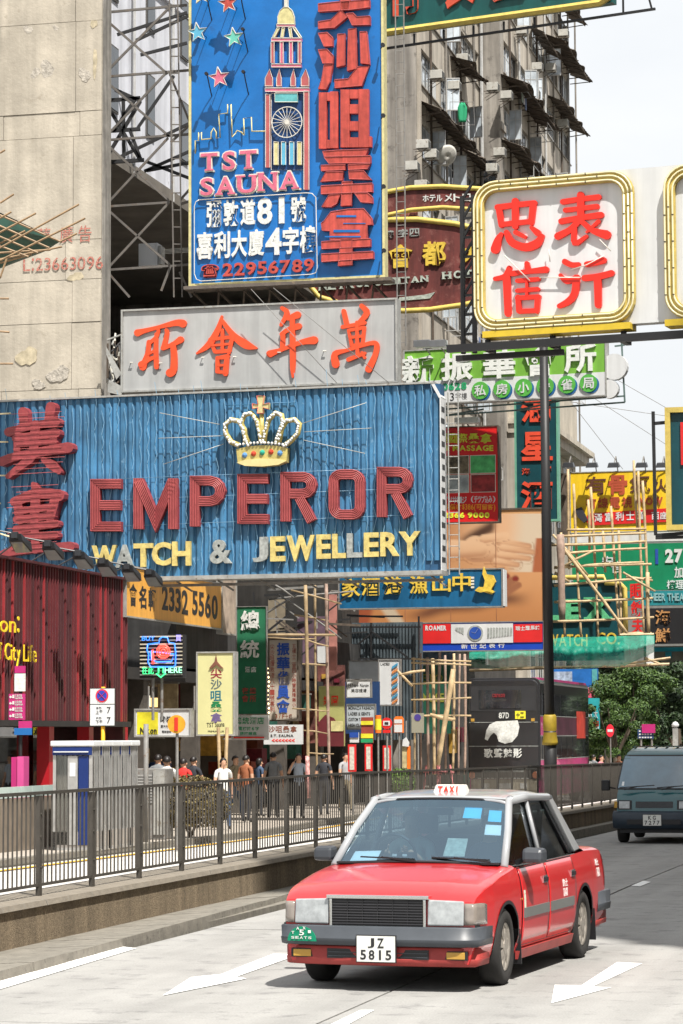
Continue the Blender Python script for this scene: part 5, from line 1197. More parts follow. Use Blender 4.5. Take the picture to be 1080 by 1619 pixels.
# huge billboard with hands
m_skin1 = M('print_skin', (.62, .40, .24), .45, var=.25, vs=.45); m_skin2 = M('print_skin_dark', (.33, .14, .07), .45, var=.35, vs=.8); m_creamb = M('print_cream', (.60, .58, .50), .45, var=.08); m_brs = M('print_rust', (.42, .15, .06), .45, var=.2); m_skin3 = M('print_amber', (.56, .30, .13), .45, var=.2, vs=.5); m_skl = M('print_light_skin', (.68, .47, .31), .45, var=.12, vs=.7)
s = Sign('massage_billboard', 'huge billboard printed with hands resting on bare skin, behind the black pole', 'billboard', 566, 812, 991, 858, 93)
s.panel('sheet', m_skin3, .3); s.frame('frame', m_rust, .06)
def sst(a, b, x): q = max(0, min(1, (x - a) / (b - a))); return q * q * (3 - 2 * q)
def mixc(a, b, k): return tuple(a[i] + (b[i] - a[i]) * k for i in range(3))
def capd(px, py, ax, ay, bx_, by_, r): 
    dx, dy = bx_ - ax, by_ - ay; q = max(0, min(1, ((px - ax) * dx + (py - ay) * dy) / (dx * dx + dy * dy))); return math.hypot(px - ax - dx * q, py - ay - dy * q) - r * (1 - .25 * q)
def printcol(x, y):
    wv = 3 * math.sin(x * .021 + y * .05) + 2 * math.sin(x * .07 - y * .03)
    if y < 904 + .0 * x:
        c = mixc((.50, .27, .13), (.72, .50, .33), sst(700, 800, x + wv * 3)); c = mixc(c, (.60, .36, .19), sst(850, 900, y + wv) * .7)
        e = 820 + (y - 826) * .05 + wv; c = mixc(c, (.66, .62, .52), sst(e - 26, e + 10, x) * (1 - sst(872, 900, y) * .0)); c = mixc(c, (.40, .14, .06), sst(848, 853, x - max(0, 903 - y) * .12 + 9) if y > 850 else 0)
        c = mixc(c, (.05, .02, .012), (1 - sst(2, 17, abs((y - 826) - (784 - x) * .58 - 3) * .9)) * sst(712, 745, x) * (1 - sst(775, 790, x)) * .95)
        c = mixc(c, (.10, .04, .02), (1 - sst(0, 12, abs(y - 868 + (x - 740) * .08 + wv))) * (1 - sst(700, 760, x)) * .6)
        for (ax, ay, bx_, by_, r) in ((752, 868, 800, 872, 21), (790, 856, 836, 864, 6.5), (795, 866, 842, 873, 6), (792, 877, 836, 883, 6), (785, 887, 818, 893, 5.5), (765, 852, 800, 846, 7), (716, 868, 760, 868, 15)):
            d = capd(x, y, ax, ay, bx_, by_, r)
            if d < 3: k = 1 - sst(-1.5, 1.5, d); sh = sst(-r, 0, d); c = mixc(c, mixc(mixc((.66, .45, .29), (.74, .55, .38), sst(0, 1, (ay - y) / r * .5 + .5)), (.30, .12, .05), sh * .55 * sst(-.2, .8, (y - ay) / r)), k)
            elif d < 5.5 and y > ay: c = mixc(c, (.26, .11, .05), .5 * (1 - sst(3, 5.5, d)))
    else:
        c = mixc((.62, .36, .18), (.54, .27, .11), sst(905, 975, y + wv)); c = mixc(c, (.13, .05, .03), (1 - sst(0, 17, abs(y - (972 - (x - 640) * .13) + wv))) * sst(628, 680, x) * (1 - sst(800, 850, x)) * .85)
        c = mixc(c, (.60, .56, .46), (1 - sst(6, 16, abs(x - 615 - (y - 965) * .7))) * sst(948, 956, y)); c = mixc(c, (.35, .10, .045), 1 - sst(584, 596, x + (y - 960) * .2))
        for (ax, ay, bx_, by_, r) in ((770, 930, 800, 912, 8), (775, 942, 815, 915, 7), (780, 950, 820, 925, 6)):
            d = capd(x, y, ax, ay, bx_, by_, r)
            if d < 2: c = mixc(c, mixc((.33, .15, .08), (.16, .06, .035), sst(0, 1, (y - ay) / r * .4 + .5)), 1 - sst(-1, 2, d))
        for (ax, ay) in ((801, 911), (815, 915)):
            d = math.hypot(x - ax, (y - ay) * 1.3) - 5; c = mixc(c, (.22, .03, .02), 1 - sst(-1, 1, d))
    return c
gx_ = [566 + (858 - 566) * i / 146 for i in range(147)]; gy_ = [812 + (991 - 812) * j / 90 for j in range(91)]
me = MB(); me.v = []; colr = []
for y in gy_:
    for x in gx_: a = s.loc(x, y); me.v.append((min(max(a[0], .0), s.W), -.004, min(max(a[1], 0), s.H))); colr.append(printcol(x, y))
me.f = [(j * 147 + i, j * 147 + i + 1, (j + 1) * 147 + i + 1, (j + 1) * 147 + i) for j in range(90) for i in range(146)]
po = me.build('printed_photograph', None, s.o, fix=False); ca = po.data.color_attributes.new('print', 'FLOAT_COLOR', 'POINT')
for i, c in enumerate(colr): ca.data[i].color = (c[0] * .82, c[1] * .70, c[2] * .60, 1)
pm_ = bpy.data.materials.new('print_inks'); pm_.use_nodes = True; vc = pm_.node_tree.nodes.new('ShaderNodeVertexColor'); vc.layer_name = 'print'; pm_.node_tree.links.new(vc.outputs[0], pm_.node_tree.nodes['Principled BSDF'].inputs['Base Color']); pm_.node_tree.nodes['Principled BSDF'].inputs['Roughness'].default_value = .45; po.data.materials.append(pm_)
for x in (640, 712, 784): a = s.loc(x, 900); MB().box((a[0], -.012, 0), (a[0] + .02, -.006, s.H)).build('sheet_seam', m_skin2, s.o)
m = MB()
for x in (566, 640, 712, 784, 855): a = s.loc(x, 900); m.bar((a[0], .35, -.3), (a[0], .35, s.H), .07)
m.bar((-.1, .1, -.12), (s.W + .1, .1, -.12), .1); m.build('back_frame', m_rust, s.o)
# watch advert strip
s = board('watch_advert', 'red and blue advert strip with a silver watch in its white middle', 'billboard', 668, 986, 1029, 859, 91.5, M('advert_blue', (.008, .05, .38), .4, var=.1), t=.25, fr=m_steel)
m_adr = M('advert_red', (.58, .02, .02), .4, var=.1)
s.rect('red_field', m_adr, 669, 987, 713, 1017); s.rect('white_field', m_white, 713.5, 987, 811.5, 1016); s.rect('red_field', m_adr, 812, 987, 858, 1015)
s.text('ROAMER', 673, 989, 706, 997, m_white, -.03, -.04, .04); s.text('瑞士羅馬錶', 815, 990, 854, 997, m_white, -.03, -.04, .02, 1, .1); s.text('新世紀表行', 727, 1018, 800, 1026, m_white, 0, -.012, .02, 2, .3)
a = s.loc(752, 1001); R1 = 12.5 * 91.5 / F
MB().lathe([(R1, -.05), (R1, -.03)], (a[0], 0, a[1]), 24, 'y').build('watch_case', m_silv, s.o); MB().lathe([(R1 * .78, -.06), (R1 * .78, -.05)], (a[0], 0, a[1]), 24, 'y').build('watch_dial', m_blu, s.o)
m = MB(); m.bar((a[0], -.065, a[1]), (a[0] + .1, -.065, a[1] + .15), .02, .005); m.bar((a[0], -.065, a[1]), (a[0] - .13, -.065, a[1] + .04), .02, .005); m.build('watch_hand', m_white, s.o)
for k in range(9): x = a[0] + .42 + k * .1; MB().prism([(x, a[1] - .2 + .01 * k), (x + .07, a[1] - .16 + .01 * k), (x + .075, a[1] + .17), (x + .01, a[1] + .19)], -.045, -.03).build('watch_link', m_silv, s.o)
for k in range(3): x = a[0] - .5 - k * .1; MB().prism([(x, a[1] + .02 + .05 * k), (x + .08, a[1] - .05 + .05 * k), (x + .09, a[1] + .2), (x + .01, a[1] + .2)], -.045, -.03).build('watch_link', m_silv, s.o)

# red massage sign
s = board('red_massage_sign', 'bright red signboard with four small pictures and yellow green lettering', 'sign', 697, 677, 826, 787, 86, M('signal_red', (.62, .012, .012), .4, var=.12, vs=2), t=.4, fr=m_rust)
m_lime = M('lime_letter', (.62, .66, .04), .45, var=.15)
s.text('國際桑拿', 702, 685, 778, 701, m_lime, 0, -.05, .03, 0, .06); s.text('& MASSAGE', 702, 704, 780, 713, m_lime, 0, -.03, .03)
for q, mt in (((703, 722, 741, 748), M('photo_grey', (.16, .13, .08), .5, var=.9, vs=5)), ((744, 721, 783, 747), M('photo_green', (.08, .42, .13), .5, var=.5, vs=4)), ((703, 752, 741, 778), M('photo_mist', (.34, .38, .38), .5, var=.4, vs=4)), ((745, 751, 783, 777), M('photo_wine', (.24, .02, .02), .5, var=.7, vs=4))):
    s.rect('picture_border', m_pale, q[0] - 1, q[1] - 1, q[2] + 1, q[3] + 1, -.002, -.006); s.rect('picture', mt, *q, -.006, -.012)
s.text('マッサージ', 700, 785, 738, 796, m_white, 0, -.02, .02, 0, .04); s.text('(チップ込み)', 744, 784, 784, 795, m_white, 0, -.02, .02, 0, .04); s.text('特價收$386(可留客)', 702, 797, 783, 806, M('orange_letter', (.78, .32, .01), .5), 0, -.02, .02); s.text('2366 9000', 702, 810, 774, 819, m_lime, 0, -.02, .045)
lf = thing('sign_floodlight', 'white floodlight on top of the red massage sign', 'floodlight', s.O + s.R * .9 + Vector((0, 0, s.H + .08)), YAW); MB().box((-.35, -.5, 0), (.45, -.2, .2)).build('lamp_head', m_white, lf, bevel=.03); MB().tube([(0, -.2, .05), (0, .2, -.02)], .03).build('arm', m_steel, lf)
# green 新振華會所
m_lgreen = M('leaf_green_sheet', (.17, .40, .05), .4, var=.10, vs=1.2, streak=.12)
s = board('green_club_sign', 'bright green and white signboard with big white characters and a row of round green discs', 'sign', 640, 556, 639, 957, 85, m_lgreen, R_(-19), .4, m_edge)
a = s.loc(640, 604)[1]; MB().box((0, -.012, 0), (s.W, -.002, a)).build('white_half', m_white, s.o)
m_wx = M('club_letter_white', (.70, .72, .68), .4, var=.15, vs=8)  # even white with a slight random tone
for c, x, y in (('新', 636, 561), ('振', 698, 556), ('華', 765, 552), ('會', 829, 548), ('所', 893, 542)): s.text(c, x, y, x + 50, y + 48, m_wx, 0, -.16, .035, 0, .01)
for i, c in enumerate('私房小桑雀局'):
    cx = 760 + i * 34.2; cy = 617.5 - i * 2.3; p = s.loc(cx, cy); R1 = 14 * 85 / F
    d_ = MB().lathe([(R1, -.06), (R1, -.012)], (p[0], 0, p[1]), 20, 'y').build('green_disc', M('disc_green', (.09, .38, .06), .4), s.o)
    MB().lathe([(R1, -.03), (R1, -.011)], (p[0] + .06, 0, p[1] - .05), 20, 'y').build('blue_shade_disc', M('disc_blue', (.02, .12, .30), .4), s.o)
    s.text(c, cx - 9, cy - 9, cx + 9, cy + 9, m_white, -.06, -.1, .02, 0, .01)
s.text('0628', 700, 606, 738, 618, m_grn, -.01, -.03, .045, 2); s.text('3', 712, 621, 718, 634, m_ink, -.01, -.02, .0); s.text('字樓', 720, 621, 739, 632, m_ink, -.01, -.02, .0, 0, .1)
p = s.loc(957, 590)
for (dx, dz, r) in ((.28, .2, .42), (.1, -.5, .3)): MB().lathe([(r, .05), (r, .3)], (p[0] + dx, 0, p[1] + dz), 20, 'y').build('round_ear', m_white, s.o)
m = MB(); q0 = s.loc(700, 655); 
for L_ in (((700, 655), (984, 634)), ((700, 645), (984, 624)), ((979, 540), (984, 634)), ((700, 655), (760, 645)), ((968, 545), (984, 543)), ((700, 640), (700, 655)), ((820, 645), (880, 632)), ((900, 640), (984, 634))): A = s.loc(*L_[0]); B = s.loc(*L_[1]); m.bar((A[0], .35, A[1]), (B[0], .35, B[1]), .05)
m.build('support_frame', M('green_steel', (.10, .15, .14), .6, var=.2), s.o)
for i, x in enumerate((680, 705)):
    q = s.loc(x, 550); lf = thing('sign_floodlight', ('left' if not i else 'right') + 'hand white floodlight above the green and white club sign', 'floodlight', s.O + s.R * q[0] + s.N * .9 + Vector((0, 0, q[1])), s.yaw)
    MB().box((-.25, -.15, -.12), (.3, .15, .12)).build('lamp_head', m_white, lf, bevel=.03); MB().tube([(0, .1, 0), (0, .9, -.2)], .025).build('arm', m_steel, lf)
# vertical teal sign
s = board('vertical_wine_sign', 'tall dark teal vertical signboard with coral characters behind the black pole', 'sign', 816, 620, 822, 880, 99, M('night_teal', (.004, .05, .062), .4, var=.25, vs=1.5), t=.4, fr=M('mint_edge', (.13, .34, .24), .5, var=.2), fw=.08)
m_cor2 = M('coral_letter', (.66, .07, .03), .45, var=.15, vs=6)
s.text('滿', 824, 628, 872, 668, m_cor2, 0, -.12, .04, 0, .01); s.text('星', 824, 682, 874, 729, m_cor2, 0, -.12, .05, 0, .01); s.text('酒', 824, 760, 874, 806, m_cor2, 0, -.12, .05, 0, .01); s.text('海', 825, 740, 838, 751, m_cor2, 0, -.05, .02, 0, .01); s.text('鮮', 862, 737, 872, 748, m_cor2, 0, -.05, .02, 0, .01)
# hotel oval
m_oval = M('oxblood_sheet', (.145, .033, .028), .6, var=.35, vs=1.2, streak=.4, sv=4, dirt=(.21, .085, .07), df=.55)
s = Sign('hotel_oval_sign', 'big oxblood oval signboard with gold and white lettering, behind the tall blue sign', 'sign', 505, 345, 492, 860, 92)
C_ = [(500 + 360 * t / 14, 413 - 67 * math.sin(math.pi * (.22 + .60 * t / 14)) ** .9 + 5) for t in range(15)]
top = [(480, 420), (520, 372), (560, 355), (610, 348), (660, 347), (720, 354), (780, 368), (830, 395), (850, 420)]; bot = [(850, 425), (820, 455), (780, 472), (735, 482), (680, 490), (640, 492), (590, 490), (545, 482), (505, 470), (480, 440)]
s.poly('board', m_oval, top + bot, .35, 0)
s.tube('gold_rim', m_ygold, top + bot, .1, -.02, True)
arch_t = [(560, 318), (600, 306), (650, 297), (700, 295), (760, 299), (820, 312)]; arch_b = [(820, 345), (760, 332), (700, 328), (650, 332), (600, 343), (560, 356)]
s.poly('top_arch', m_oval, arch_t + arch_b, .35, 0); s.tube('gold_rim', m_ygold, arch_t + arch_b, .09, -.02, True)
for c, x, y, h in (('大', 728, 382, 36), ('都', 668, 381, 40), ('會', 615, 386, 39)): s.text(c, x, y, x + 38, y + h, m_g2, 0, -.16, .03, 0, .01)
for c, x, y in (('樓', 608, 364), ('字', 630, 362), ('四', 648, 361)): s.text(c, x, y, x + 15, y + 13, m_silv, 0, -.06, .02, 0, .01)
for c, a, b, e, d in [(c_, 505 + i * 14.6, 447 - i * 1.0, 505 + i * 14.6 + 12, 460 - i * 1.25) for i, c_ in enumerate('METROPOLITAN')] + [('H', 700, 430, 714, 442), ('O', 718, 428, 732, 441), ('T', 734, 427, 748, 440), ('E', 751, 427, 763, 440), ('L', 766, 427, 778, 440)]:
    A = s.loc(a, d); B = s.loc(e, b); m = MB(); putglyph(m, glyph(c, .035), A[0], A[1], B[0], B[1], 0, -.1, serif=c); m.build('letter', M('verdigris_letter', (.40, .44, .38), .5, var=.4, vs=10), s.o, fix=False)
s.text('ホテル', 668, 308, 700, 319, m_letw, 0, -.05, .02, 0, .1); s.text('メトロ', 702, 306, 745, 319, m_letw, 0, -.05, .02, 0, .1)
s.poly('verdigris_bar', M('verdigris_letter'), [(628, 471), (672, 466), (688, 462), (680, 472), (630, 476)], 0, -.03)

# ---- right background
m_ysh = M('chrome_yellow_sheet', (.78, .52, .02), .4, var=.10, vs=1.5, streak=.12)
s = board('yellow_restaurant_sign', 'large yellow billboard with dark brown characters and a row of lamps on top', 'billboard', 902, 748, 842, 1075, 122, m_ysh, t=.4, fr=m_edge)
yb = s
m_bnk = M('brown_outline', (.10, .035, .02), .5)
for c, x, y, w_, h in (('有', 926, 753, 32, 30), ('氣', 996, 750, 32, 30), ('火', 1034, 757, 24, 22)): s.text(c, x, y, x + w_, y + h, m_bnk, 0, -.07, .05, 0, .01)
s.text('骨', 962, 751, 992, 783, M('rust_letter', (.40, .07, .03), .5), 0, -.07, .05, 0, .01); s.text('有線電視', 925, 787, 1001, 805, M('rust_letter'), 0, -.08, .04, 2, .15); s.text('•NOW', 1005, 786, 1048, 799, M('rust_letter'), 0, -.08, .05)
s.poly('red_ribbon', m_adr, [(930, 812), (1080, 802), (1080, 824), (932, 831), (926, 822)], 0, -.06); s.text('灣富利士道', 938, 812, 1022, 826, m_white, -.06, -.1, .03, 5, .25); s.text('西座', 1030, 810, 1056, 822, m_white, -.06, -.1, .02, 1, .1)
s.poly('microphone', M('mic_dark', (.04, .04, .05), .4), [(910, 806), (920, 802), (930, 822), (924, 827), (914, 818)], 0, -.15)
MB().box((-.5, .0, -.1), (-.1, .5, s.H)).build('side_panel', m_rust, s.o)
for i, x in enumerate((903, 940, 974, 1018, 1050)):
    q = s.loc(x, 740); t = thing('billboard_lamp', 'small dark lamp above the yellow billboard, ' + ['at its left corner', 'over its first character', 'over its second character', 'over its third character', 'nearest the dark yellow framed sign'][i], 'lamp', s.O + s.R * q[0] + s.N * .8 + Vector((0, 0, q[1])), YAW, 'lamps over the yellow billboard')
    MB().hexa([(-.28, -.2, -.08), (.28, -.2, -.08), (.28, .2, 0), (-.28, .2, 0), (-.22, -.15, .14), (.22, -.15, .14), (.22, .15, .2), (-.22, .15, .2)]).build('lamp_head', m_lamp, t); MB().tube([(0, .1, .1), (.05, .4, .5), (.1, .9, -.35)], .03, 5).build('arm', m_steel, t)
# dark sign, far right
s = board('dark_framed_sign', 'dark teal signboard with a thick yellow frame cut by the right edge of the photo', 'sign', 1060, 653, 830, 1180, 74, M('night_teal'), t=.35)
s.frame('yellow_border', m_ygold, .15, -.12, .35); s.rect('red_stroke', m_adr, 1076, 668, 1086, 735, 0, -.05)
s.bars('black_stand', m_black, [((1032, 650), (1036, 846)), ((1033, 669), (1056, 667)), ((1036, 846), (1090, 842)), ((1036, 850), (1100, 848))], .09, .1)
# green advert
s = board('green_loan_sign', 'large emerald green hoarding with white digits at the far right', 'billboard', 900, 862, 935, 1150, 127, M('emerald_sheet', (.004, .20, .09), .45, var=.2, vs=1), t=.4)
s.text('2777', 1052, 868, 1110, 890, m_white, 0, -.05, .05); s.text('加按', 1066, 896, 1094, 914, m_white, 0, -.05, .03, 0, .05); s.text('樓理財', 1054, 917, 1096, 931, m_white, 0, -.05, .04, 0, .05); s.text('安', 952, 879, 970, 897, m_white, 0, -.05, .01, 0, .05); s.text('信', 966, 887, 984, 906, m_white, 0, -.05, .01, 0, .05)
s.rect('blue_mark', m_blu, 1036, 868, 1041, 892); MB().box((0, .0, s.H + .1), (s.W, .5, s.H + .75)).build('white_roof_edge', m_white, s.o); MB().box((.3, -.1, s.H + .76), (s.W, .0, s.H + .85)).build('roof_rail', m_steel, s.o)
s = board('teal_strip_sign', 'teal strip sign with pale lettering under the emerald hoarding', 'sign', 985, 935, 958, 1150, 126, M('teal_strip', (.02, .22, .25), .45, var=.3), t=.4); s.text('CHEER THEATRE', 1022, 938, 1100, 950, M('pale_teal', (.25, .45, .47)), 0, -.05, .02)
s = board('seafood_black_sign', 'black signboard with two bronze characters stacked at the far right', 'sign', 1018, 962, 1018, 1150, 125, M('soft_black', (.012, .012, .014), .5), t=.4); m_brz = M('bronze_letter', (.48, .24, .09), .5, var=.3)
s.text('海', 1036, 964, 1060, 987, m_brz, 0, -.1, .03, 0, .01); s.text('鮮', 1036, 993, 1060, 1016, m_brz, 0, -.1, .03, 0, .01)
s = board('cyan_fascia', 'cyan and grey shop fascia below the black signboard', 'fascia', 1018, 1022, 1048, 1150, 127, M('grey_fascia', (.20, .20, .17), .6, var=.3), t=.4); s.rect('cyan_band', M('cyan_band', (.02, .36, .5), .4), 1018, 1024, 1150, 1029); s.rect('cyan_window', M('cyan_band'), 1052, 1031, 1062, 1041)
# watch company sign and its scaffold
s = Sign('watch_company_sign', 'dark teal signboard with green block letters behind the bamboo scaffold', 'sign', 858, 922, 1045, 985, 105)
s.panel('board', M('night_teal'), .35); 
m = MB(); L1 = s.pts([(858, 914), (955, 912), (958, 922), (980, 922), (988, 930), (990, 1010)]); m.tube([(a, -.06, b) for a, b in L1], .11, 6); m.build('border', m_ygold, s.o, smooth=True)
m_grl = M('jade_letter', (.10, .42, .20), .45, var=.3, vs=14)
for c, a, b, e, d in (('L', 855, 948, 890, 981), ('E', 894, 947, 918, 980), ('X', 926, 944, 966, 979)):
    A = s.loc(a, d); B = s.loc(e, b); m = MB(); putglyph(m, glyph(c, .05), A[0], A[1], B[0], B[1], 0, -.15, serif='H' if c == 'X' else c); m.build('letter', m_grl, s.o, fix=False)
s.text('WATCH', 866, 1003, 929, 1022, m_g2, 0, -.1, .01); s.text('CO.', 944, 1000, 980, 1019, m_g2, 0, -.1, .01)
s.text('眼鏡夫', 996, 921, 1016, 1003, m_adr, .3, -.1, .03, 3, vert=True)
def lerp2(a, b, t): return (a[0] + (b[0] - a[0]) * t, a[1] + (b[1] - a[1]) * t)
BP = []
for x0, x1, y0_, y1_ in ((887, 893, 842, 1010), (907, 919, 765, 1010), (934, 946, 770, 1012), (966, 980, 800, 1010), (978, 982, 838, 1000), (1009, 1018, 745, 1003), (1016, 1026, 760, 1010), (898, 900, 742, 900), (930, 932, 790, 870), (1002, 1008, 728, 840), (953, 957, 838, 905)):
    BP.append(([(x0, y0_), (x1, y1_)], 101 + rnd.random(), .055))
for y0_, y1_, xa, xb in ((848, 843, 885, 1022), (862, 856, 872, 1020), (876, 867, 885, 1022), (897, 892, 876, 1030), (898, 889, 876, 1018), (926, 914, 876, 1030), (952, 946, 876, 1032), (983, 976, 870, 1034), (838, 836, 896, 1022), (1003, 1001, 980, 1030), (912, 918, 990, 1032)):
    BP.append(([(xa, y0_), (xb, y1_)], 100.8, .055))
BP += [([(890, 866), (995, 1006)], 100.6, .07), ([(892, 895), (936, 872)], 100.6, .05), ([(874, 845), (930, 910)], 100.6, .05), ([(985, 905), (1036, 935)], 100.4, .05), ([(877, 905), (900, 920)], 100.6, .06), ([(886, 845), (889, 980)], 100.2, .16, m_bam2), ([(1024, 905), (1026, 1003)], 100.6, .08)]
scaffold('bamboo_scaffold', 'tall bamboo scaffold of crossing poles in front of the dark watch sign', BP)
# green net
m_net = M('scaffold_net', (.008, .30, .20), .55, var=.35, vs=1.2, streak=.3, sv=3, alpha=.66)
nt_ = thing('scaffold_net', 'sagging turquoise green safety net slung under the bamboo scaffold', 'net', at(890, 1040, 99))
rows = []
for i in range(10):
    t = i / 9; row = []
    for k in range(61):
        x = 742 + (1035 - 742) * k / 60
        yt = 1006 + (1031 - 1006) * max(0, (900 - x) / 158) ** 1 if x < 900 else 1008 - (x - 900) * .03
        yb_ = 1056 + 2 * math.sin(x * .05) - (0 if x < 985 else (x - 985) * .55)
        y = yt + (yb_ - yt) * t
        D = 99.2 - 1.3 * math.sin(math.pi * min(1, t * 1.02)) + .16 * math.sin(x * .19 + t * 3) + .10 * math.sin(x * .47 - t * 2) + .06 * math.sin(x * .11 + t * 9)
        row.append(at(x, y, D) - nt_.location)
    rows.append(row)
MB().grid(rows).build('net_sheet', m_net, nt_, smooth=True)
MB().grid([[at(x, y, 99.8) - nt_.location for x in (1022, 1028, 1034)] for y in (1003, 1020, 1034, 1050)]).build('white_flap', m_white, nt_)
for L_, r in (([(742, 1060), (1058, 1050)], .06), ([(790, 1056), (1000, 1053)], .05), ([(985, 1050), (1060, 1040)], .05), ([(1020, 1040), (1048, 1052)], .05), ([(980, 1004), (1034, 1003)], .06)):
    q = [at(x, y, 99.3) - nt_.location for x, y in L_]; MB().tube(q, r, 6).build('bamboo_pole', m_bam, nt_)
m_gold_s = M('stacked_bamboo', (.36, .26, .14), .7, var=.4)
# left bamboo cage behind the bus stop
BP = []
for i in range(9):
    x = 655 + i * 10.2 + rnd.uniform(-3, 3); BP.append(([(x, 1035 + rnd.uniform(-5, 8)), (x + rnd.uniform(-3, 3), 1225)], 87 + rnd.random() * 3, rnd.uniform(.035, .065), m_bam2 if i % 3 else m_bam))
for y0_ in (1042, 1048, 1082, 1106, 1135): BP.append(([(650, y0_ + rnd.uniform(-4, 4)), (745, y0_ + rnd.uniform(-4, 4))], 86.6, .035))
BP += [([(717, 1058), (692, 1212)], 84, .09), ([(630, 1068), (672, 1060)], 85, .05), ([(628, 1060), (652, 1085)], 85, .05), ([(680, 1130), (720, 1138)], 85, .07)]
scaffold('bamboo_cage', 'dense bamboo pole scaffold left of the dark bus, with one long leaning pole', BP)
s = board('green_net_board', 'dark green netted board with faint yellow lettering beside the bamboo cage', 'board', 665, 1052, 1160, 712, 92, M('dark_green_sheet', (.01, .08, .045), .6, var=.3), t=.15); s.text('MUSE', 668, 1096, 702, 1110, M('dull_yellow', (.22, .22, .03), .6), 0, -.02, .03); s.text('ETO', 668, 1066, 700, 1078, M('dull_yellow'), 0, -.02, .0)
s.poly('teal_net', M('scaffold_net'), [(648, 1048), (664, 1048), (662, 1075), (668, 1100), (662, 1128), (652, 1120), (650, 1085)], -.05, -.09)
# small blinds under the watch advert
s = board('pale_blue_louvre', 'pale blue slatted panel under the red and blue watch advert', 'panel', 662, 1030, 1046, 720, 94, M('pale_blue_sheet', (.20, .30, .40), .6, var=.4, vs=6), t=.1)
# bus-side adverts behind the bus
s = board('blue_street_advert', 'blue and teal street advert panel behind the top of the bus', 'billboard', 868, 1058, 1120, 945, 118, M('cobalt_print', (.02, .14, .45), .4, var=.5, vs=1.1), t=.3); s.rect('white_city', M('city_print', (.35, .42, .55), .5, var=.7, vs=4), 876, 1062, 905, 1082); s.rect('teal_edge', m_teal, 936, 1058, 945, 1120)
s.poly('pink_wedge', M('pink_print', (.62, .10, .17), .5), [(914, 1084), (940, 1088), (944, 1104), (918, 1102)], 0, -.05)
s = board('teal_street_advert', 'teal and red street advert with white lettering right of the bus', 'sign', 919, 1104, 1157, 947, 114, M('turquoise_print', (.03, .33, .36), .4, var=.15), t=.3); s.text('ISUTS', 921, 1123, 936, 1138, m_white, 0, -.04, .03); s.rect('red_band', m_adr, 919, 1140, 947, 1148); s.rect('white_band', m_white, 919, 1149, 947, 1152)
m = MB()
for x in (1.0, 1.25): m.tube([(x, .1, 0), (x, .1, -2.2)], .035)
m.build('post', m_steel, s.o)
s.text('大', 939, 1122, 945, 1136, m_white, 0, -.04, 0, 0, .01)
# overhead wires
wr = thing('overhead_wires', 'thin wires crossing the white sky above the yellow billboard', 'wires', at(960, 650, 118))
for L_ in ([(906, 640), (985, 742)], [(940, 630), (1080, 720)], [(905, 636), (1070, 660)], [(975, 600), (1080, 660)]): MB().tube([p - wr.location for p in tb(L_, 118)], .012, 4).build('wire', m_steel, wr)

# steel truss left of the sauna sign
def trussbars(t, L_, D, r, mat):
    for a in L_:
        q0, q1 = at(a[0], a[1], a[4] if len(a) > 4 else D), at(a[2], a[3], a[5] if len(a) > 5 else D); MB().bar(q0 - t.location, q1 - t.location, a[6] if len(a) > 6 else r).build('truss_bar', mat, t)
m_galv = M('galvanised_steel', (.115, .105, .095), .55, var=.3, vs=3, metal=.2, dirt=(.11, .075, .05), df=.55)
tt = thing('steel_truss', 'rusty steel lattice frame holding the tall blue sign against the cream wall', 'truss', at(160, 450, 76))
trussbars(tt, [(153, 21, 296, 8), (157, 22, 265, 117), (160, 122, 268, 12), (160, 122, 300, 111), (268, 116, 303, 200), (160, 122, 268, 216), (162, 222, 262, 116), (162, 222, 303, 212), (162, 222, 268, 318), (165, 327, 266, 218), (165, 327, 268, 320), (165, 327, 270, 420), (168, 427, 266, 322), (168, 427, 305, 418), (170, 430, 205, 470), (270, 420, 255, 460),
               (158, 0, 160, 122), (160, 122, 162, 222), (162, 222, 166, 327), (166, 327, 168, 427), (168, 427, 170, 480), (285, 323, 300, 318), (284, 430, 303, 470), (270, 225, 303, 195), (286, 315, 302, 297)], 74.3, .065, m_galv)
trussbars(tt, [(152, 0, 152, 470, 73.4, 73.4), (163, 240, 165, 470, 76, 76)], 74, .09, m_galv)
trussbars(tt, [(185, 55, 296, 20), (215, 64, 300, 24), (222, 87, 296, 68), (275, 120, 218, 202), (190, 248, 300, 195), (228, 271, 305, 237), (232, 270, 305, 256), (230, 255, 305, 284)], 76.5, .085, m_black)
trussbars(tt, [(158, 160, 222, 155), (158, 208, 222, 204), (160, 257, 228, 253), (165, 160, 220, 250), (195, 157, 196, 250), (182, 142, 222, 160), (165, 255, 222, 160), (205, 205, 222, 250), (180, 208, 215, 155)], 74.9, .10, m_black)
m = MB()
lad = thing('sign_ladder', 'narrow steel ladder beside the left edge of the tall blue sign', 'ladder', at(278, 470, 74))
for a in ((268, 0, 275, 470), (281, 0, 288, 470)): MB().bar(at(a[0], a[1], 74) - lad.location, at(a[2], a[3], 74) - lad.location, .04).build('rail', m_galv, lad)
for i in range(17): y = 8 + i * 27; d = y * 7 / 470; MB().bar(at(268 + d, y, 74) - lad.location, at(281 + d, y, 74) - lad.location, .03).build('rung', m_galv, lad)
ub = thing('white_equipment_box', 'white metal equipment box hanging in the dark gap left of the tall blue sign', 'box', at(219, 421, 77), -TH)
MB().box((0, 0, 0), (.58, .5, .68)).build('casing', m_white, ub, bevel=.01); MB().box((.6, .05, .05), (.68, .45, .6)).build('side_vent', m_edge, ub)
m = MB()
for k in range(4): m.bar((.68, .2, .5 - k * .04), (1.7, .2, .52 - k * .04), .015)
m.build('cable', m_pale, ub)
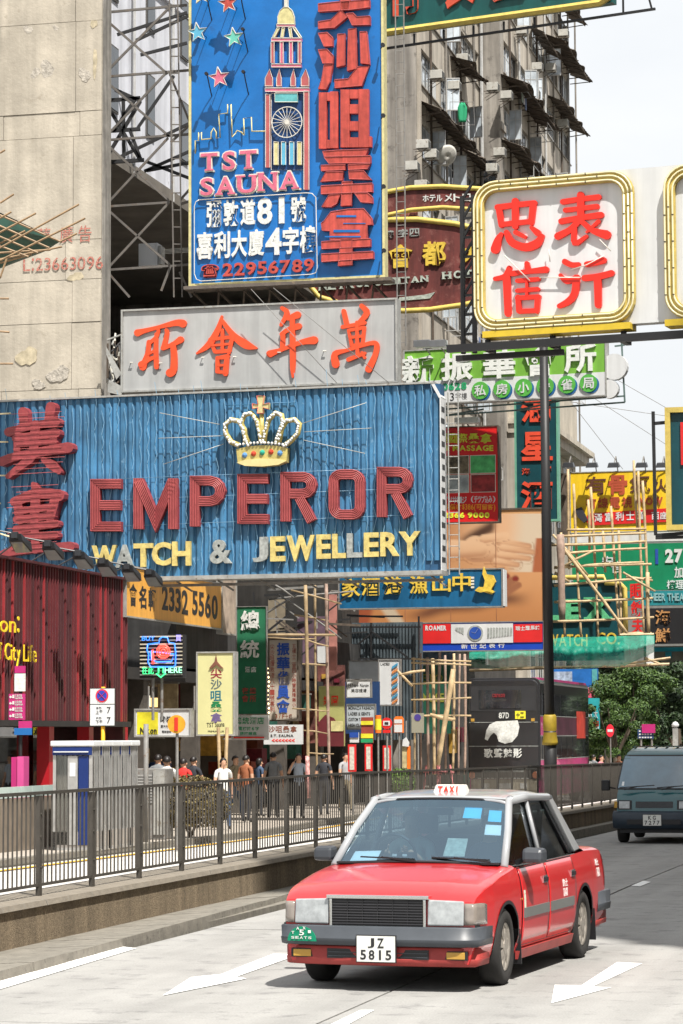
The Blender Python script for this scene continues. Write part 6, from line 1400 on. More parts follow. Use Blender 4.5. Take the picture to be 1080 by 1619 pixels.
# bundle in the gap left of the white club sign
jb = thing('junk_bundle', 'dusty bundle of cables and sheets wedged between cream wall and grey club sign', 'bundle', at(180, 590, 72.5))
for _ in range(26): MB().tube([at(rnd.uniform(170, 194), rnd.uniform(525, 618), 72.5) - jb.location, at(rnd.uniform(168, 196), rnd.uniform(525, 625), 72.6) - jb.location], .03, 5).build('scrap', rnd.choice([m_edge, m_rust, m_pale, m_black]), jb)
for q in ([(168, 548), (192, 590), (184, 600), (168, 560)], [(172, 600), (195, 612), (192, 625), (170, 620)]):
    P = [at(x, y, 72.2) - jb.location for x, y in q]; MB().add(P + [p + Vector((0, .05, 0)) for p in P], BOXF).build('loose_sheet', m_edge, jb)
# bamboo platform, far left
bp = thing('bamboo_platform', 'small bamboo and green net platform jutting in front of the cream wall', 'scaffolding', at(0, 380, 66))
Dp = 64
NET = [at(-40, 350, Dp) , at(-2, 337, Dp), at(95, 382, Dp), at(70, 398, Dp + 3), at(-40, 440, Dp + 4)]
def bt(a, b, r=.026, m_=M('brown_bamboo', (.30, .20, .11), .6, var=.3, vs=5)): MB().tube([at(*a) - bp.location, at(*b) - bp.location], r, 6).build('bamboo_pole', m_, bp)
MB().add([p - bp.location for p in NET] + [p - bp.location + Vector((0, 0, .03)) for p in NET], [(0, 1, 2, 3, 4), (9, 8, 7, 6, 5), (0, 1, 6, 5), (1, 2, 7, 6), (2, 3, 8, 7), (3, 4, 9, 8)]).build('net_deck', M('dark_net', (.02, .07, .05), .7, var=.3, vs=4), bp)
for a, b in (((0, 321, 62), (22, 307, 62)), ((-5, 370, 63), (57, 337, 63)), ((0, 392, 63), (125, 323, 63)), ((0, 412, 63), (135, 345, 63)), ((95, 382, 63), (122, 369, 63)), ((0, 345, 63), (18, 335, 63)), ((-5, 338, 63.2), (98, 383, 63.2)), ((-5, 400, 64), (80, 395, 64)), ((0, 410, 64), (98, 390, 64)), ((0, 416, 64.5), (50, 402, 64.5)), ((0, 385, 63.5), (40, 365, 63.5)), ((-5, 372, 63.4), (60, 400, 63.4)), ((-5, 387, 63.4), (45, 406, 63.4)), ((-5, 355, 63.4), (78, 392, 63.4)), ((0, 440, 64), (12, 405, 64)), ((0, 242, 63), (8, 237, 63)), ((0, 472, 63), (14, 472, 63)), ((0, 524, 63), (15, 525, 63)), ((0, 575, 63), (21, 575, 63))): bt(a, b)
def vat(px, D): k = ray(px, 1163); k = k / k.y; return (Vector((k.x, 1, 0)) * D).dot(rv)
# ================================================================== street furniture, people, trees
def gthing(name, label, cat, px, v, group=None, z=.11, rz=-TH):
    uu = uat(px, v); P = S(uu, v, gz(uu) + z); return thing(name, label, cat, P, rz, group)
# ---- telephone booths
m_alu = M('brushed_aluminium', (.42, .42, .41), .4, metal=.5, var=.2, vs=5)
m_bp = M('booth_white', (.62, .64, .65), .4, var=.06); m_bb = M('booth_blue', (.004, .022, .13), .4, var=.05); m_bgl = glass('booth_glass', (.7, .75, .75), .1)
def booth():
    t = thing('telephone_booth', '', 'telephone booth'); w_, d_, h = .76, .46, 2.0
    m = MB()
    for x in (0, w_ - .06):
        for y in (0, d_ - .06): m.box((x, y, 0), (x + .06, y + .06, h - .1))
    m.box((0, 0, -.02), (w_, d_, .05)); m.build('booth_frame', m_alu, t)
    MB().box((-.04, -.05, h - .1), (w_ + .04, d_ + .04, h)).build('booth_roof', m_bp, t, bevel=.02)
    MB().box((.0, -.03, h - .26), (w_, -.005, h - .11)).build('header_panel', m_bb, t)
    MB().box((.03, -.06, h - .21), (w_ - .06, -.031, h - .19)).build('header_print', m_bp, t)
    MB().box((.29, -.01, .1), (.48, .02, h - .28)).build('poster_panel', m_alu, t)
    MB().box((.33, -.018, h - .65), (.44, -.011, h - .4)).build('logo_patch', m_bp, t)
    MB().box((.50, -.01, .1), (.69, .02, h - .28)).build('blue_panel', m_bb, t)
    MB().box((.07, .0, .1), (.28, .015, h - .28)).build('door_glass', m_bgl, t)
    for x in (.01, w_ - .02): MB().box((x, .07, .35), (x + .012, d_ - .07, h - .28)).build('side_glass', m_bgl, t)
    for x in (-.001, w_ - .029): 
        for yy in (.14, .22, .30): MB().box((x, yy, .05), (x + .03, yy + .03, h - .1)).build('side_mullion', m_alu, t)
    m = MB().box((.2, .28, .9), (.5, .38, 1.5)); m.build('telephone', m_black, t); MB().box((.0, .0, .051), (w_, d_, .34)).build('kick_panel', M('kick_steel', (.26, .24, .22), .6, var=.3), t)
    return t
b0_ = booth(); uu0 = uat(84, -16.55)
wh = ['nearest telephone booth with a blue panel, beside the yellow post', 'second telephone booth of the row, just behind the nearest', 'third telephone booth of the row, in its middle', 'fourth telephone booth of the row', 'farthest telephone booth, beside the grey cabinet']
for i in range(5):
    o = b0_ if i == 0 else dup(b0_); o.location = S(uu0 + i * .56, -16.55, .11 + gz(uu0)); o.rotation_euler = (0, 0, -TH); o['label'] = wh[i]; o['group'] = 'telephone booths by the kerb'
# header writing of the first booth
# ---- pink way-finding totem and its boards
m_mag = M('magenta_sheet', (.42, .02, .15), .4, var=.06); m_blu2 = M('sign_blue', (.01, .12, .36), .4, var=.05)
t = gthing('wayfinding_totem', 'magenta way finding totem with pink and blue direction boards before the ribbed hall', 'sign', 31, -17.4)
D = t.location.y
def zpx(py): return at(31, py, D).z - t.location.z
def xpx(px): return (px - 31) / F * D / math.cos(TH)
MB().box((xpx(21), -.1, 0), (xpx(31), .15, zpx(1197))).build('totem_body', m_mag, t); MB().box((xpx(31.5), -.13, 0), (xpx(42), .15, zpx(1196))).build('totem_side', M('pink_sheet', (.55, .07, .25), .4, var=.05), t)
MB().tube([(0, .05, 0), (0, .05, zpx(1050))], .035).build('pole', m_black, t)
for (a, b, c, d_, mt) in ((15, 1097, 41, 1138, m_mag), (31, 1140, 52, 1151, m_mag), (24, 1151, 52, 1162, m_blu2), (24, 1065, 41, 1093, m_letw), (24, 1053, 41, 1064, m_mag)):
    o = MB().box((xpx(a), -.06, zpx(d_)), (xpx(c), -.02, zpx(b))).build('board', mt, t)
    if mt is m_mag and d_ - b > 20:
        for k in range(4):
            z = zpx(b + 5 + k * 10); MB().prism([(xpx(16), z), (xpx(18), z + .03), (xpx(18), z + .012), (xpx(20), z + .012), (xpx(20), z - .012), (xpx(18), z - .012), (xpx(18), z - .03)], -.07, -.061).build('arrow', m_letw, o)
            MB().box((xpx(21), -.07, z - .02), (xpx(24), -.061, z + .04)).build('pictogram', m_letw, o)
            mm_ = MB()
            for (c_, x) in zip('往海旁路', (25, 28, 31, 34)): putglyph(mm_, glyph(c_, 0), xpx(x), z, xpx(x + 2.6), z + .05, -.061, -.068)
            for j, c_ in enumerate('Waterfront'): putglyph(mm_, glyph(c_, 0), xpx(25 + j * 1.3), z - .04, xpx(26.1 + j * 1.3), z - .01, -.061, -.068)
            mm_.build('sign_print', m_letw, o, fix=False)
# ---- yellow no stopping sign
t = gthing('no_stopping_sign', 'white no stopping sign with a blue and red disc on a yellow post', 'sign', 163, -15.98)
D = t.location.y
def zq(py): return at(163, py, D).z - t.location.z
def xq(px): return (px - 163) / F * D / math.cos(TH)
MB().tube([(0, 0, 0), (0, 0, zq(1086))], .038, 10).build('post', M('post_yellow', (.80, .40, .02), .4, var=.1), t, smooth=True)
MB().box((xq(143), -.06, zq(1148)), (xq(184), -.04, zq(1088))).build('plate_edge', m_ink, t); o = MB().box((xq(144), -.068, zq(1113)), (xq(183), -.061, zq(1089))).build('plate', m_white, t); MB().box((xq(144), -.068, zq(1147)), (xq(183), -.061, zq(1114.3))).build('plate', m_white, t)
c0x, c0z = xq(163), zq(1100); m_sgb = M('sign_disc_blue', (.02, .04, .35), .4, var=0); m_sgr = M('sign_disc_red', (.65, .02, .04), .4, var=0)
MB().lathe([(.125, -.076), (.125, -.069)], (c0x, 0, c0z), 24, 'y').build('red_ring', m_sgr, t); MB().lathe([(.098, -.082), (.098, -.077)], (c0x, 0, c0z), 24, 'y').build('blue_disc', m_sgb, t)
m = MB(); m.bar((c0x - .075, -.085, c0z - .075), (c0x + .075, -.085, c0z + .075), .02, .004); m.bar((c0x - .075, -.087, c0z + .075), (c0x + .075, -.087, c0z - .075), .02, .003); m.build('red_cross', m_sgr, t)
m = MB()
for c_, a, b, c2, d_ in (('7', 171, 1118, 177, 1128), ('7', 171, 1134, 177, 1144), ('上', 153, 1123, 158, 1129), ('午', 159, 1122, 164, 1128), ('下', 153, 1139, 158, 1145), ('午', 159, 1138, 164, 1144), ('a', 154, 1118, 157, 1121), ('m', 158, 1118, 162, 1121), ('p', 154, 1134, 157, 1137), ('m', 158, 1134, 162, 1137)):
    m = MB(); putglyph(m, glyph(c_, .01), xq(a), zq(d_), xq(c2), zq(b), -.069, -.073); m.build('letter', m_ink, t, fix=False)
# ---- low panels, cabinet, posts
t = gthing('low_barrier', 'low brown panelled barrier with a pale glass top edge behind the railing, at the left', 'barrier', -10, -17.15)
for i in range(9):
    MB().box((0.02, .62 * i, 0), (.08, .62 * i + .6, .95)).build('brown_panel', M('brown_panel', (.20, .165, .13), .6, var=.25, vs=4), t); 
    if i < 5: MB().box((0.01, .62 * i, .96), (.06, .62 * i + .6, 1.16)).build('glass_edge', M('pale_glass', (.45, .55, .52), .3, var=.1), t)
t = gthing('grey_cabinet', 'grey slatted steel cabinet right of the telephone booths', 'cabinet', 206, -17.0)
MB().box((0, 0, 0), (.75, .6, 1.45)).build('casing', m_steel, t, bevel=.02)
m = MB()
for i in range(10): MB().box((.06, -.02, .75 + i * .06), (.48, -.001, .785 + i * .06)).build('slat', m_alu, t)
MB().box((.5, -.03, .1), (.74, -.001, 1.42)).build('side_panel', m_edge, t)
t = gthing('grey_post', 'plain grey steel post between the booths and the light box', 'post', 231, -16.2); MB().tube([(0, 0, 0), (0, 0, 2.35)], .05, 10).build('shaft', m_steel, t, smooth=True)
# ---- shrubs
def leafmesh(name, n, fn, size, mat):
    m = MB()
    for i in range(n):
        c, nrm = fn(); a = Vector((rnd.gauss(0, 1), rnd.gauss(0, 1), rnd.gauss(0, 1))).normalized(); nrm = (nrm + a * .8).normalized()
        x = nrm.orthogonal().normalized(); x.rotate(Matrix.Rotation(rnd.uniform(0, 6.28), 3, nrm)); y = nrm.cross(x); s_ = size * rnd.uniform(.6, 1.3)
        k = len(m.v); m.v += [tuple(c - x * s_), tuple(c - y * s_ * .45 + nrm * s_ * .1), tuple(c + x * s_), tuple(c + y * s_ * .45 + nrm * s_ * .1)]; m.f.append((k, k + 1, k + 2, k + 3))
    return m.mesh(name, mat, fix=False)
def leafmat(key, c, c2):
    if key in MATS: return MATS[key]
    m = M(key, c, .55, var=0); b = m.node_tree.nodes['Principled BSDF']; n = m.node_tree.nodes; L = m.node_tree.links
    geo = n.new('ShaderNodeNewGeometry'); r = n.new('ShaderNodeValToRGB'); r.color_ramp.elements[0].color = (*lin(c), 1); r.color_ramp.elements[1].color = (*lin(c2), 1)
    L.new(geo.outputs['Random Per Island'], r.inputs[0]); L.new(r.outputs[0], b.inputs['Base Color']); b.inputs['Transmission Weight'].default_value = 0
    return m
t = gthing('round_shrub', 'rounded bronze and yellow leaved shrub in the middle of the pavement behind the railing', 'shrub', 301, -16.0, z=.1); t.scale = (1.22, 1.22, 1.12)
def fsh():
    a = rnd.uniform(0, 6.28); cz = rnd.uniform(-.7, 1); r = rnd.uniform(.72, 1.04) ** .6; q = Vector((math.cos(a) * math.sqrt(1 - cz * cz), math.sin(a) * math.sqrt(1 - cz * cz), cz)); k = 1 + .08 * math.sin(5 * a + cz * 4)
    return Vector((q.x * .66 * r * k, q.y * .6 * r * k, .60 + q.z * .58 * r)), q
link('leaf', leafmesh('leaf', 5200, fsh, .038, leafmat('bronze_leaf', (.018, .012, .008), (.17, .13, .04))), t)['kind'] = 'stuff'
m = MB()
for k in range(7): m.tube([(0, 0, 0), (.12 * math.cos(k), .12 * math.sin(k), .3), (.4 * math.cos(k * .9), .4 * math.sin(k * .9), .8)], .02, 5)
m.build('stem', m_rust, t)
t = gthing('planter_shrub', 'small bright green shrub behind the railing under the bus stop posters', 'shrub', 634, -16.6, z=.1)
def fs2(): q = Vector((rnd.gauss(0, 1), rnd.gauss(0, 1), rnd.gauss(0, 1))).normalized(); return Vector((q.x * .42, q.y * .42, .85 + q.z * .5 * rnd.uniform(.5, 1))), q
link('leaf', leafmesh('leaf', 1500, fs2, .05, leafmat('fresh_leaf', (.03, .10, .015), (.16, .26, .04))), t)['kind'] = 'stuff'; MB().box((-.35, -.3, 0), (.35, .3, .42)).build('planter', m_edge, t)
# ---- bus stop posts
m_osh = M('stop_orange', (.75, .17, .02), .4, var=.1)
def zz(t, py): return at(540, py, t.location.y).z - t.location.z
for i, (x, y0_, y1_, w_, lab) in enumerate(((557, 1177, 1220, 13, 'leftmost red framed timetable panel, beside the nail board'), (583, 1177, 1219, 12, 'bright red framed timetable panel under the spanish coloured board'), (612, 1179, 1219, 13, 'red framed timetable panel under the round red stop head'))):
    t = gthing('timetable_post', lab, 'timetable', x, -17.2, 'timetable panels at the bus stops'); k = t.location.y / F
    MB().box((-w_ / 2 * k, -.05, zz(t, y1_)), (w_ / 2 * k, .0, zz(t, y0_))).build('red_frame', m_adr, t); MB().box((-w_ / 2 * k + .05, -.06, zz(t, y1_) + .05), (w_ / 2 * k - .05, -.051, zz(t, y0_) - .07)).build('timetable_sheet', M('paper_print', (.55, .52, .45), .7, var=.3, vs=14), t); MB().tube([(0, .03, 0), (0, .03, zz(t, y0_))], .03).build('post', m_steel, t)
t = gthing('round_bus_stop', 'round red and white bus stop head on a grey post', 'bus stop', 612, -16.9); k = t.location.y / F; z = zz(t, 1144)
MB().tube([(0, 0, 0), (0, 0, z)], .03).build('post', m_steel, t); MB().lathe([(9 * k, -.05), (9 * k, -.02)], (0, 0, z), 20, 'y').build('red_disc', m_adr, t); MB().box((-5.5 * k, -.06, z - 3.5 * k), (5.5 * k, -.051, z + 4 * k)).build('white_panel', m_white, t); MB().box((-3 * k, -.068, z - 2 * k), (3 * k, -.061, z + 2 * k)).build('number_block', m_ink, t); MB().box((-6 * k, -.06, z - 15 * k), (6 * k, -.02, z - 10 * k)).build('lower_plate', m_adr, t)
t = gthing('orange_striped_stop', 'orange and yellow striped cylinder stop sign left of the round red head', 'bus stop', 598, -17.0); k = t.location.y / F; z = zz(t, 1145)
MB().tube([(0, 0, 0), (0, 0, z)], .03).build('post', m_steel, t); MB().tube([(0, 0, z - 14 * k), (0, 0, z + 14 * k)], 5 * k, 12).build('orange_drum', m_osh, t); MB().tube([(0, 0, z - 9 * k), (0, 0, z + 8 * k)], 5.2 * k, 12).build('yellow_band', M('vivid_yellow'), t)
t = gthing('orange_arched_stop', 'orange arched bus stop board with white plates right of the round red head', 'bus stop', 631, -17.0); k = t.location.y / F; z = zz(t, 1147)
MB().prism([(-8 * k, -12 * k), (8 * k, -12 * k), (8 * k, 10 * k), (5 * k, 14 * k), (-5 * k, 14 * k), (-8 * k, 10 * k)], -.03, 0).build('orange_board', m_osh, t).location = (0, 0, z)
for a, b in ((-11, 1), (3, 9)): MB().box((-7 * k, -.045, z + a * k), (5.5 * k, -.031, z + b * k)).build('white_plate', m_white, t)
MB().tube([(0, 0.03, 0), (0, 0.03, z)], .03).build('post', m_steel, t); MB().tube([(-.25, 0.03, 0), (-.25, 0.03, z)], .03).build('post', m_steel, t)
t = gthing('orange_timetable', 'narrow orange and yellow timetable board below a crumpled white paper', 'timetable', 642, -16.8); k = t.location.y / F
MB().box((-6 * k, -.03, zz(t, 1215)), (2 * k, 0, zz(t, 1180))).build('yellow_side', M('poster_ochre', (.45, .38, .2), .6, var=.4, vs=5), t); MB().box((2.1 * k, -.05, zz(t, 1216)), (7 * k, 0, zz(t, 1180))).build('orange_side', m_osh, t); MB().tube([(0, 0.02, 0), (0, 0.02, zz(t, 1140))], .025).build('post', m_steel, t)
MB().prism([(-5 * k, zz(t, 1180)), (5 * k, zz(t, 1181)), (6 * k, zz(t, 1175)), (1 * k, zz(t, 1166)), (-4 * k, zz(t, 1170))], -.1, -.05).build('crumpled_paper', m_white, t)
t = gthing('grey_no_stopping_sign', 'grey no stopping sign with a purple blue disc in front of the bamboo cage', 'sign', 661, -16.6); k = t.location.y / F; z = zz(t, 1143)
MB().box((-10 * k, -.04, z - 16 * k), (10 * k, -.02, z + 15 * k)).build('plate', M('dull_plate', (.27, .26, .20), .5, var=.1), t); MB().lathe([(5.5 * k, -.05), (5.5 * k, -.041)], (0, 0, z + 8 * k), 18, 'y').build('blue_disc', M('dim_violet', (.06, .04, .22), .5), t); MB().tube([(0, 0, 0), (0, 0, z)], .03).build('post', m_steel, t)
# red-white barrier frames
m_rw = M('red_white_tape', (.62, .22, .22), .5, var=.9, vs=7)
for i, x in enumerate((684, 704)):
    t = gthing('barrier_frame', ['left', 'right'][i] + ' red and white taped barrier frame in front of the bamboo cage', 'barrier', x, -16.6); m = MB()
    MB().tube([(-.35, 0, 0), (-.2, 0, 1.35)], .035, 6).build('leg', m_rw, t); MB().tube([(.35, 0, 0), (.15, 0, 1.35)], .035, 6).build('leg', m_rw, t); MB().tube([(-.3, 0, 1.15), (.3, 0, 1.1)], .04, 6).build('cross_bar', m_rw, t); MB().tube([(-.3, 0, .7), (.3, 0, .65)], .03, 6).build('cross_bar', m_letw, t)
# far right
t = gthing('no_entry_sign', 'red no entry sign on a grey post, left of the dark van', 'sign', 965, vat(965, 92), z=0); k = t.location.y / F; z = zz(t, 1157)
MB().lathe([(10 * k, -.03), (10 * k, 0)], (0, 0, z), 22, 'y').build('red_disc', m_sgr, t); MB().box((-6.5 * k, -.04, z - 2 * k), (6.5 * k, -.031, z + 2 * k)).build('white_bar', m_white, t); MB().tube([(0, .03, 0), (0, .03, z)], .04).build('post', m_steel, t); t.scale = (.62, 1, 1)
t = gthing('magenta_direction_sign', 'magenta direction board on a grey post behind the dark van', 'sign', 1027, vat(1027, 100), z=0); k = t.location.y / F
MB().box((-12 * k, 0, zz(t, 1161)), (9 * k, .05, zz(t, 1147))).build('magenta_board', m_mag, t); MB().box((-19 * k, .06, zz(t, 1170)), (6 * k, .1, zz(t, 1155))).build('navy_board', M('navy_sheet'), t)
for k_ in range(3):
    for x in range(5): MB().box(((-17 + x * 4.4) * k, .05, zz(t, 1169 - k_ * 5)), ((-14.2 + x * 4.4) * k, .059, zz(t, 1167 - k_ * 5))).build('print_line', m_letw, t)
for x in (-14, 3): MB().tube([(x * k, .12, 0), (x * k, .12, zz(t, 1150))], .04).build('post', m_steel, t)
t = gthing('globe_lamp', 'white globe lamp on a short stone pier behind the dark van', 'lamp', 1068, vat(1068, 105), z=0); k = t.location.y / F
MB().lathe([(0, zz(t, 1154)), (5.5 * k, zz(t, 1151)), (6 * k, zz(t, 1148)), (3 * k, zz(t, 1144)), (0, zz(t, 1143))], n=14).build('globe', m_white, t, smooth=True); MB().box((-4 * k, -4 * k, 0), (4 * k, 4 * k, zz(t, 1153.5))).build('pier', m_edge, t)
# park wall and fence at the end of the street
pw = thing('park_wall', 'low red brown park wall with grey piers at the far end of the road', 'wall', S(135, -8, gz(135)), 0)
addp(MB().sbox(134, 134.6, -14, 40, gz(135) - .3, gz(135) + 2.0), 'wall', M('park_brick', (.17, .075, .055), .9, var=.3, vs=6), pw); addp(MB().sbox(133.8, 134.8, -14, 40, gz(135) + 2.001, gz(135) + 2.2), 'coping_stone', m_kerb, pw)
for i in range(8): addp(MB().sbox(133.7, 134.9, -13.6 + i * 3, -13.0 + i * 3, gz(135) - .3, gz(135) + 2.7), 'pier', m_edge, pw)
# ---- trees
def treecrown(n, R, H, clumps, size, mat, sq=1.0):
    cl = []
    for _ in range(clumps):
        a = rnd.uniform(0, 6.28); r = R * rnd.uniform(.3, 1.0); z = rnd.uniform(-.85, .95)
        cl.append((Vector((math.cos(a) * r * math.sqrt(1 - z * z * .6), math.sin(a) * r * math.sqrt(1 - z * z * .6), z * H)), rnd.uniform(.14, .32) * R))
    def fn():
        c, r = cl[rnd.randrange(len(cl))]; q = Vector((rnd.gauss(0, 1), rnd.gauss(0, 1), rnd.gauss(0, 1))).normalized()
        rr = r * rnd.uniform(.55, 1.05); return c + Vector((q.x * rr, q.y * rr, q.z * rr * .75)), (q + Vector((0, 0, .5))).normalized()
    return leafmesh('crown', n, fn, size, mat)
lf1 = leafmat('tree_leaf', (.014, .040, .009), (.075, .135, .022)); lf2 = leafmat('dark_tree_leaf', (.010, .028, .010), (.035, .065, .02))
cA = treecrown(30000, 2.3, 1.9, 46, .085, lf1); cB = treecrown(26000, 2.6, 2.6, 40, .10, lf2); cC = treecrown(14000, 1.6, 1.5, 28, .08, lf1)
m_bark = M('bark', (.09, .07, .05), .9, var=.3, vs=6)
def tree(label, px, v, top_py, cr_, crH, sc=1.0, z=0.0):
    t = gthing('street_tree', label, 'tree', px, v, 'trees at the end of the street', z=z); D = t.location.y; zt = at(px, top_py, D).z - t.location.z; zc = zt - crH * sc * 1.15
    o = link('crown', cr_, t, (0, 0, zc), (0, 0, rnd.uniform(0, 6)), (sc, sc, sc)); m = MB().tube([(0, 0, -.1), (.05, 0, zc * .5), (-.05, .05, zc)], .17, 8, .1)
    for k in range(6): a = k * 1.05 + rnd.random(); m.tube([(0, 0, zc * .55), (.7 * math.cos(a), .7 * math.sin(a), zc), (1.3 * math.cos(a) * sc, 1.3 * math.sin(a) * sc, zc + crH * .7 * sc)], .07, 5, .02)
    m.build('trunk', m_bark, t); return t
tree('leafy mid green tree directly under the right end of the green net', 996, vat(996, 118), 1052, cA, 1.9, 1.0)
tree('leafy tree left of the round crowned one, close beside the teal street advert', 958, vat(958, 124), 1062, cA, 1.9, .8)
tree('small green tree low behind the no entry sign', 972, vat(972, 112), 1100, cC, 1.5, .8)
tree('dark dense tree at the right edge, behind the van', 1074, vat(1074, 122), 1040, cB, 2.6, 1.1)
tree('dark tree between the round crowned tree and the right edge', 1042, vat(1042, 127), 1046, cB, 2.6, 1.15)
tree('far dark tree beyond the bus, behind the leafy trees', 938, vat(938, 130), 1050, cB, 2.6, 1.3)
tree('farthest dark tree in the middle of the row', 1005, vat(1005, 131), 1050, cB, 2.6, 1.2)
# building that carries the far right signs
fbk = bld('theatre_block', 'grey block carrying the emerald, teal and black signboards at the far right', 140, -10)
q = at(905, 850, 131); u_, v_ = uv_of(q)
addp(MB().sbox(131.5, 150, -20.0, 30, at(905, 1052, 131).z, q.z), 'wall', M('far_grey', (.20, .20, .19), .8, var=.2), fbk); addp(MB().sbox(135, 149, -19.5, 30, -2, at(905, 1052, 131).z - .01), 'arcade', m_dark, fbk)
bl2 = bld('pale_far_block', 'pale beige building glimpsed between the tree crowns', 170, -14); addp(MB().sbox(134.9, 135, -19, 30, -1, 3), 'lower_wall', m_apt, bl2)
bl3 = bld('blue_far_tower', 'faint pale blue tower top just above the yellow billboard', 320, -18)
q0 = at(1025, 727, 320); q1 = at(1060, 760, 320); MB().box((q0.x, 0, -40), (q1.x, 12, q0.z)).build('wall', M('hazy_blue', (.42, .55, .66), .8, var=.05), bl3).location = (-bl3.location.x, 320 - bl3.location.y, 0)

# ---- people
m_skinp = M('skin', (.50, .29, .19), .6, var=.08); m_hair = M('black_hair', (.014, .011, .010), .45, var=.3, vs=20)
def body_mesh(J, E, Rr, name):
    me = bpy.data.meshes.new(name); me.from_pydata(J, E, []); o = bpy.data.objects.new(name, me); COL.objects.link(o)
    sk = o.modifiers.new('s', 'SKIN'); sk.use_smooth_shade = True; ss = o.modifiers.new('u', 'SUBSURF'); ss.levels = 1; ss.render_levels = 1
    for i, v_ in enumerate(me.skin_vertices[0].data): v_.radius = Rr[i] if isinstance(Rr[i], tuple) else (Rr[i], Rr[i]); v_.use_root = (i == 0)
    bpy.context.view_layer.update(); dg = bpy.context.evaluated_depsgraph_get(); r = bpy.data.meshes.new_from_object(o.evaluated_get(dg)); bpy.data.objects.remove(o); return r
def make_body(pose):
    # pose: dict of overrides; joints in metres, facing -Y
    j = dict(pel=(0, 0, .95), wst=(0, 0, 1.08), chs=(0, .01, 1.30), nk0=(0, .01, 1.44), nk=(0, -.005, 1.50), hd0=(0, -.02, 1.57), hd1=(0, -.012, 1.66), hd2=(0, 0, 1.70),
             hL=(.09, 0, .91), kL=(.10, -.01, .50), aL=(.10, .02, .09), tL=(.11, -.11, .035), hR=(-.09, 0, .91), kR=(-.10, -.01, .50), aR=(-.10, .02, .09), tR=(-.11, -.11, .035),
             sL=(.17, .01, 1.41), eL=(.23, .03, 1.13), wL=(.25, -.05, .88), mL=(.25, -.08, .81), sR=(-.17, .01, 1.41), eR=(-.23, .03, 1.13), wR=(-.25, -.05, .88), mR=(-.25, -.08, .81))
    j.update(pose); names = list(j); rad = dict(pel=(.155, .115), wst=(.135, .10), chs=(.155, .115), nk0=(.09, .07), nk=.055, hd0=(.068, .082), hd1=(.078, .095), hd2=(.055, .07), hL=.095, kL=.062, aL=.045, tL=.04, hR=.095, kR=.062, aR=.045, tR=.04,
                                                sL=.062, eL=.043, wL=.029, mL=(.022, .038), sR=.062, eR=.043, wR=.029, mR=(.022, .038))
    E = [('pel', 'wst'), ('wst', 'chs'), ('chs', 'nk0'), ('nk0', 'nk'), ('nk', 'hd0'), ('hd0', 'hd1'), ('hd1', 'hd2')]
    for s_ in 'LR': E += [('pel', 'h' + s_), ('h' + s_, 'k' + s_), ('k' + s_, 'a' + s_), ('a' + s_, 't' + s_), ('nk0', 's' + s_), ('s' + s_, 'e' + s_), ('e' + s_, 'w' + s_), ('w' + s_, 'm' + s_)]
    me = body_mesh([j[n] for n in names], [(names.index(a), names.index(b)) for a, b in E], [rad[n] for n in names], 'body')
    V = [tuple(v_.co) for v_ in me.vertices]; Fc = [tuple(p.vertices) for p in me.polygons]; m = MB(); m.v = V; m.f = Fc
    nbody = len(Fc)
    hd = Vector(j['hd0'])
    m.tube([hd + Vector((0, -.085, .03)), hd + Vector((0, -.108, .0)), hd + Vector((0, -.09, -.008))], [.008, .014, .01], 6)
    for s_ in (1, -1): m.lathe([(.0, -.012), (.022, -.01), (.026, 0), (0, .01)], (hd.x + s_ * .078, hd.y + .01, hd.z + .03), 8, 'x')
    for s_ in 'LR':
        w_ = Vector(j['m' + s_]); d = (w_ - Vector(j['w' + s_])).normalized(); sd = d.cross(Vector((1 if s_ == 'L' else -1, 0, 0))).normalized() if abs(d.x) < .8 else Vector((0, 1, 0))
        for k, L_ in enumerate((.068, .078, .072, .055)):
            b = w_ + d * .02 + sd * (k - 1.5) * .019; m.tube([b, b + d * L_ * .55 + Vector((0, -.006, 0)), b + d * L_ + Vector((0, -.02, 0))], .0085, 5, .006)
        b = w_ - d * .02 - sd * .03; m.tube([b, b + d * .03 - sd * .02, b + d * .055 - sd * .022], .010, 5, .008)
    return m, j, nbody
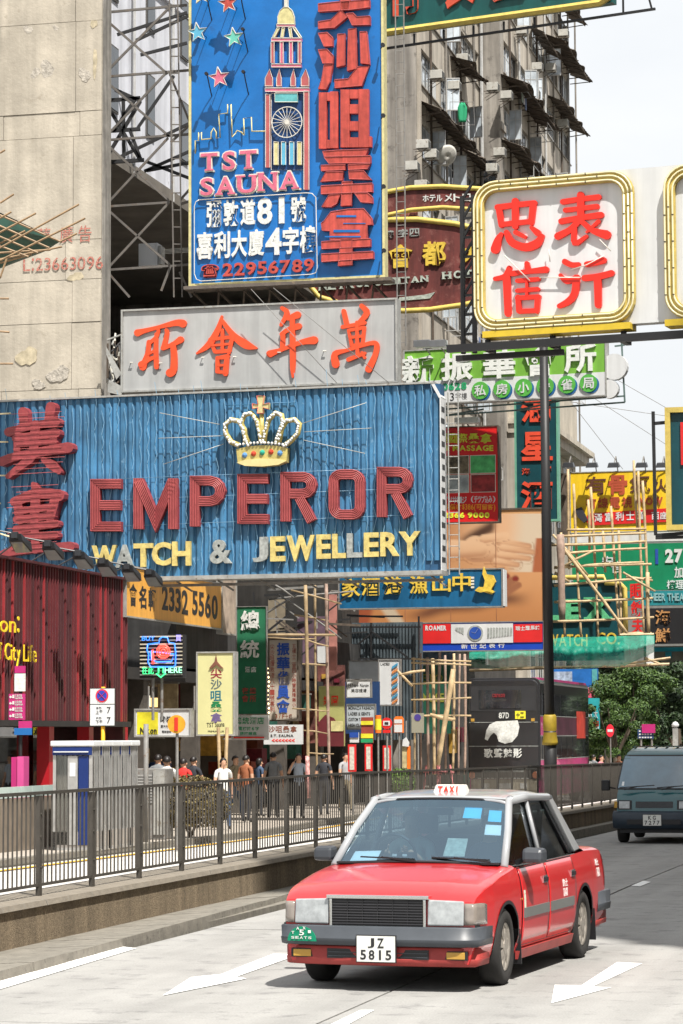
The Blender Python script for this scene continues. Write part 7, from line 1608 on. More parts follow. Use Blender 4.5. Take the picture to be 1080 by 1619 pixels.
def person(label, px, v, pose, shirt, trous, rz=0., sc=1.0, sleeve='short', long_hair=False, loc=None, z=.11, skirt=False):
    if loc is None: t = gthing('person', label, 'person', px, v, z=z)
    else: t = thing('person', label, 'person', loc)
    m, j, nb_ = make_body(pose); me = m.mesh('body', None, True, fix=False)
    for mt in (m_skinp, shirt, trous, m_ink): me.materials.append(mt)
    sh = Vector(j['sL']).z; hip = Vector(j['pel'])
    for i, p in enumerate(me.polygons):
        c = p.center; k = 0
        def seg(a, b): 
            a = Vector(j[a]); b = Vector(j[b]); tt_ = max(0, min(1, (c - a).dot(b - a) / (b - a).length_squared)); return (c - a - (b - a) * tt_).length, tt_
        if i >= nb_: me.polygons[i].material_index = 0; continue
        best = min([(seg('pel', 'chs')[0] - .08, 1), (seg('chs', 'nk0')[0] - .07, 1), (seg('nk', 'hd1')[0] - .04, 0)] + [(seg('s' + s_, 'e' + s_)[0] - .02, 1 if sleeve == 'long' or seg('s' + s_, 'e' + s_)[1] < .62 else 0) for s_ in 'LR'] + [(seg('e' + s_, 'm' + s_)[0], 1 if sleeve == 'long' and seg('e' + s_, 'm' + s_)[1] < .7 else 0) for s_ in 'LR'] +
                   [(seg('nk0', 's' + s_)[0] - .03, 1) for s_ in 'LR'] + [(seg('h' + s_, 'k' + s_)[0] - .05, 2) for s_ in 'LR'] + [(seg('k' + s_, 'a' + s_)[0] - .02, 2) for s_ in 'LR'] + [(seg('a' + s_, 't' + s_)[0], 3) for s_ in 'LR'])
        k = best[1]
        if k == 1 and (c - hip).length < .12 and c.z < hip.z - .01: k = 2
        p.material_index = k
    link('body', me, t)
    hd = Vector(j['hd1']); h = MB(); n = 12; rows = []
    for a in range(7):
        th = .02 + a * .27; rows.append([])
        for b in range(n + 1):
            ph = b * 2 * math.pi / n; back = .5 + .5 * math.sin(ph); tl = th * (.62 + .55 * back)
            rows[-1].append((hd.x + .082 * math.sin(tl) * math.cos(ph), hd.y + .014 + .093 * math.sin(tl) * math.sin(ph), hd.z - .028 + .10 * math.cos(tl) - (max(0, a - 4) * .06 * back if long_hair else 0)))
    h.grid(rows); o = h.build('hair', m_hair, t, smooth=True); md = o.modifiers.new('t', 'SOLIDIFY'); md.thickness = .012; md.offset = 1
    t.rotation_euler = (0, 0, rz); t.scale = (sc, sc, sc); return t
W1_ = dict(kL=(.10, -.12, .50), aL=(.10, -.16, .09), tL=(.11, -.30, .05), kR=(-.10, .03, .50), aR=(-.10, .24, .13), tR=(-.11, .14, .05), eL=(.23, .13, 1.15), wL=(.24, .12, .90), mL=(.24, .11, .83), eR=(-.23, -.08, 1.14), wR=(-.24, -.22, .95), mR=(-.24, -.26, .89))
ST = dict(); PH = dict(eR=(-.30, -.10, 1.20), wR=(-.20, -.14, 1.44), mR=(-.14, -.12, 1.52))
c_wh = M('cloth_white', (.62, .62, .60), .85, var=.12, vs=8); c_rd = M('cloth_red', (.55, .03, .025), .85, var=.15, vs=8); c_gy = M('cloth_grey', (.18, .19, .20), .85, var=.2, vs=8); c_bl = M('cloth_pale_blue', (.36, .42, .50), .85, var=.12, vs=8); c_dk = M('cloth_dark', (.03, .032, .04), .85, var=.2, vs=8); c_br = M('cloth_orange_brown', (.28, .10, .045), .85, var=.2, vs=8); c_jn = M('cloth_denim', (.05, .08, .14), .85, var=.2, vs=8); c_kh = M('cloth_khaki', (.24, .20, .13), .85, var=.15, vs=8); c_pk = M('cloth_pink', (.50, .20, .24), .85)
pa_ = person('person in a white t-shirt with a dark shoulder strap, left of the round shrub', 264, -17.0, W1_, c_wh, c_jn, math.pi, .98)
m = MB().tube([(.1, -.13, 1.42), (.0, -.155, 1.25), (-.1, -.14, 1.05)], .012, 5); m.tube([(.1, .12, 1.42), (.0, .14, 1.25), (-.12, .15, 1.05)], .016, 5); m.build('shoulder_strap', m_ink, pa_); MB().lathe([(.05, .0), (.05, .012)], (.02, .13, 1.28), 10, 'y').build('shirt_print', c_rd, pa_)
person('person in a red t-shirt seen from behind, next to the one in white', 290, -17.6, ST, c_rd, c_dk, math.pi - .3, .95)
person('person in dark clothes in the shade right of the one in red', 306, -18.4, W1_, c_dk, c_dk, 2.6, .97)
person('person in a grey top half hidden behind the one in white', 250, -18.6, ST, c_gy, c_kh, 2.9, 1.0)
person('person in a white blouse walking past the right side of the round shrub', 353, -16.9, W1_, c_wh, c_jn, .3, .95, long_hair=True)
person('person in an orange brown top among the shop fronts', 389, -18.0, ST, c_br, c_dk, 2.5, .98)
person('person in a grey shirt standing by the shops, right of the orange brown top', 432, -18.4, ST, c_gy, c_dk, math.pi, 1.02)
person('person in a pale blue shirt lifting one hand to the head beside the bamboo pole', 472, -17.6, PH, c_bl, c_dk, .2, 1.0)
person('person in black standing right of the bamboo pole', 512, -17.9, ST, c_dk, c_dk, 2.9, .99)
person('person in a light grey shirt behind the timetable panels', 546, -18.2, W1_, M('cloth_light_grey', (.34, .34, .35), .85), c_kh, .5, 1.0)
person('person in khaki in the shade behind the bulbs and green banner', 372, -19.0, W1_, c_kh, c_jn, .9, .97)
person('person in a striped dark dress near the shop door left of the bamboo', 410, -19.2, ST, c_jn, c_dk, 2.2, .93, long_hair=True)
person('person in a white shirt beyond the bus, left of the railing end', 928, vat(928, 104), W1_, c_wh, c_jn, .2, 1.0, z=0)
person('person in a dusky pink top farther up the road beyond the bus', 950, vat(950, 98), ST, c_pk, c_gy, 1.0, 1.0, z=0)
person('person in brown farther up the road beside the no entry sign', 978, vat(978, 102), W1_, c_br, c_dk, .4, 1.0, z=0)
person('person in grey near the teal street advert post', 938, vat(938, 108), ST, c_gy, c_dk, 2.4, 1.0, z=0)
# ================================================================== vehicles
def carpaint(key, col, rough=.28):
    m = M(key, col, rough, var=.05, vs=3, spec=.5, coat=.8); m.node_tree.nodes['Principled BSDF'].inputs['Coat Roughness'].default_value = .08; return m
m_cred = carpaint('taxi_red', (.52, .016, .019)); m_csil = carpaint('taxi_silver', (.30, .31, .32)); m_cblk = M('black_trim', (.018, .018, .02), .45, var=.1); m_cgry = M('grey_bumper', (.055, .062, .072), .42, var=.12, vs=6)
m_low = M('dusty_red', (.34, .045, .04), .5, var=.2, vs=5); m_chr = M('chrome', (.62, .64, .64), .15, metal=1, var=0); m_tyre = M('tyre_rubber', (.022, .021, .020), .85, var=.25, vs=9); m_hub = M('dull_alloy', (.36, .33, .29), .45, metal=.5, var=.25, vs=14)
m_head = M('headlamp_glass', (.33, .35, .355), .05, var=.35, vs=10, spec=.9, coat=1); m_amb2 = M('amber_lens', (.45, .26, .05), .2, var=.1); m_clr = M('side_lens', (.22, .19, .165), .12, var=.15, vs=14, coat=1); m_tail = M('tail_lens', (.22, .008, .012), .15, var=.1)
m_wg = glass('windscreen_glass', (.55, .72, .80), .27, .03, (.50, .68, .82)); m_sg = glass('tinted_side_glass', (.25, .30, .31), .05, .02, (.8, .85, .9)); m_int = M('dark_upholstery', (.035, .035, .04), .8, var=.2); m_pl = M('plate_white', (.66, .66, .62), .45, var=.06)
SCL = 1.07
P1 = gnd(800, 1557); hd_ = R_(18.6)
fwd = Vector((-math.sin(hd_), -math.cos(hd_), 0)); lft = Vector((fwd.y * -1, fwd.x, 0)); 
org = P1 - fwd * 1.34 * SCL - lft * .82 * SCL; org.z = 0
tx = thing('taxi', 'red taxi with silver roof and a lit white TAXI box, driving towards the viewer in the near lane', 'taxi', org, math.atan2(fwd.y, fwd.x)); tx.scale = (SCL,) * 3
tx['label'] = 'red taxi with a silver roof and white roof box, driving towards the viewer'
AX, AR, AZ = 1.34, .365, .305
def itp(T, x):
    if x <= T[0][0]: return T[0][1]
    for (a, b), (c, d) in zip(T, T[1:]):
        if x <= c: t = (x - a) / (c - a); t = t * t * (3 - 2 * t) if len(T) > 99 else t; return b + (d - b) * t
    return T[-1][1]
ZS = [(-2.48, .86), (-2.40, .905), (-2.2, .935), (-1.6, .95), (-1.0, .935), (.95, .915), (1.4, .87), (1.9, .79), (2.06, .745), (2.12, .70)]
PLN = [(-2.48, .90), (-2.3, .955), (-1.9, .985), (-1.2, 1), (1.2, 1), (1.7, .985), (1.95, .965), (2.12, .925)]
YZ = [(.15, .74), (.24, .80), (.36, .832), (.52, .845), (.70, .842), (.82, .825), (.90, .80), (1, .77)]
def side_y(x, z): return itp(YZ, z) * itp(PLN, x)
def zmin(x):
    z = .20 if -1.9 < x < 1.85 else .22
    for a in (-AX, AX):
        d = abs(x - a)
        if d < AR: z = max(z, AZ + math.sqrt(AR * AR - d * d))
    return z
xs = sorted(set([round(-2.48 + i * .06, 3) for i in range(77)] + [-AX - AR, -AX + AR, AX - AR, AX + AR] + [a + s_ * AR * k for a in (-AX, AX) for s_ in (-1, 1) for k in (.97, .9, .8, .98)] + [2.12]))
xs = [x for x in xs if x <= 2.12]
for s_ in (1, -1):
    pass
rowsL = []
def sidepts(x, s_, n=9, z0=None, z1=None, off=0):
    a = zmin(x) if z0 is None else z0; b = itp(ZS, x) if z1 is None else z1
    return [(x, s_ * (side_y(x, a + (b - a) * k / (n - 1)) + off), a + (b - a) * k / (n - 1)) for k in range(n)]
m = MB()
for s_ in (1, -1): m.grid([sidepts(x, s_) for x in xs])
def toprow(x):
    zs = itp(ZS, x); w_ = side_y(x, zs); c = .035 if x > .9 or x < -1.6 else .03; fr = itp([(1.9, 1), (2.12, .35)], x) if x > 1.9 else 1
    k = [(1, 0), (.97, .3), (.90, .52), (.72, .66), (.66, .80), (.4, .95), (0, 1.0)]
    L_ = [(x, w_ * a, zs + .055 * b * fr) for a, b in k]; return L_ + [(p[0], -p[1], p[2]) for p in reversed(L_[:-1])]
m.grid([toprow(x) for x in xs if x >= .9]); m.grid([toprow(x) for x in xs if x <= -1.55])
# front and rear closures
def cap(x, f): L_ = sidepts(x, 1) ; t = toprow(x); Rr = sidepts(x, -1); ring = L_ + t[1:-1] + list(reversed(Rr)); c = (x + f, 0, .5); k = len(ring); m.add(ring + [c], [(i, i + 1, k) for i in range(k - 1)])
cap(xs[-1], .02); cap(xs[0], -.03)
# inner arch liners
body = m.build('body', m_cred, tx, smooth=True); b_ = body.modifiers.new('e', 'EDGE_SPLIT'); b_.split_angle = R_(40)
m = MB(); m.box((-2.35, -.68, .21), (2.05, .68, .60)); m.build('underbody', m_cblk, tx)
m = MB(); m.box((-1.6, -.80, .23), (.95, .80, .32)); 
for s_ in (1, -1):
    m = MB()
    for x0, x1, h in ((-.93, .93, .0),): m.hexa([(x0, s_ * .79, .17), (x1, s_ * .79, .17), (x1, s_ * .812, .17), (x0, s_ * .812, .17), (x0, s_ * .79, .25), (x1, s_ * .79, .25), (x1, s_ * .835, .25), (x0, s_ * .835, .25)])
    m.build('sill', m_low, tx)
# doors
for s_ in (1, -1):
    for nm, x0, x1 in (('front_door', .015, .885), ('rear_door', -.985, -.015)):
        X = [x0 + (x1 - x0) * k / 20 for k in range(21)]
        def zb(x): return max(.285, zmin(x) + .03 if x < -.9 else .285)
        rows = [sidepts(x, s_, 10, zb(x), itp(ZS, x) - .012, .007) for x in X]
        o = MB().grid(rows).build('door', m_cred, tx, smooth=True); sm = o.modifiers.new('t', 'SOLIDIFY'); sm.thickness = .006; sm.offset = 0
        gr = [sidepts(x, s_, 10, zb(x) - .010, itp(ZS, x) - .002, .0022) for x in [x0 - .012 + (x1 - x0 + .024) * k / 20 for k in range(21)]]; MB().grid(gr).build('door_gap', m_cblk, o, smooth=True)
        xa, xb = (x0 + .02, x1 - .05) if nm[0] == 'f' else (x0 + .12 + .0, x1 - .02)
        if nm[0] == 'f': xb = x1 - .01
        mo = MB().grid([sidepts(x, s_, 3, .505, .585, .02) for x in [xa + (xb - xa) * k / 8 for k in range(9)]]); q = mo.build('side_moulding', M('grey_moulding', (.13, .135, .13), .5, var=.1), o); sm = q.modifiers.new('t', 'SOLIDIFY'); sm.thickness = .02
        hx = x0 + .10; y = s_ * (side_y(hx, .78) + .012)
        MB().box((hx - .07, y - .004, .755), (hx + .07, y + .008 * s_, .815)).build('handle_recess', m_chr, o); MB().box((hx - .055, y + .0085 * s_, .765), (hx + .055, y + .02 * s_, .80)).build('handle', m_cblk, o)
    # wing text
def sidetext(chars, s_, off, mat, parent):
    for c_, xa, za, xb, zb_ in chars:
        g = glyph(c_, .01); mm_ = MB(); vs, fs, a0, a1, b0, b1 = g
        P = []
        for v_ in vs:
            x = xa + (xb - xa) * (v_.x - a0) / (a1 - a0); z = za + (zb_ - za) * (v_.y - b0) / (b1 - b0); P.append((x, s_ * (side_y(x, z) + off + (.002 if v_.z > 0 else 0)), z))
        mm_.add(P, fs); mm_.build('letter', mat, parent, fix=False)
m_twh = M('decal_white', (.70, .68, .66), .5, var=.1)
sidetext([('的', -.49, .685, -.57, .75), ('士', -.585, .685, -.665, .75), ('T', -.49, .60, -.535, .67), ('A', -.535, .60, -.58, .67), ('X', -.58, .60, -.625, .67), ('I', -.635, .60, -.645, .67)], 1, .010, m_twh, tx)
sidetext([('的', -1.90, .80, -1.97, .86), ('士', -1.98, .80, -2.05, .86), ('T', -1.90, .70, -1.935, .78), ('A', -1.94, .70, -1.975, .78), ('X', -1.98, .70, -2.015, .78), ('I', -2.03, .70, -2.04, .78)], 1, .003, m_twh, tx)
MB().grid([sidepts(x, 1, 3, .585, .73, .012) for x in (.80, .83, .862)]).build('door_sticker', M('sticker_cream', (.60, .62, .50), .5, var=.1), tx)
# front end
def fbar(name, mat, x0, z0, z1, w_, bulge, dep, wrap=.35, n=14, parent=tx, rad=.0):
    """a bar that follows the rounded nose: centre at x0 + bulge, ends wrapped back along the wings"""
    pts = []
    for k in range(n + 1):
        t = -1 + 2 * k / n; y = w_ * math.sin(t * math.pi / 2) if False else w_ * t; x = x0 + bulge * (1 - t * t); pts.append((x, y))
    pts = [(x0 - wrap, -w_ - .012)] + [(x0 - .03, -w_ - .004)] + pts[1:-1] + [(x0 - .03, w_ + .004)] + [(x0 - wrap, w_ + .012)]
    m = MB(); prof = [(0, z0), (.04, z0 + .008), (.05, z0 + (z1 - z0) * .35), (.05, z0 + (z1 - z0) * .38), (.04, z0 + (z1 - z0) * .40), (.045, z1 - .01), (.03, z1 - .001), (-.08, z1)]
    rows = []
    for i, (x, y) in enumerate(pts):
        a = pts[max(i - 1, 0)]; b = pts[min(i + 1, len(pts) - 1)]; d = Vector((b[0] - a[0], b[1] - a[1], 0)).normalized(); nn = Vector((d.y, -d.x, 0)); 
        rows.append([(x + nn.x * p[0] * dep, y + nn.y * p[0] * dep, p[1]) for p in prof])
    m.grid(rows); o = m.build(name, mat, parent, smooth=True); sm = o.modifiers.new('t', 'SOLIDIFY'); sm.thickness = .01; return o
fbar('front_bumper', m_cgry, 2.15, .355, .512, .785, .045, .7, .40)
fbar('front_valance', m_low, 2.10, .200, .352, .765, .055, .5, .34)
fbar('rear_bumper', m_cgry, -2.42, .37, .56, .79, -.06, -.7, -.5)
fbar('rear_valance', m_low, -2.40, .24, .368, .765, -.05, -.4, -.42)
gx = 2.165
MB().box((2.06, -.39, .505), (2.152, .39, .722)).build('grille_cavity', m_cblk, tx)
m = MB()
for i in range(9): z = .525 + i * .0215; o = MB().box((2.152, -.375, z), (2.17 - i * .001, .375, z + .008)).build('grille_slat', M('dark_chrome', (.05, .05, .055), .45, metal=.3, var=.1), tx)
m = MB(); 
for i in range(5): y = -.25 + i * .125; m.box((2.153, y - .003, .52), (2.165, y + .003, .715))
m.build('grille_divider', m_cblk, tx)
gf = MB(); gf.box((2.07, -.425, .7225), (2.178, .425, .752)); gf.box((2.09, -.40, .50), (2.176, -.3755, .722)); gf.box((2.09, .3755, .50), (2.176, .40, .722)); gf.box((2.10, -.375, .495), (2.176, .375, .512)); gf.build('grille_surround', m_chr, tx, bevel=.006)
for s_ in (1, -1):
    m = MB(); m.hexa([(2.06, s_ * .41, .52), (2.06, s_ * .70, .52), (2.152, s_ * .70, .52), (2.168, s_ * .41, .52), (2.05, s_ * .41, .722), (2.05, s_ * .70, .712), (2.135, s_ * .70, .712), (2.152, s_ * .41, .722)]); h = m.build('headlight', m_head, tx, bevel=.012)
    for q_ in (.50, .60): MB().bar((2.164 - (q_ - .41) * .055, s_ * q_, .53), (2.146 - (q_ - .41) * .055, s_ * q_, .705), .008, .006).build('lens_rib', m_chr, h)
    rows_ = [sidepts(x, s_, 5, .528, .695 - max(0, (1.98 - x)) * .2, .007) for x in (1.90, 1.96, 2.02, 2.08, 2.12)]
    for yy, xx in ((.76, 2.142), (.735, 2.146), (.705, 2.147)): rows_.append([(xx - .02 * k / 4, s_ * yy, .528 + (.167) * k / 4) for k in range(5)])
    o_ = MB().grid(rows_).build('corner_lamp', m_clr, tx, smooth=True); sm = o_.modifiers.new('t', 'SOLIDIFY'); sm.thickness = .008
    m = MB().box((2.02, s_ * .40, .505), (2.12, s_ * .80, .524)); m.build('lamp_trim', m_cblk, tx)
    MB().box((2.10, s_ * .50, .255), (2.147, s_ * .73, .325)).build('lamp_recess', m_cblk, tx); MB().box((2.147, s_ * .56, .262), (2.158, s_ * .71, .318)).build('fog_lamp', m_amb2, tx, bevel=.01)
MB().box((2.12, -.42, .255), (2.172, .42, .33)).build('lower_grille', m_cblk, tx); 
for z in (.27, .30): MB().box((2.172, -.41, z), (2.176, .41, z + .006)).build('lower_slat', m_cgry, tx)
# plate (JZ 5815) and green disc
def plate(parent, x, y, z0, w_, h, rowsT, mat=m_pl):
    o = MB().box((x, y - w_ / 2, z0), (x + .012, y + w_ / 2, z0 + h)).build('number_plate', mat, parent); MB().box((x - .006, y - w_ / 2 - .008, z0 - .008), (x + .006, y + w_ / 2 + .008, z0 + h + .008)).build('plate_rim', m_cblk, parent)
    for txt, za, zb_, wf in rowsT:
        n = len(txt)
        for i, c_ in enumerate(txt):
            g = glyph(c_, .02); vs, fs, a0, a1, b0, b1 = g; cw = w_ * wf / n; yc = y - w_ * wf / 2 + cw * (i + .5); gw = cw * (.34 if c_ != '1' else .12)
            P = [(x + (.0145 if v_.z > 0 else .011), yc + gw * (2 * (v_.x - a0) / (a1 - a0) - 1), z0 + h * (za + (zb_ - za) * (v_.y - b0) / (b1 - b0))) for v_ in vs]
            MB().add(P, fs).build('plate_letter', m_ink, o, fix=False)
plate(tx, 2.232, .01, .238, .315, .20, [('JZ', .54, .92, .5), ('5815', .08, .46, .88)])
gd = MB(); n = 16; yc = -.62; arc = [(yc + .125 * math.cos(math.pi * k / n), .385 + .115 * math.sin(math.pi * k / n)) for k in range(n + 1)]
def xb_(y): return 2.15 + .045 * (1 - (y / .785) ** 2) + .034
gd.add([(xb_(a) + .004, a, b) for a, b in arc] + [(xb_(a) - .01, a, b) for a, b in arc], [tuple(range(n + 1))] + [(i, i + 1, n + 2 + i, n + 1 + i) for i in range(n)] + [(0, n, 2 * n + 1, n + 1)])
gdo = gd.build('green_disc', M('disc_green_taxi', (.0, .21, .11), .4, var=.05), tx)
def fl(c_, ya, za, yb, zb_, dx=.008):
    g = glyph(c_, .015); vs, fs, a0, a1, b0, b1 = g
    P = [(xb_(ya) + dx + (.003 if v_.z > 0 else 0), ya + (yb - ya) * (v_.x - a0) / (a1 - a0), za + (zb_ - za) * (v_.y - b0) / (b1 - b0)) for v_ in vs]; MB().add(P, fs).build('disc_letter', m_letw, gdo, fix=False)
fl('5', yc - .02, .43, yc + .02, .475)
for i, c_ in enumerate('SEATS'): fl(c_, yc - .09 + i * .037, .402, yc - .063 + i * .037, .422)
for i, c_ in enumerate('TAXI'): a = -1.0 + i * .62; fl(c_, yc + .09 * math.sin(a) - .012, .40 + .088 * math.cos(a) - .008, yc + .09 * math.sin(a) + .012, .40 + .088 * math.cos(a) + .014)
# greenhouse
def gp(s_): return dict(A0=Vector((1.02, s_ * .735, .945)), A1=Vector((.36, s_ * .595, 1.45)), B0=Vector((-.03, s_ * .765, .94)), B1=Vector((-.08, s_ * .625, 1.462)), C0=Vector((-.98, s_ * .755, .95)), C1=Vector((-.86, s_ * .61, 1.45)), D0=Vector((-1.62, s_ * .70, .975)), D1=Vector((-1.08, s_ * .585, 1.44)))
L_, Rg = gp(1), gp(-1)
rows = []
for i in range(13):
    x = .40 - 1.52 * i / 12; zc = 1.505 - .06 * ((x + .35) / .75) ** 2 * (1 if True else 0); w_ = .60 - .02 * abs(x + .3); rows.append([(x, w_ * math.sin(k * math.pi / 20), zc - .055 * (abs(k) / 10) ** 3) for k in range(-10, 11)])
o = MB().grid(rows).build('roof', m_csil, tx, smooth=True); sm = o.modifiers.new('t', 'SOLIDIFY'); sm.thickness = .03; sm.offset = 1
for G in (L_, Rg):
    s_ = 1 if G is L_ else -1
    def pil(name, pts, mat, w_): 
        m = MB(); m.tube(pts, w_, 8); return m.build(name, mat, tx, smooth=True)
    pil('a_pillar', [G['A0'] + Vector((.03, 0, -.02)), G['A0'].lerp(G['A1'], .5) + Vector((.012, s_ * .012, .01)), G['A1'], G['A1'] + Vector((-.06, 0, .015))], m_csil, .034)
    pil('roof_rail', [G['A1'] + Vector((.01, s_ * .01, 0)), G['B1'] + Vector((0, s_ * .005, .01)), G['C1'] + Vector((0, s_ * .008, .006)), G['D1']], m_csil, .035)
    pil('b_pillar', [G['B0'], G['B1']], m_csil, .02)
    MB().bar(G['B0'] + Vector((-.05, -s_ * .01, 0)), G['B1'] + Vector((-.045, -s_ * .01, 0)), .06, .03).build('b_pillar_inner', m_cblk, tx)
    m = MB(); a, b, c, d = G['C0'] + Vector((-.02, 0, 0)), Vector((-1.62, s_ * .74, .965)), G['D1'] + Vector((.0, s_ * .03, .01)), G['C1'] + Vector((.02, s_ * .02, .02)); dn = Vector((0, -s_ * .05, 0))
    mid0 = Vector((-1.12, s_ * .735, 1.04))
    m.add([a + Vector((-.34, 0, 0)), b, c, d, a + Vector((-.34, 0, 0)) + dn, b + dn, c + dn, d + dn], [(0, 1, 2, 3), (4, 5, 6, 7), (0, 3, 7, 4), (1, 2, 6, 5), (2, 3, 7, 6), (0, 1, 5, 4)]); m.build('c_pillar', m_csil, tx, bevel=.012)
    m = MB(); a2 = G['C0'] + Vector((-.33, 0, 0))
    # window panes
    ins = Vector((0, -s_ * .018, 0)); 
    f = [G['A0'] + Vector((-.06, 0, -.02)), G['B0'] + Vector((.02, 0, -.02)), G['B1'] + Vector((.02, 0, -.03)), G['A1'] + Vector((-.05, 0, -.02))]
    m.add([p + ins for p in f], [(0, 1, 2, 3)]); m.build('side_window', m_sg, tx, fix=False)
    r = [G['B0'] + Vector((-.07, 0, -.02)), a2 + Vector((0, 0, -.02)), G['C1'] + Vector((.02, 0, -.02)), G['B1'] + Vector((-.07, 0, -.03))]
    MB().add([p + ins for p in r], [(0, 1, 2, 3)]).build('side_window', m_sg, tx, fix=False)
    MB().tube([f[0], f[1]], .009, 5).build('window_trim', m_chr, tx); MB().tube([r[0], r[1]], .009, 5).build('window_trim', m_chr, tx)
    MB().bar(a2 + ins + Vector((.18, s_ * .004, 0)), G['C1'].lerp(G['B1'], .18) + ins + Vector((.0, s_ * .004, -.02)), .025, .012).build('window_bar', m_cblk, tx)
    # mirror
    mm_ = MB(); mm_.hexa([(.70, s_ * .82, .945), (.70, s_ * 1.02, .945), (.84, s_ * 1.0, .955), (.86, s_ * .83, .955), (.70, s_ * .82, 1.08), (.70, s_ * 1.02, 1.075), (.82, s_ * 1.0, 1.065), (.84, s_ * .83, 1.07)]); mr = mm_.build('door_mirror', M('mirror_shell', (.045, .05, .058), .35, var=.1), tx, bevel=.03)
    MB().bar((.74, s_ * .76, .95), (.77, s_ * .86, .985), .05, .04).build('mirror_arm', m_cblk, mr)
rows = []
for i in range(9):
    t = i / 8; a = Rg['A0'].lerp(Rg['A1'], t); b = L_['A0'].lerp(L_['A1'], t); rows.append([a.lerp(b, k / 12) + Vector((.085 * (1 - (k / 6 - 1) ** 2) * (1 - .3 * t), 0, .02 * (1 - (k / 6 - 1) ** 2))) for k in range(13)])
MB().grid(rows).build('windscreen', m_wg, tx, smooth=True, fix=False)
ed = [r_[0] for r_ in rows] + rows[-1] + [r_[-1] for r_ in reversed(rows)] + list(reversed(rows[0])); MB().tube(ed, .012, 5).build('windscreen_seal', m_cblk, tx, smooth=True)
sc = []
for t in (.87, .99): a = Rg['A0'].lerp(Rg['A1'], t); b = L_['A0'].lerp(L_['A1'], t); sc.append([a.lerp(b, k / 12) + Vector((.088 * (1 - (k / 6 - 1) ** 2) * (1 - .3 * t) - .01, 0, .02 * (1 - (k / 6 - 1) ** 2) - .003)) for k in range(13)])
MB().grid(sc).build('sun_strip', glass('teal_strip_glass', (.10, .42, .45), .10, .05, (.5, .8, .85)), tx, fix=False)
rows = []
for i in range(5):
    t = i / 4; a = Rg['D0'].lerp(Rg['D1'], t); b = L_['D0'].lerp(L_['D1'], t); rows.append([a.lerp(b, k / 8) + Vector((-.05 * (1 - (k / 4 - 1) ** 2), 0, .01)) for k in range(9)])
MB().grid(rows).build('rear_window', m_sg, tx, smooth=True, fix=False)
# windscreen stickers
def wpt(t, k, o_=.012):
    a = Rg['A0'].lerp(Rg['A1'], t); b = L_['A0'].lerp(L_['A1'], t); q = k * 2 - 1; return a.lerp(b, k) + Vector((.085 * (1 - q * q) * (1 - .3 * t) - .016, 0, .02 * (1 - q * q) - .004))
def stick(name, t0, t1, k0, k1, mat): MB().add([wpt(t0, k0), wpt(t0, k1), wpt(t1, k1), wpt(t1, k0)], [(0, 1, 2, 3)]).build(name, mat, tx, fix=False)
m_cy = M('cyan_sticker', (.10, .62, .85), .5, var=.1); m_st = M('white_sticker', (.80, .82, .82), .5, var=.05)
stick('cyan_sticker', .70, .88, .70, .82, m_cy); stick('cyan_sticker', .66, .84, .87, .955, m_cy); stick('white_sticker', .45, .61, .86, .96, m_st); stick('licence_card', .10, .38, .64, .765, M('licence_card', (.42, .45, .40), .5, var=.3, vs=20)); stick('white_sticker', .02, .18, .08, .25, m_st)
# wipers
for y0_, y1_ in ((-.60, -.02), (.02, .62)):
    m = MB(); m.bar((1.09, y1_, .985), (1.06, y0_ + .1, 1.0), .018, .012); m.bar((1.13, y1_ + .02, .97), (1.085, (y0_ + y1_) / 2, 1.0), .014); m.build('wiper', m_cblk, tx)
MB().box((.96, -.70, .945), (1.10, .70, .962)).build('cowl', m_cblk, tx)
# interior
MB().box((.55, -.68, .70), (.98, .68, .955)).build('dashboard', m_int, tx, bevel=.04)
for y in (-.37, .37):
    MB().box((-.12, y - .25, .35), (.42, y + .25, .58)).build('seat', m_int, tx, bevel=.05); MB().hexa([(-.22, y - .24, .5), (-.22, y + .24, .5), (-.08, y + .24, .5), (-.08, y - .24, .5), (-.38, y - .21, 1.12), (-.38, y + .21, 1.12), (-.27, y + .21, 1.12), (-.27, y - .21, 1.12)]).build('backrest', m_int, tx, bevel=.04); MB().box((-.42, y - .12, 1.14), (-.33, y + .12, 1.32)).build('headrest', m_int, tx, bevel=.03)
MB().box((-1.2, -.65, .35), (-.75, .65, .58)).build('rear_seat', m_int, tx, bevel=.05); MB().box((-1.35, -.65, .5), (-1.18, .65, 1.10)).build('rear_backrest', m_int, tx, bevel=.05)
MB().tube([(.50 + .0 + .06 * math.cos(k * .4), -.37 + .18 * math.sin(k * .4), 1.0 + .17 * math.cos(k * .4)) for k in range(17)], .014, 6).build('steering_wheel', m_cblk, tx)
MB().box((.42, -.09, 1.33), (.45, .12, 1.39)).build('rear_view_mirror', m_cblk, tx)
m = MB(); m.box((.60, -.34, .956), (.72, -.16, 1.02)); m.build('meter', m_cblk, tx); 
for y in (-.31, -.22): MB().box((.721, y - .02, .99), (.724, y + .02, 1.01)).build('meter_light', m_st, tx)
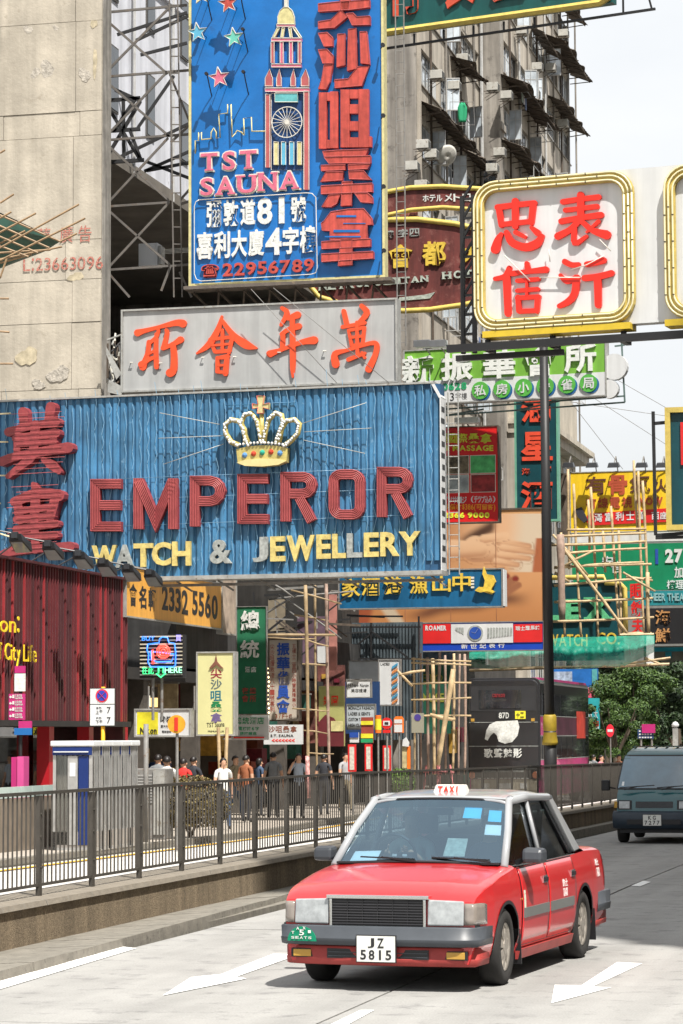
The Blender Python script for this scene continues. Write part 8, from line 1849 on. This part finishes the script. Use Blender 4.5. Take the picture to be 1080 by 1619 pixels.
# roof box
rb = MB().hexa([(-.12, -.20, 1.505), (.04, -.20, 1.505), (.04, .20, 1.505), (-.12, .20, 1.505), (-.09, -.165, 1.60), (.01, -.165, 1.60), (.01, .165, 1.60), (-.09, .165, 1.60)]).build('roof_box', M('roof_box_white', (.66, .62, .56), .4, var=.05), tx, bevel=.012)
rb.location = (.02, -.02, .012); rb.scale = (1, .78, .98)
MB().box((-.14, -.24, 1.495), (.06, .24, 1.508)).build('roof_box_base', m_csil, tx)
for i, c_ in enumerate('TAXI'):
    g = glyph(c_, .03); vs, fs, a0, a1, b0, b1 = g; ya = -.135 + i * .068; wd = .056 if c_ != 'I' else .014; ya += 0 if c_ != 'I' else .012
    P = []
    for v_ in vs:
        z = 1.534 + .054 * (v_.y - b0) / (b1 - b0); P.append((.04 - (z - 1.505) * .30 + (.008 if v_.z > 0 else .002), ya + wd * (v_.x - a0) / (a1 - a0), z))
    MB().add(P, fs).build('roof_letter', m_bred, rb, fix=False)
# tail
for s_ in (1, -1):
    X = (-2.44, -2.40, -2.33, -2.27); MB().grid([sidepts(x, s_, 5, .60, itp(ZS, x) - .03, .006) for x in X]).build('tail_light', m_tail, tx); MB().box((-2.53, s_ * .35, .62), (-2.49, s_ * .72, .80)).build('tail_light', m_tail, tx)
# wheels
def wheel(parent, x, y, r=.31, w_=.185, steer=0., spokes=7, mat=m_hub, face=1):
    t = MB().lathe([(r * .62, -w_ / 2), (r * .9, -w_ / 2), (r * .98, -w_ * .38), (r, -w_ * .2), (r, w_ * .2), (r * .98, w_ * .38), (r * .9, w_ / 2), (r * .66, w_ / 2), (r * .62, w_ * .3)], n=32, axis='y').build('wheel', m_tyre, parent, smooth=True)
    t.location = (x, y, r - .005); t.rotation_euler = (0, 0, steer)
    s_ = face
    MB().lathe([(r * .64, s_ * w_ * .36), (r * .62, s_ * w_ * .44), (r * .57, s_ * w_ * .36), (r * .50, s_ * w_ * .2), (.001, s_ * w_ * .2)], n=28, axis='y').build('rim', mat, t, smooth=True)
    m = MB()
    for k in range(spokes):
        a = k * 2 * math.pi / spokes + .3; ca, sa = math.cos(a), math.sin(a); P = []
        for rr, hw, yy in ((r * .12, .026, .46), (r * .56, .040, .36)):
            for q in (-1, 1): P.append((rr * ca - q * hw * sa, s_ * w_ * yy, rr * sa + q * hw * ca))
        b_ = [(p[0], s_ * w_ * .2, p[2]) for p in P]; m.add([P[0], P[1], P[3], P[2], b_[0], b_[1], b_[3], b_[2]], BOXF)
    m.lathe([(r * .2, s_ * w_ * .46), (r * .2, s_ * w_ * .2)], n=14, axis='y'); m.build('spokes', mat, t)
    return t
for x, st_ in ((AX, .04), (-AX, 0)):
    for s_ in (1, -1): wheel(tx, x, s_ * .735, steer=st_, face=s_)
for s_ in (1, -1):
    for x in (AX, -AX):
        MB().hexa([(x - .44, s_ * .66, .13), (x - .44, s_ * .84, .13), (x - .425, s_ * .84, .13), (x - .425, s_ * .66, .13), (x - .40, s_ * .66, .42), (x - .40, s_ * .84, .42), (x - .385, s_ * .84, .42), (x - .385, s_ * .66, .42)]).build('mud_flap', m_cblk, tx)
        o = MB().grid([[(x + (AR + dr) * math.cos(a), s_ * (side_y(x + AR * math.cos(a), max(.2, AZ + AR * math.sin(a))) + .006), AZ + (AR + dr) * math.sin(a)) for a in [math.pi * k / 20 for k in range(21)]] for dr in (-.022, .006)]).build('arch_lip', m_cblk, tx)
MB().tube([(.9, .845, .66), (.9, .85, .66)], .01).build('indicator', m_amb2, tx)
# people in the taxi: seated figures
SIT = dict(pel=(0, 0, .95), kL=(.12, -.42, .98), hL=(.10, -.04, .93), aL=(.12, -.55, .60), tL=(.12, -.68, .57), kR=(-.12, -.42, .98), hR=(-.10, -.04, .93), aR=(-.12, -.55, .60), tR=(-.12, -.68, .57), eL=(.24, -.16, 1.20), wL=(.13, -.37, 1.34), mL=(.10, -.44, 1.37), eR=(-.24, -.16, 1.20), wR=(-.13, -.37, 1.34), mR=(-.10, -.44, 1.37))
def seat_at(xc, yc, zhip): p = tx.location + fwd * xc * SCL + lft * yc * SCL; return (p.x, p.y, zhip)
ang = math.atan2(fwd.y, fwd.x) + math.pi / 2
person('driver in a pale green shirt at the steering wheel of the red taxi', 0, 0, SIT, M('cloth_mint', (.40, .50, .46), .85), c_dk, ang, 1.0, loc=seat_at(.02, -.37, -.28))
S2 = dict(SIT); S2.update(eL=(.23, -.08, 1.16), wL=(.12, -.28, 1.10), mL=(.08, -.35, 1.10), eR=(-.23, -.08, 1.16), wR=(-.12, -.28, 1.10), mR=(-.08, -.35, 1.10))
person('front passenger in a dark top in the red taxi, left of the white stickers', 0, 0, S2, c_jn, c_dk, ang, .97, loc=seat_at(.02, .34, -.27))

# ------------------------------------------------------------------ van
vp = gnd(1036, 1334); vdir = -dv
m_teal2 = carpaint('van_teal', (.004, .085, .098)); m_vdk = M('van_lower_dark', (.018, .03, .045), .45, var=.15, vs=4)
vn = thing('van', 'dark teal van with a grey bumper driving behind the taxi at the right edge', 'van', vp, math.atan2(vdir.y, vdir.x)); vn.scale = (1.0,) * 3
PR = [(.06, .36), (.10, .50), (.08, .72), (.05, .90), (-.02, 1.02), (-.12, 1.10), (-.30, 1.42), (-.50, 1.74), (-.62, 1.85), (-.85, 1.93), (-1.4, 1.97), (-3.9, 1.97), (-4.45, 1.90), (-4.6, 1.2), (-4.62, .5), (-4.55, .36)]
WD = lambda z: itp([(.3, .80), (.5, .845), (1.0, .845), (1.2, .825), (1.75, .735), (1.9, .66), (1.97, .56)], z)
rows = []
for x, z in PR: w_ = WD(z); rows.append([(x - (.10 * abs(k) ** 4 if x > -1.2 else 0) + .0, w_ * (1 if abs(k) == 1 else k), z) for k in (-1, -.92, -.75, -.4, 0, .4, .75, .92, 1)])
m = MB().grid(rows)
for s_ in (0, 8):
    ring = [r_[s_] for r_ in rows]; m.add(ring, [tuple(range(len(ring)))])
vb = m.build('body', m_teal2, vn, smooth=True); e_ = vb.modifiers.new('e', 'EDGE_SPLIT'); e_.split_angle = R_(38)
def vx(z, k): 
    for (a, b), (c, d) in zip(PR, PR[1:]):
        if b <= z <= d: x = a + (c - a) * (z - b) / (d - b); return x - .10 * abs(k) ** 4
def vgrid(name, mat, z0, z1, k0, k1, off, parent=vn, n=6, mdl=10):
    rows = []
    for i in range(n + 1):
        z = z0 + (z1 - z0) * i / n; rows.append([(vx(z, k0 + (k1 - k0) * j / mdl) + off, WD(z) * (k0 + (k1 - k0) * j / mdl), z) for j in range(mdl + 1)])
    return MB().grid(rows).build(name, mat, parent, smooth=True)
m_vw = M('van_windscreen', (.06, .14, .20), .05, var=.35, vs=1.4, spec=1, coat=1)
vgrid('windscreen', m_vw, 1.13, 1.78, -.93, .93, .012); vgrid('windscreen_seal', m_cblk, 1.10, 1.81, -.965, .965, .006)
vgrid('grille', m_cblk, .735, .86, -.45, .45, .014)
for i in range(5): vgrid('grille_slat', M('slat_grey', (.12, .13, .14), .5), .745 + i * .022, .752 + i * .022, -.44, .44, .022, n=1)
for s_ in (-1, 1):
    vgrid('headlight', m_head, .72, .865, s_ * .60, s_ * .86, .016, mdl=4); vgrid('headlight_surround', m_cblk, .70, .885, s_ * .55, s_ * .90, .010, mdl=4); vgrid('indicator', m_amb2, .73, .86, s_ * .91, s_ * .985, .018, mdl=3)
    MB().box((-.15, s_ * .93, 1.08), (-.02, s_ * 1.10, 1.30)).build('door_mirror', m_cblk, vn, bevel=.02); MB().bar((-.15, s_ * .82, 1.12), (-.1, s_ * .95, 1.15), .03).build('mirror_arm', m_cblk, vn)
rows = []
for x, z, w_ in ((.10, .30, .80), (.19, .33, .85), (.21, .45, .86), (.20, .60, .86), (.13, .66, .85), (.05, .67, .84)): rows.append([(x - .12 * abs(k) ** 4, w_ * k, z) for k in (-1, -.9, -.7, -.35, 0, .35, .7, .9, 1)])
m = MB().grid(rows); m.build('front_bumper', m_vdk, vn, smooth=True)
MB().box((.12, -.55, .40), (.215, .55, .50)).build('bumper_slot', m_cblk, vn)
plate(vn, .222, -.03, .375, .37, .22, [('KG', .54, .92, .5), ('7277', .08, .46, .9)])
for a, b, c in ((-.72, .0, 0), (.05, .74, 1)):
    m = MB(); m.bar((.0, a, 1.14), (-.03, b, 1.19), .03, .02); m.bar((.03, a + .1, 1.10), (-.0, (a + b) / 2, 1.165), .025); m.build('wiper', m_cblk, vn)
MB().add([(vx(1.18, .85) + .016, -.70, 1.18), (vx(1.18, .8) + .016, -.62, 1.18), (vx(1.26, .8) + .016, -.61, 1.26), (vx(1.26, .85) + .016, -.69, 1.26)], [(0, 1, 2, 3)]).build('permit_sticker', m_st, vn, fix=False)
for x in (-.75, -3.4):
    for s_ in (1, -1): wheel(vn, x, s_ * .74, r=.33, w_=.2, face=s_)
MB().box((-4.4, -.72, .22), (.0, .72, .37)).build('underbody', m_cblk, vn)
for i in range(6):
    y = -.55 + i * .22; MB().box((-3.8, y, 1.965), (-1.0, y + .05, 1.985)).build('roof_rib', m_teal2, vn)

# ------------------------------------------------------------------ bus
Db = 90.0; q = at(739, 1150, Db); ub, vb_ = uv_of(q); zb0 = gz(ub)
bs = thing('double_decker_bus', 'black and magenta double decker bus seen from behind on the side road', 'bus', S(ub, vb_, zb0), -TH)      # local x right, y away
m_bblk = carpaint('bus_black', (.022, .022, .024)); m_bmag = M('bus_magenta', (.50, .05, .20), .35, var=.35, vs=1.2, coat=.5); m_bgls = M('bus_glass', (.035, .037, .042), .06, var=.6, vs=1.4, spec=1, coat=.7); m_bcr = M('bus_cream', (.40, .36, .27), .6, var=.2, vs=4, dirt=(.2, .17, .12), df=.55)
BW, BL, BH = 2.5, 11.6, 4.38
def rprism(m, x0, x1, y0, y1, z0, z1, r=.2, n=5):
    prof = [(x0, z0), (x1, z0)] + [(x1 - r + r * math.cos(a), z1 - r + r * math.sin(a)) for a in [math.pi / 2 * k / n for k in range(n + 1)]] + [(x0 + r - r * math.sin(a), z1 - r + r * math.cos(a)) for a in [math.pi / 2 * k / n for k in range(n + 1)]]
    return m.prism(prof, y0, y1)
rprism(MB(), 0, BW, .12, BL, .95, BH).build('body', m_bblk, bs, bevel=.02); MB().box((.03, .16, .32), (BW - .03, BL - .1, .945)).build('lower_body', m_bmag, bs)
rprism(MB(), .04, BW - .04, 0, .118, .95, BH - .06, .25).build('rear_panel', m_bblk, bs, bevel=.03)
MB().box((.12, -.012, 3.25), (BW - .12, -.001, BH - .28)).build('rear_window_surround', M('bus_dull', (.03, .03, .032), .5), bs); MB().box((.42, -.03, 3.34), (BW - .62, -.013, BH - .42)).build('rear_window', m_bgls, bs)
bt_ = lambda tx_, x0, z0, x1, z1, mat, nm='letter', cell=True: [MB_g(c_, x0 + (x1 - x0) * i / len(tx_), z0, x0 + (x1 - x0) * (i + .9) / len(tx_), z1, mat, nm) for i, c_ in enumerate(tx_)]
def MB_g(c_, x0, z0, x1, z1, mat, nm):
    m = MB(); putglyph(m, glyph(c_, .02), x0, z0, x1, z1, -.032, -.045); return m.build(nm, mat, bs, fix=False)
bt_('Canton', .88, 3.72, 1.32, 3.84, M('dim_red', (.22, .02, .025), .5)); 
MB().box((1.02, -.03, 2.95), (1.55, -.002, 3.25)).build('route_box', m_cblk, bs); bt_('87D', 1.10, 3.0, 1.46, 3.2, m_letw)
MB().box((1.66, -.03, 2.98), (2.02, -.002, 3.25)).build('yellow_plate', M('vivid_yellow'), bs); bt_('十二', 1.70, 3.03, 1.98, 3.2, m_ink)
MB().prism([(.62, 2.38), (.60, 2.30), (.70, 2.25), (.80, 2.42), (.92, 2.52), (1.02, 2.42), (1.08, 2.22), (1.30, 2.14), (1.55, 2.20), (1.74, 2.42), (1.80, 2.70), (1.74, 2.93), (1.0, 2.90), (.78, 2.80), (.66, 2.60)], -.02, -.002).build('white_emblem', m_letw, bs)
bt_('歌聲魅影', .58, 1.66, 1.92, 1.98, m_letw)
for z in (2.86, 2.05, 1.28): MB().box((.06, -.008, z), (BW - .06, -.001, z + .018)).build('panel_seam', m_silv, bs)
MB().box((.55, -.02, 1.18), (1.95, -.002, 1.24)).build('handle_bar', m_silv, bs)
for x in (.15, 2.34): MB().lathe([(.09, -.035), (.12, -.01), (.12, 0)], (x, 0, 1.08), 14, 'y').build('rear_lamp', M('lamp_orange', (.55, .20, .10), .3), bs)
for x in (.2, 2.28): MB().box((x - .07, -.03, 2.9), (x + .05, -.001, 3.0)).build('marker_lamp', m_amb2, bs)
for k in range(12): MB().box((.36 + k * .15, -.03, .955), (.36 + k * .15 + .10, -.012, .985)).build('grille_tooth', m_letw, bs)
MB().box((.12, .02, .55), (BW - .12, .118, .93)).build('rear_skirt', m_bcr, bs); MB().box((.08, -.01, .32), (BW - .08, .1, .53)).build('rear_bumper', m_bcr, bs)
for x, w_ in ((.45, .28), (1.05, .5), (1.8, .25)): MB().box((x, -.0, .62), (x + w_, .019, .80)).build('skirt_panel', m_letw, bs)
# right side of the bus
SX = BW + .002
for z0, z1, mt, nm in ((1.62, 2.38, m_bgls, 'lower_window'), (3.1, 3.85, m_bgls, 'upper_window')):
    for i in range(8): y = .55 + i * 1.36; MB().box((SX, y, z0), (SX + .012, y + 1.28, z1)).build(nm, mt, bs)
MB().box((SX, .15, .98), (SX + .008, BL - .3, 1.58)).build('side_panel', m_bmag, bs); MB().box((SX, .2, 2.42), (SX + .008, 3.6, 3.06)).build('side_advert', m_bmag, bs); MB().box((SX, 3.62, 2.42), (SX + .007, BL - .4, 3.06)).build('side_advert', M('bus_dark_red', (.07, .02, .035), .4, var=.7, vs=1.5), bs)
MB().box((SX + .013, 8.4, 2.3), (SX + .02, 10.6, 3.3)).build('red_poster', M('red_poster', (.5, .05, .03), .4, var=.3, vs=3), bs)
for z in (3.08, 2.40, 1.6): MB().box((SX, .15, z - .012), (SX + .014, BL - .3, z + .01)).build('side_moulding', m_silv, bs)
MB().box((SX - .3, .3, BH - .12), (SX - .05, BL - .3, BH + .01)).build('roof_edge', m_bmag, bs)
for y in (2.6, 8.9):
    for x in (.2, BW - .18):
        o = MB().lathe([(.3, -.14), (.46, -.14), (.49, -.1), (.49, .1), (.46, .14), (.3, .14)], n=24, axis='x').build('wheel', m_tyre, bs, smooth=True); o.location = (x, y, .48)
